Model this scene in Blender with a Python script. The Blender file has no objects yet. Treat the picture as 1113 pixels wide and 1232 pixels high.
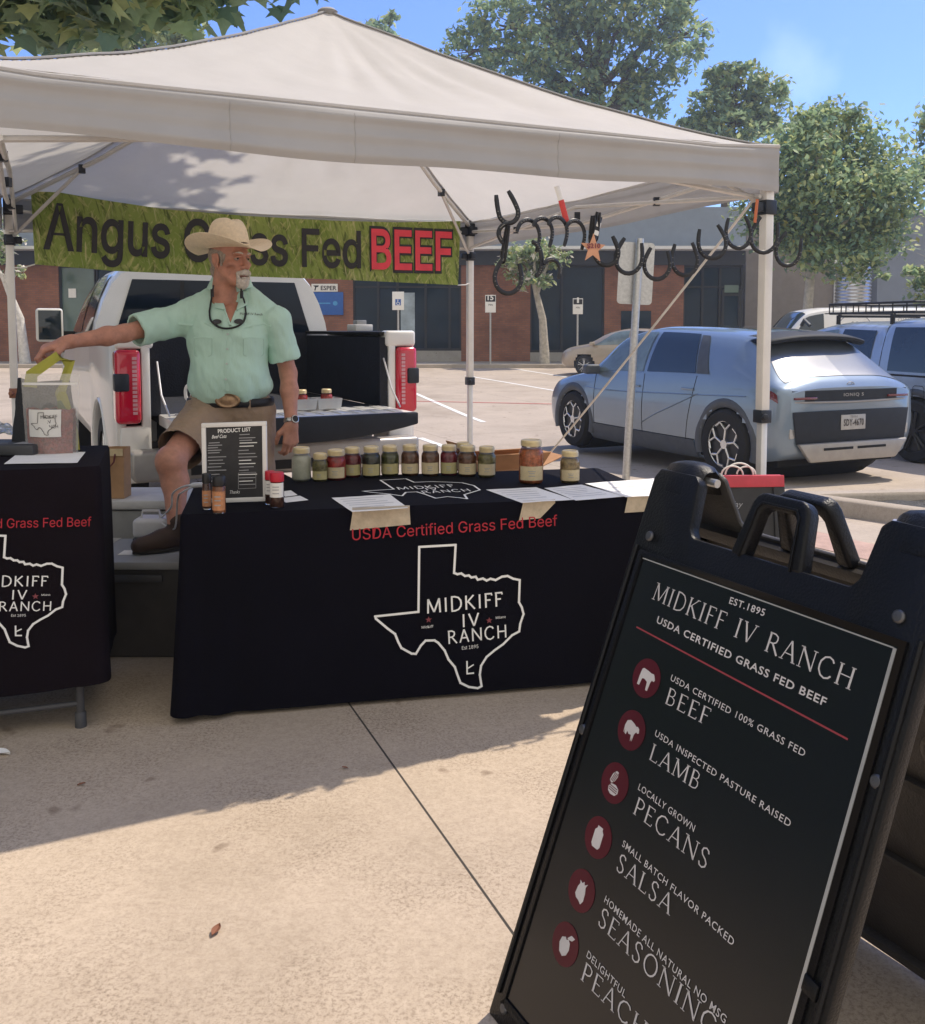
import bpy, bmesh, math, random
import numpy as np
from mathutils import Vector, Matrix, noise as mnoise
R = math.radians
random.seed(7); rng = np.random.default_rng(11)
scene = bpy.context.scene
COL = scene.collection

# ---------------------------------------------------------------- camera, sky, sun, exposure
FPX, CX, HY, CAMH = 1115.0, 556.5, 395.0, 1.4          # focal length and horizon in photograph pixels
PITCH = math.atan(75 / FPX); CYP = HY + 75
cam_d = bpy.data.cameras.new('camera'); cam = bpy.data.objects.new('camera', cam_d); COL.objects.link(cam)
cam.location = (0, 0, CAMH); cam.rotation_euler = (R(90) - PITCH, 0, 0)
cam_d.sensor_fit = 'VERTICAL'; cam_d.sensor_height = 24; cam_d.lens = FPX / 1232 * 24
cam_d.shift_y = -(616 - CYP) / 1232
cam_d.clip_start = 0.05; cam_d.clip_end = 2000
scene.camera = cam

SUN = Vector((0.50, 0.37, 1.0)).normalized()
SUN_EL = math.asin(SUN.z); SUN_AZ = math.atan2(SUN.x, SUN.y)
world = bpy.data.worlds.new('World'); scene.world = world; world.use_nodes = True
wn = world.node_tree; wn.nodes.clear()
sky = wn.nodes.new('ShaderNodeTexSky'); sky.sky_type = 'NISHITA'; sky.sun_disc = False
sky.sun_elevation = SUN_EL; sky.sun_rotation = SUN_AZ; sky.air_density = 1.0; sky.dust_density = 0.25; sky.ozone_density = 5.0
bg = wn.nodes.new('ShaderNodeBackground'); bg.inputs['Strength'].default_value = 0.15
wo = wn.nodes.new('ShaderNodeOutputWorld')
# thin cloud patches in the sky dome
tc = wn.nodes.new('ShaderNodeTexCoord'); nz = wn.nodes.new('ShaderNodeTexNoise'); nz.inputs['Scale'].default_value = 2.3
nz.inputs['Detail'].default_value = 6
cr = wn.nodes.new('ShaderNodeValToRGB'); cr.color_ramp.elements[0].position = 0.60; cr.color_ramp.elements[1].position = 0.86
mx = wn.nodes.new('ShaderNodeMixRGB'); mx.inputs['Color2'].default_value = (9, 9.4, 10, 1)
wn.links.new(tc.outputs['Generated'], nz.inputs['Vector']); wn.links.new(nz.outputs['Fac'], cr.inputs['Fac'])
wn.links.new(cr.outputs['Color'], mx.inputs['Fac']); wn.links.new(sky.outputs['Color'], mx.inputs['Color1'])
tint = wn.nodes.new('ShaderNodeMixRGB'); tint.blend_type = 'MULTIPLY'; tint.inputs['Fac'].default_value = 1; tint.inputs['Color2'].default_value = (.62, .70, 1, 1)
wn.links.new(mx.outputs['Color'], tint.inputs['Color1'])
# unseen bright cloud bank added behind the camera as fill for the shade
sx = wn.nodes.new('ShaderNodeSeparateXYZ'); wn.links.new(tc.outputs['Generated'], sx.inputs[0])
n2 = wn.nodes.new('ShaderNodeTexNoise'); n2.inputs['Scale'].default_value = 3.0; n2.inputs['Detail'].default_value = 5; wn.links.new(tc.outputs['Generated'], n2.inputs['Vector'])
ad = wn.nodes.new('ShaderNodeMath'); ad.operation = 'MULTIPLY_ADD'; ad.inputs[1].default_value = .9; wn.links.new(n2.outputs['Fac'], ad.inputs[0]); wn.links.new(sx.outputs['Y'], ad.inputs[2])
c2 = wn.nodes.new('ShaderNodeMapRange'); c2.inputs['From Min'].default_value = .42; c2.inputs['From Max'].default_value = .12; wn.links.new(ad.outputs[0], c2.inputs['Value'])
m2 = wn.nodes.new('ShaderNodeMixRGB'); m2.inputs['Color2'].default_value = (4.3, 4.15, 3.9, 1); wn.links.new(c2.outputs['Result'], m2.inputs['Fac']); wn.links.new(tint.outputs['Color'], m2.inputs['Color1'])
wn.links.new(m2.outputs['Color'], bg.inputs['Color']); wn.links.new(bg.outputs['Background'], wo.inputs['Surface'])

sl = bpy.data.lights.new('sun', 'SUN'); sl.energy = 3.3; sl.angle = R(0.5); sl.color = (1, 0.89, 0.74)
so = bpy.data.objects.new('sun', sl); COL.objects.link(so)
so.rotation_euler = SUN.to_track_quat('Z', 'Y').to_euler(); so.location = (8, 6, 16)

scene.view_settings.view_transform = 'Standard'; scene.view_settings.look = 'None'
scene.view_settings.exposure = 0.56; scene.view_settings.gamma = 1.0
scene.cycles.max_bounces = 9
scene.cycles.diffuse_bounces = 6; scene.cycles.transparent_max_bounces = 12
scene.cycles.use_denoising = True

# ---------------------------------------------------------------- pixel <-> place helpers
_cp, _sp = math.cos(PITCH), math.sin(PITCH)
CAM = Vector((0, 0, CAMH))
def ray(x, y):
    dx = (x - CX) / FPX; dz = -(y - CYP) / FPX
    return Vector((dx, _cp + dz * _sp, -_sp + dz * _cp))
def at(x, y, Y):
    d = ray(x, y); return CAM + d * (Y / d.y)
def onp(x, y, P, n):
    d = ray(x, y); return CAM + d * ((Vector(P) - CAM).dot(n) / d.dot(n))
def onz(x, y, z): return onp(x, y, (0, 0, z), Vector((0, 0, 1)))
def proj(P):
    x, y, z = P[0], P[1], P[2] - CAMH
    d = y * _cp - z * _sp; u = y * _sp + z * _cp
    return Vector((CX + FPX * x / d, CYP - FPX * u / d))
GP = [(-60, 0), (6, 0), (10.4, -.25), (13.1, -.32), (18, -.30), (26, -.13), (33, 0), (400, 0)]
def ground_z(Y):
    for (a, za), (b, zb) in zip(GP, GP[1:]):
        if a <= Y <= b: return za + (zb - za) * (Y - a) / (b - a)
    return 0.0
def ong(x, y):
    P = onz(x, y, 0)
    for _ in range(12): P = onz(x, y, ground_z(P.y))
    return P

# ---------------------------------------------------------------- materials
MATS = {}
def srgb(r, g, b):
    f = lambda c: (c / 255 / 12.92) if c <= 10 else ((c / 255 + .055) / 1.055) ** 2.4
    return (f(r), f(g), f(b))
def mat(name, col, rough=0.6, metal=0.0, var=0.12, scale=9.0, bump=0.0, bscale=60.0, spec=0.5, trans=0.0, translucent=0.0,
        ior=1.45, coat=0.0, alpha=1.0, coord='Object', stretch=(1, 1, 1), sheen=0.0, emit=0.0, rvar=0.0):
    m = bpy.data.materials.new(name); m.use_nodes = True; MATS[name] = m
    nt = m.node_tree; b = nt.nodes['Principled BSDF']; L = nt.links.new
    b.inputs['Roughness'].default_value = rough; b.inputs['Metallic'].default_value = metal
    b.inputs['IOR'].default_value = ior; b.inputs['Transmission Weight'].default_value = trans
    b.inputs['Specular IOR Level'].default_value = spec; b.inputs['Coat Weight'].default_value = coat
    b.inputs['Alpha'].default_value = alpha
    c = (*col, 1)
    tc = nt.nodes.new('ShaderNodeTexCoord'); mp = nt.nodes.new('ShaderNodeMapping'); mp.inputs['Scale'].default_value = stretch
    L(tc.outputs[coord], mp.inputs['Vector'])
    n = nt.nodes.new('ShaderNodeTexNoise'); n.inputs['Scale'].default_value = scale; n.inputs['Detail'].default_value = 6
    n.inputs['Roughness'].default_value = .65
    L(mp.outputs['Vector'], n.inputs['Vector'])
    r = nt.nodes.new('ShaderNodeValToRGB'); r.color_ramp.elements[0].position = .3; r.color_ramp.elements[1].position = .7
    r.color_ramp.elements[0].color = (*[max(0, x * (1 - var)) for x in col], 1)
    r.color_ramp.elements[1].color = (*[min(1, x * (1 + var)) for x in col], 1)
    L(n.outputs['Fac'], r.inputs['Fac']); L(r.outputs['Color'], b.inputs['Base Color'])
    if rvar:
        mr = nt.nodes.new('ShaderNodeMapRange'); mr.inputs['To Min'].default_value = max(0, rough - rvar); mr.inputs['To Max'].default_value = min(1, rough + rvar)
        L(n.outputs['Fac'], mr.inputs['Value']); L(mr.outputs['Result'], b.inputs['Roughness'])
    if bump:
        n2 = nt.nodes.new('ShaderNodeTexNoise'); n2.inputs['Scale'].default_value = bscale; n2.inputs['Detail'].default_value = 4
        L(mp.outputs['Vector'], n2.inputs['Vector'])
        bp = nt.nodes.new('ShaderNodeBump'); bp.inputs['Strength'].default_value = bump; bp.inputs['Distance'].default_value = .02
        L(n2.outputs['Fac'], bp.inputs['Height']); L(bp.outputs['Normal'], b.inputs['Normal'])
    if emit:
        L(r.outputs['Color'], b.inputs['Emission Color']); b.inputs['Emission Strength'].default_value = emit
    if translucent:
        t = nt.nodes.new('ShaderNodeBsdfTranslucent'); L(r.outputs['Color'], t.inputs['Color'])
        ms = nt.nodes.new('ShaderNodeMixShader'); ms.inputs['Fac'].default_value = translucent
        out = nt.nodes['Material Output']
        L(b.outputs['BSDF'], ms.inputs[1]); L(t.outputs['BSDF'], ms.inputs[2]); L(ms.outputs['Shader'], out.inputs['Surface'])
    return m

# ---------------------------------------------------------------- mesh helpers
ORG = {}
def link(o, parent=None):
    COL.objects.link(o)
    if parent is not None: o.parent = parent
    return o
def tag(o, label=None, cat=None, group=None, kind=None):
    if label: o['label'] = label
    if cat: o['category'] = cat
    if group: o['group'] = group
    if kind: o['kind'] = kind
    return o
def thing(name, loc, label, cat, group=None, rotz=0.0):
    o = bpy.data.objects.new(name, None); COL.objects.link(o)
    o.empty_display_size = .1
    o.location = loc; o.rotation_euler = (0, 0, rotz)
    ORG[o.name] = Vector(loc) if rotz == 0 else None
    return tag(o, label, cat, group)
def origin_of(o):
    while o is not None:
        if o.name in ORG: return ORG[o.name]
        o = o.parent
    return None

class MB:
    def __init__(s): s.v = []; s.f = []; s.m = []
    def add(s, v, f, mi=0):
        k = len(s.v); s.v += [tuple(p) for p in v]; s.f += [tuple(i + k for i in q) for q in f]; s.m += [mi] * len(f); return s
    def box(s, c, d, M=None, mi=0):
        hx, hy, hz = d[0] / 2, d[1] / 2, d[2] / 2
        vs = [Vector((sx * hx, sy * hy, sz * hz)) for sz in (-1, 1) for sy in (-1, 1) for sx in (-1, 1)]
        if M is not None: vs = [M @ q for q in vs]
        c = Vector(c)
        return s.add([q + c for q in vs], [(0, 2, 3, 1), (4, 5, 7, 6), (0, 1, 5, 4), (2, 6, 7, 3), (0, 4, 6, 2), (1, 3, 7, 5)], mi)
    def bx(s, a, b, mi=0):
        return s.box([(p + q) / 2 for p, q in zip(a, b)], [abs(q - p) for p, q in zip(a, b)], None, mi)
    def tube(s, path, r, n=10, mi=0, closed=False, sc=(1, 1), up=None):
        path = [Vector(p) for p in path]; N = len(path)
        rs = r if isinstance(r, (list, tuple)) else [r] * N
        vs = []; prev = None
        for i, p in enumerate(path):
            if closed: t = path[(i + 1) % N] - path[i - 1]
            else: t = path[min(i + 1, N - 1)] - path[max(i - 1, 0)]
            t.normalize()
            if prev is None:
                a = Vector(up) if up is not None else (Vector((0, 0, 1)) if abs(t.z) < .9 else Vector((1, 0, 0)))
                prev = a
            x = prev - t * prev.dot(t)
            if x.length < 1e-6: x = t.orthogonal()
            x.normalize(); prev = x; y = t.cross(x)
            for k in range(n):
                a = 2 * math.pi * k / n
                vs.append(p + x * (math.cos(a) * rs[i] * sc[0]) + y * (math.sin(a) * rs[i] * sc[1]))
        fs = []
        for i in range(N if closed else N - 1):
            j = (i + 1) % N
            for k in range(n):
                l = (k + 1) % n; fs.append((i * n + k, i * n + l, j * n + l, j * n + k))
        if not closed: fs += [tuple(range(n - 1, -1, -1)), tuple((N - 1) * n + k for k in range(n))]
        return s.add(vs, fs, mi)
    def lathe(s, prof, c=(0, 0, 0), n=24, M=None, mi=0, sx=1, sy=1, caps=True):
        c = Vector(c); vs = []; fs = []
        for r, z in prof:
            for k in range(n):
                a = 2 * math.pi * k / n; q = Vector((r * math.cos(a) * sx, r * math.sin(a) * sy, z))
                if M is not None: q = M @ q
                vs.append(q + c)
        for i in range(len(prof) - 1):
            for k in range(n):
                l = (k + 1) % n; fs.append((i * n + k, i * n + l, (i + 1) * n + l, (i + 1) * n + k))
        if caps: fs.append(tuple(range(n - 1, -1, -1))); fs.append(tuple((len(prof) - 1) * n + k for k in range(n)))
        return s.add(vs, fs, mi)
    def prism(s, poly, O, e, u, t, mi=0, t0=0.0):
        """2-D polygon in frame (O; e, u), extruded from t0 to t along n = e x u"""
        O, e, u = Vector(O), Vector(e), Vector(u); n = e.cross(u).normalized()
        A = sum(p[0] * q[1] - q[0] * p[1] for p, q in zip(poly, poly[1:] + poly[:1]))
        if A < 0: poly = poly[::-1]
        if t < t0: t, t0 = t0, t
        k = len(poly)
        vs = [O + e * a + u * b + n * t0 for a, b in poly] + [O + e * a + u * b + n * t for a, b in poly]
        fs = [tuple(range(k - 1, -1, -1)), tuple(range(k, 2 * k))] + [(i, (i + 1) % k, k + (i + 1) % k, k + i) for i in range(k)]
        return s.add(vs, fs, mi)
    def quad(s, a, b, c, d, mi=0): return s.add([a, b, c, d], [(0, 1, 2, 3)], mi)
    def grid(s, fn, nu, nv, mi=0):
        vs = [fn(i / nu, j / nv) for j in range(nv + 1) for i in range(nu + 1)]; w = nu + 1
        return s.add(vs, [(j * w + i, j * w + i + 1, (j + 1) * w + i + 1, (j + 1) * w + i) for j in range(nv) for i in range(nu)], mi)
    def build(s, name, mats, parent=None, smooth=35, bevel=0.0, world=True, seg=2, thick=0.0, loc=None):
        mats = mats if isinstance(mats, (list, tuple)) else [mats]
        off = Vector((0, 0, 0))
        if parent is not None and world:
            o = origin_of(parent)
            if o is not None: off = o
        if loc is not None: off = Vector(loc)
        me = bpy.data.meshes.new(name)
        me.from_pydata([(p[0] - off.x, p[1] - off.y, p[2] - off.z) for p in s.v], [], s.f)
        for m in mats: me.materials.append(MATS[m] if isinstance(m, str) else m)
        if len(mats) > 1: me.polygons.foreach_set('material_index', s.m)
        if bevel or thick:
            bm = bmesh.new(); bm.from_mesh(me)
            if thick: bmesh.ops.solidify(bm, geom=bm.faces[:], thickness=thick)
            if bevel:
                bmesh.ops.remove_doubles(bm, verts=bm.verts[:], dist=1e-5)
                ed = [e for e in bm.edges if e.is_manifold and e.calc_face_angle(0) > R(30)]
                bmesh.ops.bevel(bm, geom=ed, offset=bevel, segments=seg, affect='EDGES', profile=.5, clamp_overlap=True)
            bm.to_mesh(me); bm.free()
        me.validate(); me.update()
        if smooth:
            me.shade_smooth()
            if smooth < 180: me.set_sharp_from_angle(angle=R(smooth))
        o = bpy.data.objects.new(name, me); link(o, parent)
        if parent is None and loc is not None: o.location = loc
        if parent is None: ORG[o.name] = Vector(loc) if loc is not None else Vector((0, 0, 0))
        return o
def copy_tree(o, parent=None):
    c = o.copy(); COL.objects.link(c); c.parent = parent
    for ch in list(o.children): copy_tree(ch, c)
    return c
def rotz(a): return Matrix.Rotation(a, 3, 'Z')

# ---------------------------------------------------------------- lettering
_TC = {}
GROT = None
try:        # the grotesque that ships inside Blender; its built-in face otherwise
    import os
    GROT = bpy.data.fonts.load(os.path.join(bpy.utils.system_resource('DATAFILES', path='fonts'), 'Inter.woff2'))
except Exception: GROT = None
def text2d(body, offset=0.0, space=1.0, shear=0.0, grot=False):
    grot = grot and GROT is not None
    key = (body, offset, space, shear, grot)
    if key in _TC: return _TC[key]
    cu = bpy.data.curves.new('t', 'FONT'); cu.body = body; cu.size = 1; cu.offset = offset; cu.space_character = space; cu.resolution_u = 3; cu.shear = shear
    cu.fill_mode = 'BOTH'
    if grot: cu.font = GROT
    o = bpy.data.objects.new('t', cu); COL.objects.link(o)
    dg = bpy.context.evaluated_depsgraph_get()
    me = bpy.data.meshes.new_from_object(o.evaluated_get(dg))
    V = [(v.co.x, v.co.y) for v in me.vertices]; F = [tuple(p.vertices) for p in me.polygons]
    bpy.data.objects.remove(o); bpy.data.meshes.remove(me); bpy.data.curves.remove(cu)
    x0 = min(v[0] for v in V); x1 = max(v[0] for v in V)
    _TC[key] = ([(a - x0, b) for a, b in V], F, x1 - x0, 0.509 if grot else 0.682)
    return _TC[key]
SERIF = {  # strokes: (weight, points), unit cap height; thin .05, thick .1
 'I': (.30, [(.1, [(.15, 0), (.15, 1)]), 's', (.15, 0), (.15, 1)]),
 'M': (.98, [(.05, [(.1, 0), (.14, 1)]), (.1, [(.14, 1), (.49, .06)]), (.05, [(.49, .06), (.84, 1)]), (.1, [(.84, 1), (.88, 0)]), 's', (.1, 0), (.88, 0), (.12, 1), (.86, 1)]),
 'D': (.80, [(.1, [(.13, 0), (.13, 1)]), (.07, [(.08, 1), (.32, 1), (.55, .92), (.7, .7), (.72, .5), (.7, .3), (.55, .08), (.32, 0), (.08, 0)])]),
 'K': (.74, [(.1, [(.13, 0), (.13, 1)]), (.05, [(.62, 1), (.18, .5)]), (.1, [(.26, .56), (.68, 0)]), 's', (.13, 0), (.13, 1), (.62, 1), (.66, 0)]),
 'F': (.56, [(.1, [(.13, 0), (.13, 1)]), (.05, [(.06, .975), (.52, .975), (.52, .84)]), (.05, [(.15, .53), (.44, .53)]), 's', (.13, 0)]),
 'V': (.76, [(.1, [(.08, 1), (.4, .02)]), (.05, [(.4, .02), (.7, 1)]), 's', (.08, 1), (.7, 1)]),
 'R': (.74, [(.1, [(.13, 0), (.13, 1)]), (.07, [(.06, .975), (.36, .975), (.52, .88), (.54, .74), (.5, .6), (.36, .51), (.15, .5)]), (.1, [(.34, .5), (.7, 0)]), 's', (.13, 0)]),
 'A': (.80, [(.05, [(.08, 0), (.4, 1)]), (.1, [(.4, 1), (.72, 0)]), (.05, [(.2, .35), (.6, .35)]), 's', (.08, 0), (.72, 0)]),
 'N': (.86, [(.05, [(.12, 0), (.12, 1)]), (.1, [(.1, 1), (.74, .03)]), (.05, [(.74, .0), (.74, 1)]), 's', (.12, 0), (.1, 1), (.74, 1)]),
 'C': (.80, [(.08, [(.7, .8), (.62, .93), (.44, 1), (.24, .92), (.1, .7), (.08, .5), (.1, .3), (.24, .08), (.44, 0), (.62, .07), (.72, .2)])]),
 'H': (.84, [(.1, [(.14, 0), (.14, 1)]), (.1, [(.7, 0), (.7, 1)]), (.05, [(.14, .52), (.7, .52)]), 's', (.14, 0), (.14, 1), (.7, 0), (.7, 1)]),
 'B': (.64, [(.1, [(.13, 0), (.13, 1)]), (.06, [(.06, .975), (.34, .975), (.48, .87), (.48, .68), (.36, .54), (.15, .53)]), (.06, [(.34, .54), (.52, .44), (.55, .25), (.48, .08), (.34, .02), (.06, .02)])]),
 'E': (.60, [(.1, [(.13, 0), (.13, 1)]), (.05, [(.06, .975), (.52, .975), (.52, .85)]), (.05, [(.15, .52), (.43, .52)]), (.05, [(.06, .025), (.54, .025), (.56, .16)])]),
 'L': (.58, [(.1, [(.13, 0), (.13, 1)]), (.05, [(.06, .025), (.53, .025), (.55, .17)]), 's', (.13, 1)]),
 'P': (.62, [(.1, [(.13, 0), (.13, 1)]), (.07, [(.06, .975), (.36, .975), (.53, .86), (.55, .72), (.5, .55), (.36, .46), (.15, .45)]), 's', (.13, 0)]),
 'S': (.56, [(.08, [(.46, .8), (.42, .93), (.28, 1), (.13, .92), (.09, .76), (.16, .6), (.36, .46), (.47, .3), (.45, .12), (.3, 0), (.14, .04), (.08, .2)])]),
 'O': (.88, [(.08, [(.44 + .36 * math.cos(a * math.pi / 8), .5 + .5 * math.sin(a * math.pi / 8)) for a in range(17)])]),
 'G': (.84, [(.08, [(.7, .82), (.62, .93), (.44, 1), (.24, .92), (.1, .7), (.08, .5), (.1, .3), (.24, .08), (.44, 0), (.62, .04), (.72, .12)]), (.1, [(.72, .04), (.72, .42)]), 's', (.7, .42)]),
 ' ': (.42, []),
}
def ribbon(pts, w, V, F, wfn=None):
    n = len(pts); k = len(V)
    for i, p in enumerate(pts):
        a = pts[max(0, i - 1)]; b = pts[min(n - 1, i + 1)]
        dx, dy = b[0] - a[0], b[1] - a[1]; l = math.hypot(dx, dy) or 1
        V.append((p[0] - dy / l * w / 2, p[1] + dx / l * w / 2)); V.append((p[0] + dy / l * w / 2, p[1] - dx / l * w / 2))
    F += [(k + 2 * i, k + 2 * i + 1, k + 2 * i + 3, k + 2 * i + 2) for i in range(n - 1)]
def serif2d(body, space=.12, sans=False):
    V, F, x = [], [], 0.0
    for ch in body:
        w, st = SERIF[ch]; ser = False
        for q in st:
            if q == 's': ser = True; continue
            if ser and sans: continue
            if ser:
                ribbon([(x + q[0] - .11, q[1] + (.02 if q[1] < .5 else -.02)), (x + q[0] + .11, q[1] + (.02 if q[1] < .5 else -.02))], .04, V, F)
            else: ribbon([(x + a, b) for a, b in q[1]], .115 if sans else q[0], V, F)
        x += w + space
    x0 = min(v[0] for v in V); x1 = max(v[0] for v in V)
    return [(a - x0, b) for a, b in V], F, x1 - x0, 1.0
def text_fit(parent, name, body, P, n, pL, pR, cap, m, off=.003, bold=0.0, space=1.0, serif=False, shear=0.0, grot=False):
    """Lettering printed on the plane (P, n); pL, pR: ends of its baseline as seen in the photograph, cap: letter height there."""
    n = Vector(n).normalized()
    A = onp(*pL, P, n); B = onp(*pR, P, n); e = (B - A); W = e.length; e.normalize()
    u = n.cross(e)
    s = (proj(A + u * .01) - proj(A)).length / .01
    V, F, w, ch = serif2d(body, sans=serif == 'sans') if serif else text2d(body, bold, space, shear, grot)
    h = cap / s
    mb = MB(); mb.add([A + e * (a * W / w) + u * (b * h / ch) + n * off for a, b in V], F)
    return mb.build(name, m, parent, smooth=0)
def line_on(parent, name, pts, P, n, w, m, off=.003, closed=False):
    """A printed line of width w on a plane through photograph points."""
    n = Vector(n).normalized(); Q = [onp(x, y, P, n) for x, y in pts]
    e = Vector((1, 0, 0)) - n * n.x; e.normalize(); u = n.cross(e)
    q2 = [((q - Q[0]).dot(e), (q - Q[0]).dot(u)) for q in Q]
    V, F = [], []
    N = len(q2)
    for i in range(N if closed else N - 1):
        a, b = q2[i], q2[(i + 1) % N]; d = math.hypot(b[0] - a[0], b[1] - a[1]) or 1; x = w * .4 / d
        ribbon([(a[0] - (b[0] - a[0]) * x, a[1] - (b[1] - a[1]) * x), (b[0] + (b[0] - a[0]) * x, b[1] + (b[1] - a[1]) * x)], w, V, F)
    mb = MB(); mb.add([Q[0] + e * a + u * b + n * (off + .0002 * (i // 4 % 2)) for i, (a, b) in enumerate(V)], F)
    return mb.build(name, m, parent, smooth=0)

# ---------------------------------------------------------------- smooth solid modelling on a grid (bodies, cloth)
def sdf_mesh(prims, h=.006, k=.02, cuts=(), pad=.03, subs=(), post=None):
    lo = np.full(3, 1e9); hi = np.full(3, -1e9); P = []
    for p in prims:
        if p[0] == 'rc':
            a, b = np.array(p[1], float), np.array(p[2], float); ra, rb = p[3], p[4]
            l = np.minimum(a - ra, b - rb); g = np.maximum(a + ra, b + rb)
        else:
            c, r = np.array(p[1], float), np.array(p[2], float); rr = r.max() if len(p) > 3 and p[3] is not None else r
            l = c - rr; g = c + rr
        P.append((l, g)); lo = np.minimum(lo, l); hi = np.maximum(hi, g)
    lo -= pad; hi += pad
    n = np.ceil((hi - lo) / h).astype(int) + 1
    D = np.full(n, .5, np.float32)
    ax = [lo[i] + h * np.arange(n[i]) for i in range(3)]
    def ev(p, X, Y, Z):
        if p[0] == 'rc':
            a, b = np.array(p[1], float), np.array(p[2], float); ab = b - a; L2 = max(ab @ ab, 1e-9)
            t = np.clip(((X - a[0]) * ab[0] + (Y - a[1]) * ab[1] + (Z - a[2]) * ab[2]) / L2, 0, 1)
            return np.sqrt((X - a[0] - t * ab[0]) ** 2 + (Y - a[1] - t * ab[1]) ** 2 + (Z - a[2] - t * ab[2]) ** 2) - (p[3] + t * (p[4] - p[3]))
        c, r = p[1], p[2]; x, y, z = X - c[0], Y - c[1], Z - c[2]
        if len(p) > 3 and p[3] is not None:
            M = np.array(p[3]).T; x, y, z = (M[0, 0] * x + M[0, 1] * y + M[0, 2] * z, M[1, 0] * x + M[1, 1] * y + M[1, 2] * z, M[2, 0] * x + M[2, 1] * y + M[2, 2] * z)
        q = np.sqrt((x / r[0]) ** 2 + (y / r[1]) ** 2 + (z / r[2]) ** 2)
        q1 = np.sqrt((x / r[0] ** 2) ** 2 + (y / r[1] ** 2) ** 2 + (z / r[2] ** 2) ** 2)
        return q * (q - 1) / np.maximum(q1, 1e-6)
    def sub(l, g, m):
        i0 = np.maximum(np.floor((l - m - lo) / h).astype(int), 0); i1 = np.minimum(np.ceil((g + m - lo) / h).astype(int) + 1, n)
        sl = tuple(slice(a, b) for a, b in zip(i0, i1))
        return sl, np.meshgrid(*[ax[i][sl[i]] for i in range(3)], indexing='ij', sparse=True)
    for p, (l, g) in zip(prims, P):
        kk = p[5] if p[0] == 'rc' and len(p) > 5 else (p[4] if p[0] == 'el' and len(p) > 4 else k)
        sl, (X, Y, Z) = sub(l, g, kk + 3 * h); d = ev(p, X, Y, Z); s = D[sl]
        hh = np.clip(.5 + .5 * (s - d) / kk, 0, 1); D[sl] = s * (1 - hh) + d * hh - kk * hh * (1 - hh)
    for p in subs:
        kk = p[4] if len(p) > 4 else .01
        if p[0] == 'rc':
            a, b = np.array(p[1], float), np.array(p[2], float); m0 = max(p[3], p[4]); l = np.minimum(a, b) - m0; g = np.maximum(a, b) + m0; kk = .006
        else:
            r = np.array(p[2]); rr = r.max() if len(p) > 3 and p[3] is not None else r; l = np.array(p[1]) - rr; g = np.array(p[1]) + rr
        sl, (X, Y, Z) = sub(l, g, kk + 2 * h); d = -ev(p, X, Y, Z); s = D[sl]
        hh = np.clip(.5 - .5 * (s - d) / kk, 0, 1); D[sl] = s * (1 - hh) + d * hh + kk * hh * (1 - hh)
    if cuts:
        X, Y, Z = np.meshgrid(*ax, indexing='ij', sparse=True)
        for c, nn in cuts:      # keep the side the normal points away from
            D = np.maximum(D, (X - c[0]) * nn[0] + (Y - c[1]) * nn[1] + (Z - c[2]) * nn[2])
    S = D < 0
    c = np.zeros(n - 1, np.int8); pos = np.zeros((*(n - 1), 3), np.float32); cnt = np.zeros(n - 1, np.float32)
    sl = lambda a, i: slice(a, n[i] - 1 + a)
    for a in (0, 1):
        for b in (0, 1):
            for e in (0, 1): c += S[sl(a, 0), sl(b, 1), sl(e, 2)]
    act = (c > 0) & (c < 8); ids = np.argwhere(act); num = len(ids)
    idx = np.full(n - 1, -1, np.int64); idx[act] = np.arange(num)
    V = np.zeros((num, 3)); W = np.zeros(num)
    for axis in range(3):
        o = [i for i in range(3) if i != axis]
        for a in (0, 1):
            for b in (0, 1):
                p0 = ids.copy(); p0[:, o[0]] += a; p0[:, o[1]] += b; p1 = p0.copy(); p1[:, axis] += 1
                d0 = D[p0[:, 0], p0[:, 1], p0[:, 2]]; d1 = D[p1[:, 0], p1[:, 1], p1[:, 2]]
                cr = (d0 < 0) != (d1 < 0); t = np.where(cr, d0 / np.where(cr, d0 - d1, 1), 0)
                q = p0.astype(float); q[:, axis] += t
                V += q * cr[:, None]; W += cr
    V = V / np.maximum(W, 1)[:, None] * h + lo
    F = []
    for axis in range(3):
        o = [(axis + 1) % 3, (axis + 2) % 3]
        a = np.moveaxis(S, axis, 0); ch = np.argwhere(np.moveaxis(a[:-1] != a[1:], 0, axis))
        ch = ch[(ch[:, o[0]] > 0) & (ch[:, o[1]] > 0) & (ch[:, o[0]] < n[o[0]] - 1) & (ch[:, o[1]] < n[o[1]] - 1)]
        if len(ch) == 0: continue
        q = []
        for da, db in ((0, 0), (-1, 0), (-1, -1), (0, -1)):
            p = ch.copy(); p[:, o[0]] += da; p[:, o[1]] += db; q.append(idx[p[:, 0], p[:, 1], p[:, 2]])
        q = np.stack(q, 1); ins = S[ch[:, 0], ch[:, 1], ch[:, 2]]
        q[~ins] = q[~ins][:, ::-1]
        F.append(q)
    F = np.concatenate(F); F = F[(F >= 0).all(1)]
    return V, F
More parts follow.
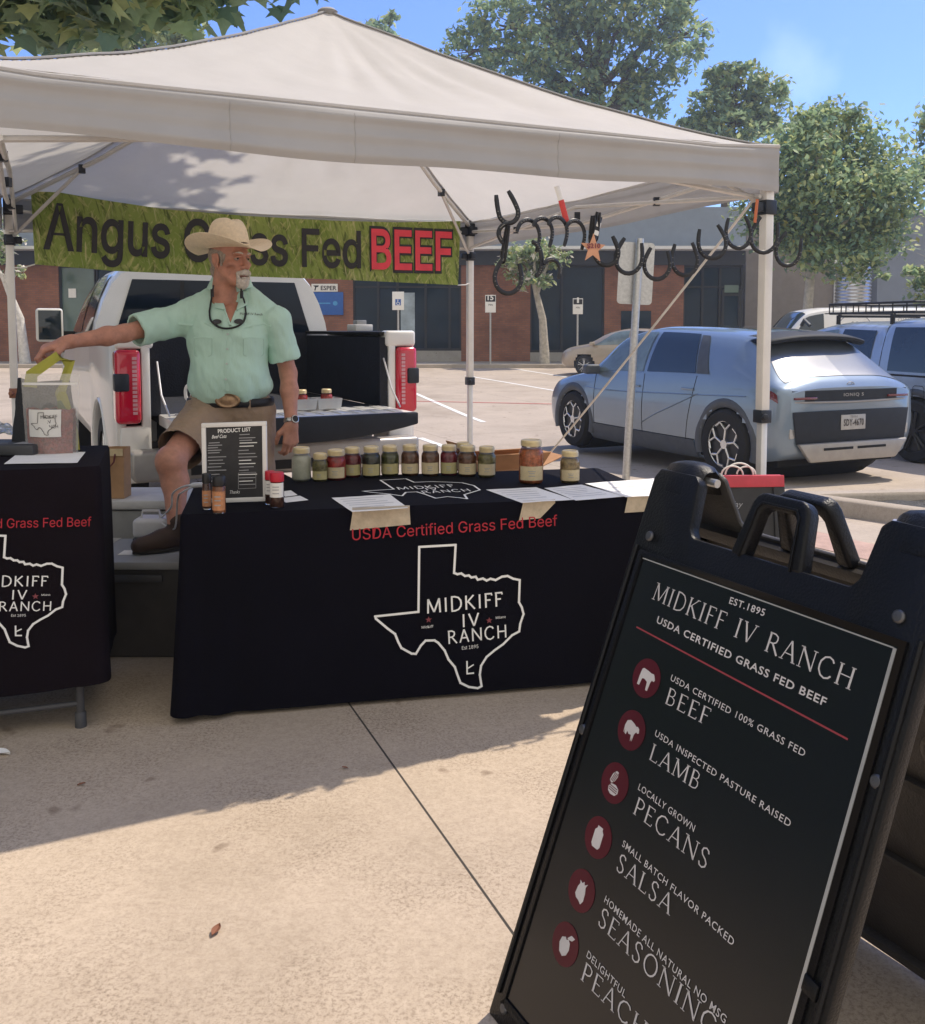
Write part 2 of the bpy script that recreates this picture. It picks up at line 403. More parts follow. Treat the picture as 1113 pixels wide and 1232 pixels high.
def sdf_obj(name, parts, m, parent=None, M=None, wrinkle=0.0, wscale=9.0, loc=None, smooth=180):
    """parts: list of (V, F) arrays joined in one mesh"""
    mb = MB()
    for V, F in parts:
        if M is not None: V = V @ np.array(M.to_3x3()).T + np.array(M.translation)
        mb.v += [tuple(p) for p in V]; k = len(mb.v) - len(V); mb.f += [tuple(int(i) + k for i in q) for q in F]; mb.m += [0] * len(F)
    o = mb.build(name, m, parent, smooth=smooth, loc=loc)
    if wrinkle:
        me = o.data; nn = len(me.vertices)
        no = np.zeros(nn * 3); me.vertices.foreach_get('normal', no); co = np.zeros(nn * 3); me.vertices.foreach_get('co', co)
        no = no.reshape(-1, 3); co = co.reshape(-1, 3)
        d = np.array([mnoise.noise(Vector((p[0] * wscale, p[1] * wscale, p[2] * wscale * .6))) + .5 * mnoise.noise(Vector((p[0] * wscale * 2.3 + p[2] * 7, p[1] * 2 * wscale, p[2] * wscale * 1.3))) for p in co])
        d = np.sign(d) * np.abs(d) ** .8
        me.vertices.foreach_set('co', (co + no * (d * wrinkle)[:, None]).ravel()); me.update()
    return o
# ---------------------------------------------------------------- shared materials
def concrete(name, base, joints=None, speck=.8, stain=.18):
    m = bpy.data.materials.new(name); m.use_nodes = True; MATS[name] = m
    nt = m.node_tree; N = nt.nodes.new; L = nt.links.new; b = nt.nodes['Principled BSDF']; b.inputs['Roughness'].default_value = .9
    b.inputs['Specular IOR Level'].default_value = .25
    tc = N('ShaderNodeTexCoord')
    def noise(s, d=5, rough=.6):
        n = N('ShaderNodeTexNoise'); n.inputs['Scale'].default_value = s; n.inputs['Detail'].default_value = d; n.inputs['Roughness'].default_value = rough
        L(tc.outputs['Object'], n.inputs['Vector']); return n.outputs['Fac']
    def ramp(src, p0, p1, c0, c1):
        r = N('ShaderNodeValToRGB'); r.color_ramp.elements[0].position = p0; r.color_ramp.elements[1].position = p1
        r.color_ramp.elements[0].color = (*c0, 1); r.color_ramp.elements[1].color = (*c1, 1); L(src, r.inputs['Fac']); return r.outputs['Color']
    def mul(a, c, f=1.0):
        x = N('ShaderNodeMixRGB'); x.blend_type = 'MULTIPLY'; x.inputs['Fac'].default_value = f; L(a, x.inputs['Color1']); L(c, x.inputs['Color2']); return x.outputs['Color']
    c = ramp(noise(1.1, 6), .3, .72, [x * (1 - stain * .55) for x in base], [x * 1.08 for x in base])
    c = mul(c, ramp(noise(.45, 4, .7), .32, .5, (.80, .79, .77), (1, 1, 1)))
    c = mul(c, ramp(noise(34, 6, .8), .30, .60, (.80, .78, .765), (1.0, 1.0, 1.0)))
    f = ramp(noise(95, 4, .8), .38, .52, (.40, .36, .33), (1, 1, 1))       # exposed aggregate specks
    where = ramp(noise(2.1, 5), .44, .64, (.28, .28, .28), (1, 1, 1))
    x = N('ShaderNodeMixRGB'); x.blend_type = 'MULTIPLY'; L(c, x.inputs['Color1']); L(f, x.inputs['Color2'])
    ml = N('ShaderNodeMath'); ml.operation = 'MULTIPLY'; ml.inputs[1].default_value = speck; L(where, ml.inputs[0]); L(ml.outputs[0], x.inputs['Fac'])
    c = x.outputs['Color']
    c = mul(c, ramp(noise(5.5, 2, .5), .70, .735, (1, 1, 1), (.66, .63, .61)))
    if joints:
        ang, x0, sx, y0, sy = joints
        mp = N('ShaderNodeMapping'); mp.vector_type = 'POINT'; mp.inputs['Rotation'].default_value = (0, 0, -ang)
        L(tc.outputs['Object'], mp.inputs['Vector']); sp = N('ShaderNodeSeparateXYZ'); L(mp.outputs['Vector'], sp.inputs[0])
        ms = []
        for ax, o, s in (('X', x0, sx), ('Y', y0, sy)):
            a = N('ShaderNodeMath'); a.operation = 'SUBTRACT'; a.inputs[1].default_value = o - s / 2; L(sp.outputs[ax], a.inputs[0])
            d = N('ShaderNodeMath'); d.operation = 'PINGPONG'; d.inputs[1].default_value = s / 2; L(a.outputs[0], d.inputs[0])
            g = N('ShaderNodeMath'); g.operation = 'GREATER_THAN'; g.inputs[1].default_value = s / 2 - .0036; L(d.outputs[0], g.inputs[0]); ms.append(g.outputs[0])
        mxx = N('ShaderNodeMath'); mxx.operation = 'MAXIMUM'; L(ms[0], mxx.inputs[0]); L(ms[1], mxx.inputs[1])
        x = N('ShaderNodeMixRGB'); x.inputs['Color2'].default_value = (.06, .052, .045, 1); L(mxx.outputs[0], x.inputs['Fac']); L(c, x.inputs['Color1']); c = x.outputs['Color']
    L(c, b.inputs['Base Color'])
    bp = N('ShaderNodeBump'); bp.inputs['Strength'].default_value = .22; bp.inputs['Distance'].default_value = .006; L(noise(170, 4, .7), bp.inputs['Height']); L(bp.outputs['Normal'], b.inputs['Normal'])
    return m
concrete('plaza_concrete', (.525, .43, .332), (R(22.3), .89, 3.2, 1.15, 3.2))
concrete('lot_concrete', (.475, .405, .335), (R(24), 1.4, 4.2, 1.0, 4.2), .15, .2)
concrete('kerb_concrete', (.46, .40, .33), None, .4)
concrete('walk_concrete', (.40, .38, .35), None, .2)
mat('road_paint', (.75, .75, .73), .8, var=.25, scale=14)
mat('red_paint', (.45, .10, .09), .8, var=.3, scale=12)
mat('paver_pink', (.44, .30, .25), .9, var=.2, scale=7, bump=.3, bscale=40)
mat('gravel_dark', (.07, .068, .066), .95, var=.8, scale=45, bump=1.0, bscale=60)
def brickmat(name, c1, c2, mortar):
    m = bpy.data.materials.new(name); m.use_nodes = True; MATS[name] = m; nt = m.node_tree; b = nt.nodes['Principled BSDF']; L = nt.links.new
    tc = nt.nodes.new('ShaderNodeTexCoord'); mp = nt.nodes.new('ShaderNodeMapping'); mp.inputs['Rotation'].default_value = (R(-90), 0, 0)
    br = nt.nodes.new('ShaderNodeTexBrick'); br.inputs['Color1'].default_value = (*c1, 1); br.inputs['Color2'].default_value = (*c2, 1); br.inputs['Mortar'].default_value = (*mortar, 1)
    br.inputs['Scale'].default_value = 1.0; br.inputs['Brick Width'].default_value = .22; br.inputs['Row Height'].default_value = .075; br.inputs['Mortar Size'].default_value = .007
    nz = nt.nodes.new('ShaderNodeTexNoise'); nz.inputs['Scale'].default_value = 1.3; nz.inputs['Detail'].default_value = 6
    r = nt.nodes.new('ShaderNodeValToRGB'); r.color_ramp.elements[0].position = .3; r.color_ramp.elements[0].color = (.6, .6, .6, 1); r.color_ramp.elements[1].position = .7
    x = nt.nodes.new('ShaderNodeMixRGB'); x.blend_type = 'MULTIPLY'; x.inputs['Fac'].default_value = 1
    L(tc.outputs['Object'], mp.inputs['Vector']); L(mp.outputs['Vector'], br.inputs['Vector']); L(tc.outputs['Object'], nz.inputs['Vector']); L(nz.outputs['Fac'], r.inputs['Fac'])
    L(br.outputs['Color'], x.inputs['Color1']); L(r.outputs['Color'], x.inputs['Color2']); L(x.outputs['Color'], b.inputs['Base Color']); b.inputs['Roughness'].default_value = .9
brickmat('brick_red', (.36, .15, .085), (.28, .115, .068), (.19, .13, .105))
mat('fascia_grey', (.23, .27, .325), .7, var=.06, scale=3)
mat('fascia_white', (.72, .72, .72), .6, var=.05)
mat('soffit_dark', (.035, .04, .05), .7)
mat('wall_taupe', (.24, .21, .19), .85, var=.12, scale=2)
mat('wall_blue_grey', (.22, .25, .31), .8, var=.06, scale=2)
mat('dark_glass', (.010, .022, .034), .08, var=.3, scale=.6, spec=.22)
mat('green_glass', (.10, .15, .125), .12, var=.2, scale=.8, spec=.8)
mat('frame_black', (.015, .016, .018), .5)
mat('poster_pale', (.35, .42, .47), .7, var=.3, scale=2)
mat('white_paint', (.80, .79, .76), .45, var=.04)
mat('sign_blue', (.025, .11, .40), .5, var=.1)
mat('sign_blue_light', (.08, .32, .62), .5)
mat('black_plain', (.012, .012, .013), .6)
mat('dark_grey', (.05, .05, .053), .6)
mat('galvanised', (.52, .52, .51), .38, .75, var=.18, scale=30)
mat('corrugated', (.55, .57, .60), .3, .9, var=.1)
mat('leaf_mid', (.30, .41, .22), .55, var=.45, scale=1.2, translucent=.45)
mat('leaf_dark', (.16, .26, .18), .55, var=.4, scale=1.2, translucent=.4)
mat('leaf_pale', (.48, .53, .24), .55, var=.3, scale=1.2, translucent=.5)
mat('leaf_yellow', (.30, .29, .08), .6, var=.3, scale=3, translucent=.45)
mat('bark', (.11, .085, .062), .9, var=.4, scale=12, bump=.5)
mat('bark_pale', (.44, .40, .33), .9, var=.35, scale=7, bump=.3)
mat('bark_white', (.60, .57, .52), .9, var=.25, scale=8, bump=.3)
mat('blossom', (.78, .74, .66), .7, translucent=.3)

# ---------------------------------------------------------------- setting: ground
def ground_sheet(name, m, xs, ys, lift=0.0):
    mb = MB(); w = len(xs)
    mb.add([(x, y, ground_z(y) + lift) for y in ys for x in xs], [(j * w + i, j * w + i + 1, (j + 1) * w + i + 1, (j + 1) * w + i) for j in range(len(ys) - 1) for i in range(w - 1)])
    return tag(mb.build(name, m, smooth=60), kind='structure')
ground_sheet('plaza', 'plaza_concrete', [-30, -6, 0, 6, 30], [-30, -3, 0, 3, 6.0])
ground_sheet('parking_lot', 'lot_concrete', [-300, -40, -12, 0, 12, 40, 300], [6.0, 7, 8, 9, 10.4, 11.5, 13.1, 15, 18, 22, 26, 30, 33])
mb = MB(); mb.bx((-60, 33.0, -.1), (60, 36.6, .12)); tag(mb.build('sidewalk', 'walk_concrete', bevel=.02), kind='structure')
mb = MB(); mb.bx((-60, 32.82, -.2), (60, 33.0, .128)); tag(mb.build('kerb', 'kerb_concrete', bevel=.02), kind='structure')
mb = MB(); mb.add([(-500, 33, -.12), (500, 33, -.12), (500, 900, -.12), (-500, 900, -.12)], [(0, 1, 2, 3)]); tag(mb.build('ground', 'walk_concrete'), kind='structure')
# painted stall lines and a faded red fire lane line on the lot
def stripe(a, b, w, name, m):
    a, b = ong(*a), ong(*b); d = (b - a); d.z = 0; d.normalize(); s = Vector((-d.y, d.x, 0)) * w / 2; k = 14
    pts = [a.lerp(b, i / k) for i in range(k + 1)]
    mb = MB(); mb.add([(q.x, q.y, ground_z(q.y) + .005) for p in pts for q in (p - s, p + s)], [(2 * i, 2 * i + 1, 2 * i + 3, 2 * i + 2) for i in range(k)])
    return tag(mb.build(name, m, smooth=0), kind='structure')
for a, b in (((492, 470), (582, 508)), ((505, 527), (536, 538)), ((560, 452), (690, 474)), ((620, 444), (690, 455)), ((0, 440), (112, 441)), ((836, 577), (900, 563))):
    stripe(a, b, .11, 'stall_line', 'road_paint')
stripe((30, 473), (700, 487), .10, 'fire_lane_line', 'red_paint')
# planting island with kerb at right
isl = [Vector((2.62, 7.75, 0)), Vector((5.2, 3.2, 0)), Vector((9, 4.5, 0)), Vector((8.5, 8.75, 0))]
mb = MB()
for i in (0, 3):
    a, b = isl[i], isl[(i + 1) % 4]; d = (b - a).normalized(); s = Vector((-d.y, d.x, 0)); k = 16
    for q in range(k):
        p0 = a + (b - a) * (q / k); p1 = a + (b - a) * ((q + 1) / k)
        za, zb = ground_z(p0.y), ground_z(p1.y)
        pr = [(0.0, -.15), (.015, .11), (.03, .125), (.16, .125), (.18, .10), (.18, -.15)]
        vs = [p0 + s * o + Vector((0, 0, za + z)) for o, z in pr] + [p1 + s * o + Vector((0, 0, zb + z)) for o, z in pr]
        mb.add(vs, [(j, j + 1, 7 + j, 6 + j) for j in range(5)])
tag(mb.build('island_kerb', 'kerb_concrete', smooth=50), kind='structure')
cx = sum((p for p in isl), Vector()) / 4
mb = MB(); g = [isl[0] + (cx - isl[0]).normalized() * .2, isl[1] + (cx - isl[1]).normalized() * .2, isl[2], isl[3] + (cx - isl[3]).normalized() * .15]
mb.grid(lambda u, v: (lambda p: Vector((p.x, p.y, ground_z(p.y) + .05 + .03 * mnoise.noise(p * 5))))((g[0].lerp(g[1], u)).lerp(g[3].lerp(g[2], u), v)), 50, 40)
tag(mb.build('gravel_bed', 'gravel_dark', smooth=0), kind='structure')
mb = MB(); pv = [ong(880, 628), ong(1000, 612), ong(1113, 652), ong(1113, 668)]
mb.add([(2.1, 6.9, .004), (4.6, 2.6, .004), (4.3, 2.4, .004), (1.75, 6.7, .004)], [(3, 2, 1, 0)]); tag(mb.build('paver_strip', 'paver_pink'), kind='structure')

# ---------------------------------------------------------------- brick retail building behind the lot
YB = 36.0
X_ = lambda px, Y=YB: at(px, 395, Y).x
Z_ = lambda py, Y=YB: at(556, py, Y).z
bl = thing('retail_building', (0, YB, .12), 'brick retail building with dark storefront windows across the parking lot', 'building')
zb, zh = .12, Z_(319)
def panel(x0, x1, z0, z1, name, m, y0=YB, d=.3):
    mb = MB(); mb.bx((x0, y0, z0), (x1, y0 + d, z1)); return mb.build(name, m, bl)
for a, b in ((-330, 72), (200, 425), (555, 638), (727, 822)):
    panel(X_(a), X_(b), zb, zh, 'brick_wall', 'brick_red', YB, .4)
def glazing(a, b, muls, y1=424, m='dark_glass', door=None, trans=None):
    x0, x1, z0 = X_(a), X_(b), Z_(y1)
    g = panel(x0, x1, z0, zh, 'window', m, YB + .16, .04)
    mb = MB(); y0, y2 = YB + .06, YB + .155
    for q in [a + .6] + list(muls) + [b - .6]: mb.bx((X_(q) - .045, y0, z0), (X_(q) + .045, y2, zh))
    mb.bx((x0 + .045, y0 + .002, z0), (x1 - .045, y2 - .002, z0 + .09)); mb.bx((x0 + .045, y0 + .002, zh - .09), (x1 - .045, y2 - .002, zh))
    for q in trans or (): mb.bx((x0 + .045, y0 + .004, Z_(q) - .035), (x1 - .045, y2 - .004, Z_(q) + .035))
    mb.build('window_frame', 'frame_black', g)
    panel(x0, x1, zb, z0, 'plinth', 'walk_concrete', YB + .02, .3)
    return g
gw = glazing(72, 116, (), 424, 'green_glass'); glazing(116, 200, (140, 165)); g1 = glazing(425, 555, (455, 478, 512, 541), 422, trans=(345,)); g2 = glazing(638, 727, (676,), 424)
g3 = glazing(822, 893, (845, 866), 428, trans=(345,)); glazing(-520, -330, (-450, -390))
pa = MB(); pa.bx((X_(482), YB + .10, Z_(412)), (X_(499), YB + .15, Z_(352))); pa.build('poster', 'poster_pale', g1)
pa = MB(); pa.bx((X_(82), YB + .12, Z_(358)), (X_(91), YB + .15, Z_(347))); pa.build('notice', 'white_paint', gw)
panel(X_(747), X_(783), Z_(401), Z_(374), 'window', 'dark_glass', YB - .03, .02)
mb = MB(); mb.bx((X_(-520), YB + .5, -.1), (X_(893), YB + 14, Z_(252)))
mb.build('wall_core', 'fascia_grey', bl)
panel(X_(-520), X_(893), Z_(298), Z_(250), 'parapet', 'fascia_grey', YB - .25, .7)
panel(X_(-520), X_(894), Z_(302), Z_(298.4), 'awning_edge', 'fascia_white', YB - .95, 1.4)
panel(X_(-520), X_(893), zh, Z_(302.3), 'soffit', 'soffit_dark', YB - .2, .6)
dr = panel(X_(869), X_(890), Z_(428), Z_(352), 'door', 'dark_glass', YB + .09, .05)
mb = MB()
for q in (869.5, 889.5): mb.bx((X_(q) - .05, YB + .03, Z_(428)), (X_(q) + .05, YB + .085, Z_(348)))
mb.bx((X_(870.8), YB + .035, Z_(356)), (X_(888), YB + .08, Z_(353)));
mb.build('door_frame', 'frame_black', dr)
pa = MB(); pa.bx((X_(871), YB + .03, Z_(352)), (X_(888), YB + .05, Z_(343))); pa.build('transom_light', 'green_glass', dr)
# signs fixed to the brick pier
sg = thing('wall_sign', (X_(391), YB, Z_(346)), 'small white sign with dark lettering above the blue sign on brick', 'sign')
mb = MB(); mb.bx((X_(375.5), YB - .06, Z_(351)), (X_(407), YB - .002, Z_(341.5))); mb.build('board', 'white_paint', sg, bevel=.01)
text_fit(sg, 'lettering', 'ESPER', (0, YB - .06, 0), (0, -1, 0), (386, 349), (405, 349), 5, 'black_plain', .006, bold=.02)
mb = MB(); mb.add([(X_(377.5), YB - .068, Z_(343.5)), (X_(384.5), YB - .068, Z_(343.5)), (X_(383.5), YB - .068, Z_(345.5)), (X_(381.5), YB - .068, Z_(345.5)), (X_(380.4), YB - .068, Z_(349.5)), (X_(379), YB - .068, Z_(349.5)), (X_(380), YB - .068, Z_(345.5))], [(6, 5, 4, 3, 2, 1, 0)]); mb.build('emblem', 'black_plain', sg)
sg = thing('wall_sign', (X_(393), YB, Z_(366)), 'wide blue sign panel on brick pier beside the pickup cab', 'sign')
mb = MB(); mb.bx((X_(371), YB - .08, Z_(379)), (X_(413.5), YB - .002, Z_(351.5))); mb.build('board', 'sign_blue', sg, bevel=.01)
mb = MB(); mb.bx((X_(377), YB - .088, Z_(365.6)), (X_(398), YB - .082, Z_(364.2))); mb.lathe([(.0, -.003), (.09, -.003), (.09, .003), (.0, .003)], (X_(404), YB - .085, Z_(365)), 14, Matrix.Rotation(R(90), 3, 'X')); mb.build('mark', 'sign_blue_light', sg)

# second building and tank at right
b2 = thing('rear_building', (X_(990, 38), 38, .0), 'taupe and blue grey warehouse behind the white van and trees', 'building')
Y2 = 38.0
mb = MB(); mb.bx((X_(893, Y2) + .1, Y2, 0), (X_(1046, Y2), Y2 + 8, Z_(262, Y2))); mb.build('wall', 'wall_taupe', b2)
mb = MB(); mb.bx((X_(1046, Y2), Y2 - .6, 0), (X_(1330, Y2), Y2 + 8, Z_(258, Y2))); mb.build('wall', 'wall_blue_grey', b2)
mb = MB(); mb.bx((X_(1046, Y2) - .1, Y2 - .75, Z_(258, Y2) + .002), (X_(1330, Y2), Y2 + 8, Z_(255, Y2))); mb.build('coping', 'fascia_white', b2)
mb = MB(); mb.bx((X_(1049, Y2), Y2 - .64, 0), (X_(1092, Y2), Y2 - .602, Z_(373, Y2)));  gt = mb.build('gate', 'frame_black', b2)
mb = MB()
for q in (1049, 1063.5, 1092): mb.bx((X_(q, Y2) - .05, Y2 - .7, 0), (X_(q, Y2) + .05, Y2 - .642, Z_(371, Y2)))
mb.bx((X_(1050.5, Y2), Y2 - .69, Z_(377, Y2)), (X_(1091, Y2), Y2 - .65, Z_(374.5, Y2))); mb.build('gate_frame', 'dark_grey', gt)
mb = MB(); mb.tube([(X_(1003, Y2), Y2 - .08, 0), (X_(1003, Y2), Y2 - .08, Z_(270, Y2))], .07); mb.build('downpipe', 'fascia_white', b2)
tk = thing('water_tank', (X_(1025, 34), 34, -.02), 'corrugated metal cistern standing against the taupe wall', 'tank')
rr = (X_(1045, 34) - X_(1005, 34)) / 2; pr = [(rr * .2, .1)]
zt = Z_(318, 34)
for i in range(120): pr.append((rr + .018 * math.sin(i * math.pi / 2), .1 + (zt - .1) * i / 119))
mb = MB(); mb.lathe(pr, (X_(1025, 34), 34, 0), 40); mb.build('tank_body', 'corrugated', tk, smooth=60)
mb = MB(); mb.lathe([(rr + .05, zt), (rr * .9, zt + .12), (.25, zt + .4), (.22, zt + .46)], (X_(1025, 34), 34, 0), 40); mb.build('tank_lid', 'galvanised', tk)
mb = MB(); mb.lathe([(rr + .1, -.02), (rr + .1, .1)], (X_(1025, 34), 34, 0), 30); mb.build('tank_base', 'walk_concrete', tk)

# ---------------------------------------------------------------- trees
LOBED = [(0, 0), (.16, .05), (.46, -.04), (.36, .2), (.56, .42), (.3, .42), (.18, .6), (.0, 1.0), (-.18, .6), (-.3, .42), (-.56, .42), (-.36, .2), (-.46, -.04), (-.16, .05)]
def leaf_cloud(pts, size, lobed=False, droop=.3):
    """one mesh of leaf faces at the points; three shades of leaf"""
    V, F, Mi = [], [], []
    n = len(pts)
    a = rng.uniform(0, 2 * math.pi, n); tl = rng.normal(.55, .45, n); sz = size * rng.uniform(.65, 1.35, n); ro = rng.uniform(-.6, .6, n)
    sh = rng.choice(4, n, p=[.5, .27, .2, .03])
    for i in range(n):
        d = Vector((math.cos(a[i]) * math.cos(tl[i]), math.sin(a[i]) * math.cos(tl[i]), -math.sin(tl[i]))); s = d.cross(Vector((0, 0, 1))); s.normalize()
        s = s * math.cos(ro[i]) + d.cross(s) * math.sin(ro[i])
        p = Vector(pts[i]); w = sz[i]; k = len(V)
        if lobed:
            nn = d.cross(s)
            q = [p + d * (y * w) + s * (x * w) + nn * (abs(x) * .25 * w) for x, y in LOBED]
            V += q; F.append(tuple(range(k, k + len(q)))); Mi.append(sh[i])
        else:
            V += [p - d * w * .5, p + s * w * .32, p + d * w * .6, p - s * w * .32]; F.append((k, k + 1, k + 2, k + 3)); Mi.append(sh[i])
    return V, F, Mi
def crown_points(blobs, n, clump=.28, per=26, keep=None):
    vol = np.array([r[0] * r[1] * r[2] for _, r in blobs]) ** .75; vol = vol / vol.sum(); pts = []
    for (c, r), w in zip(blobs, vol):
        nc = max(3, int(n * w / per))
        for _ in range(nc):
            v = rng.normal(size=3); v /= np.linalg.norm(v); v *= rng.uniform(.25, 1) ** .45
            cc = np.array(c) + v * np.array(r); m = min(r) * clump
            q = cc + rng.normal(size=(per, 3)) * np.array([m, m, m * .6])
            pts.append(q)
    P = np.concatenate(pts)
    if keep is not None: P = np.array([p for p in P if keep(p)])
    return P
def tree(name, label, base, top, blobs, n, size, r0, bark='bark', leaves=('leaf_mid', 'leaf_dark', 'leaf_pale', 'leaf_yellow'), clump=.28, group=None, lean=None, keep=None, lobed=False, per=26, limbs=True):
    base = Vector(base); t = thing(name, base, label, 'tree', group)
    mb = MB(); top = Vector(top)
    mid = base.lerp(top, .5) + (Vector(lean) if lean else Vector((.04 * (top - base).length * random.uniform(-1, 1), 0, 0)))
    path = [base, base.lerp(mid, .5), mid, mid.lerp(top, .5), top]
    mb.tube(path, [r0 * 1.25, r0, r0 * .85, r0 * .7, r0 * .45], 10)
    tr = mb.build('trunk', bark, t, smooth=80)
    if limbs:
        mb = MB()
        for c, r in blobs:
            c = Vector(c); s0 = random.uniform(.35, .95); a = path[2].lerp(top, s0) if c.z > path[2].z else path[1].lerp(path[2], .8)
            m1 = a.lerp(c, .55) + Vector((random.uniform(-.1, .1), random.uniform(-.1, .1), .12)) * (c - a).length
            mb.tube([a, a.lerp(m1, .5), m1, c], [r0 * .5, r0 * .4, r0 * .28, r0 * .12], 7)
            for _ in range(5):
                e = c + Vector((random.uniform(-1, 1) * r[0], random.uniform(-1, 1) * r[1], random.uniform(-.5, 1) * r[2])) * .8
                b = m1.lerp(c, random.uniform(.1, 1)); mb.tube([b, b.lerp(e, .5) + Vector((0, 0, .05)), e], [r0 * .17, r0 * .11, r0 * .04], 5)
        mb.build('limbs', bark, t, smooth=80)
    V, F, Mi = leaf_cloud(crown_points(blobs, n, clump, per, keep), size, lobed)
    mb = MB(); mb.v = V; mb.f = F; mb.m = Mi
    mb.build('crown', list(leaves), t, smooth=0)
    return t
def blobs_px(lst, Y, depth=.8):
    out = []
    for x, y, rx, ry in lst:
        s = Y / FPX; p = at(x, y, Y + random.uniform(-1, 1) * depth * rx * s); out.append(((p.x, p.y, p.z), (rx * s, rx * s * .9, ry * s)))
    return out
tree('pecan_tree', 'tallest spreading tree with airy crown above the tent roof, behind the building', (X_(735, 50), 50, 0), at(720, 40, 50),
     blobs_px([(560, 62, 30, 26), (600, 30, 42, 34), (655, 8, 50, 40), (640, 70, 48, 30), (700, 55, 48, 40), (720, -10, 60, 45), (770, 10, 50, 42), (825, 42, 34, 26), (790, 70, 42, 34), (740, 105, 46, 30), (690, 110, 40, 24), (775, 130, 36, 30), (825, 5, 24, 22), (600, 75, 30, 24), (655, 120, 36, 22)], 50),
     15500, .34, .42, clump=.22)
tree('pecan_tree', 'smaller dark tree seen over the right slope of the tent roof, behind the building', (X_(872, 46), 46, 0), at(880, 120, 46),
     blobs_px([(850, 130, 30, 22), (885, 100, 34, 24), (920, 118, 26, 26), (880, 150, 44, 20), (835, 150, 18, 14), (915, 150, 26, 16), (868, 88, 20, 14)], 46), 6200, .32, .28, clump=.22)
tree('live_oak', 'dense rounded green tree beside the warehouse above the white van', (X_(965, 26), 26, ground_z(26)), at(985, 230, 26),
     blobs_px([(1000, 165, 52, 36), (965, 205, 56, 46), (1035, 205, 56, 48), (1000, 250, 70, 50), (955, 275, 46, 36), (1050, 275, 48, 40), (1010, 310, 50, 26), (930, 250, 36, 50), (1010, 140, 26, 20), (1065, 235, 36, 40), (965, 160, 30, 26)], 26), 21000, .175, .15, clump=.34, bark='bark_pale')
tree('live_oak', 'tree cut by the right edge of the photo beyond the dense rounded tree', (X_(1160, 32), 32, -.02), at(1158, 180, 32),
     blobs_px([(1135, 170, 34, 36), (1170, 150, 50, 46), (1160, 210, 50, 36), (1128, 200, 24, 24)], 32), 3200, .27, .16)
tree('young_tree', 'young tree with a low leafy branch reaching in at the right edge', (X_(1150, 27), 27, ground_z(27)), at(1145, 330, 27),
     blobs_px([(1095, 332, 36, 12), (1130, 320, 30, 22), (1150, 345, 40, 30), (1118, 352, 22, 14)], 27), 1500, .2, .07, bark='bark_pale')
tree('far_tree', 'distant tree top peeking over the ridge of the tent left of the tallest tree', (X_(455, 60), 60, 0), at(457, 40, 60),
     blobs_px([(448, 32, 16, 14), (468, 26, 12, 10), (455, 48, 26, 14), (438, 46, 10, 9)], 60), 900, .42, .25)
tree('far_tree', 'distant rounded tree behind the tent at upper left under the lobed leaves', (X_(150, 45), 45, 0), at(160, 40, 45),
     blobs_px([(205, 38, 34, 24), (160, 20, 50, 30), (100, 45, 50, 30), (60, 25, 50, 36), (225, 50, 22, 12), (130, 60, 60, 20)], 45), 6000, .38, .3, leaves=('leaf_pale', 'leaf_mid', 'leaf_pale', 'leaf_yellow'))
tree('sapling', 'slim pale barked street tree between the storefront window and parking signs', (X_(656, 33.6), 33.6, .12), at(640, 330, 33.6),
     blobs_px([(632, 315, 26, 20), (650, 300, 22, 16), (612, 322, 14, 14), (664, 310, 16, 14), (640, 338, 24, 10)], 33.6), 2300, .2, .16, bark='bark_pale', leaves=('leaf_mid', 'leaf_pale', 'blossom', 'leaf_yellow'), lean=(.15, 0, 0))
tree('sapling', 'leaning pale trunked flowering tree behind the left tent pole', (X_(29, 34), 34, .12), at(2, 330, 34),
     blobs_px([(12, 300, 14, 22), (4, 275, 14, 14), (18, 330, 10, 16), (-14, 300, 26, 40)], 34), 900, .2, .17, bark='bark_white', leaves=('leaf_mid', 'blossom', 'leaf_pale', 'blossom'), lean=(.25, 0, 0))
# sycamore whose boughs overhang the tent from the left
LIM = [(-60, 56), (90, 52), (150, 58), (235, 48), (248, 30), (262, 14), (300, 24), (330, 30), (352, 12), (400, 20), (412, 8), (418, -12), (1300, -12)]
def syc_keep(p):
    q = proj(p)
    if q.x < -60 or p[1] < .5: return True
    for (a, la), (b, lb) in zip(LIM, LIM[1:]):
        if a <= q.x <= b: return q.y < la + (lb - la) * (q.x - a) / (b - a) + 4
    return q.y < -30
SY = [((-3.5, 7.4, 4.1), (1.4, .8, .42)), ((-2.5, 7.2, 4.08), (.9, .7, .4)), ((-3.7, 7.6, 4.35), (1.5, 1.0, .55)), ((-3.0, 7.0, 4.25), (1.0, .7, .5)), ((-2.3, 7.3, 4.3), (.9, .7, .5)), ((-1.5, 7.5, 4.5), (.7, .7, .45)), ((-3.0, 8.3, 6.4), (2.4, 1.8, 1.3)), ((-.65, 7.0, 6.7), (1.45, .85, .7)), ((-5.2, 8.2, 6.6), (2.0, 2.0, 1.6)), ((-1.6, 8.0, 7.2), (1.8, 1.4, 1.0))]
tree('sycamore', 'overhanging boughs with large lobed leaves at the upper left above the tent', (-6.3, 9.2, ground_z(9.2)), (-5.3, 8.5, 7.2), SY, 12500, .19, .22, bark='bark_white', clump=.4, keep=syc_keep, lobed=True, per=16, limbs=True,
     leaves=('leaf_mid', 'leaf_dark', 'leaf_pale', 'leaf_yellow'))

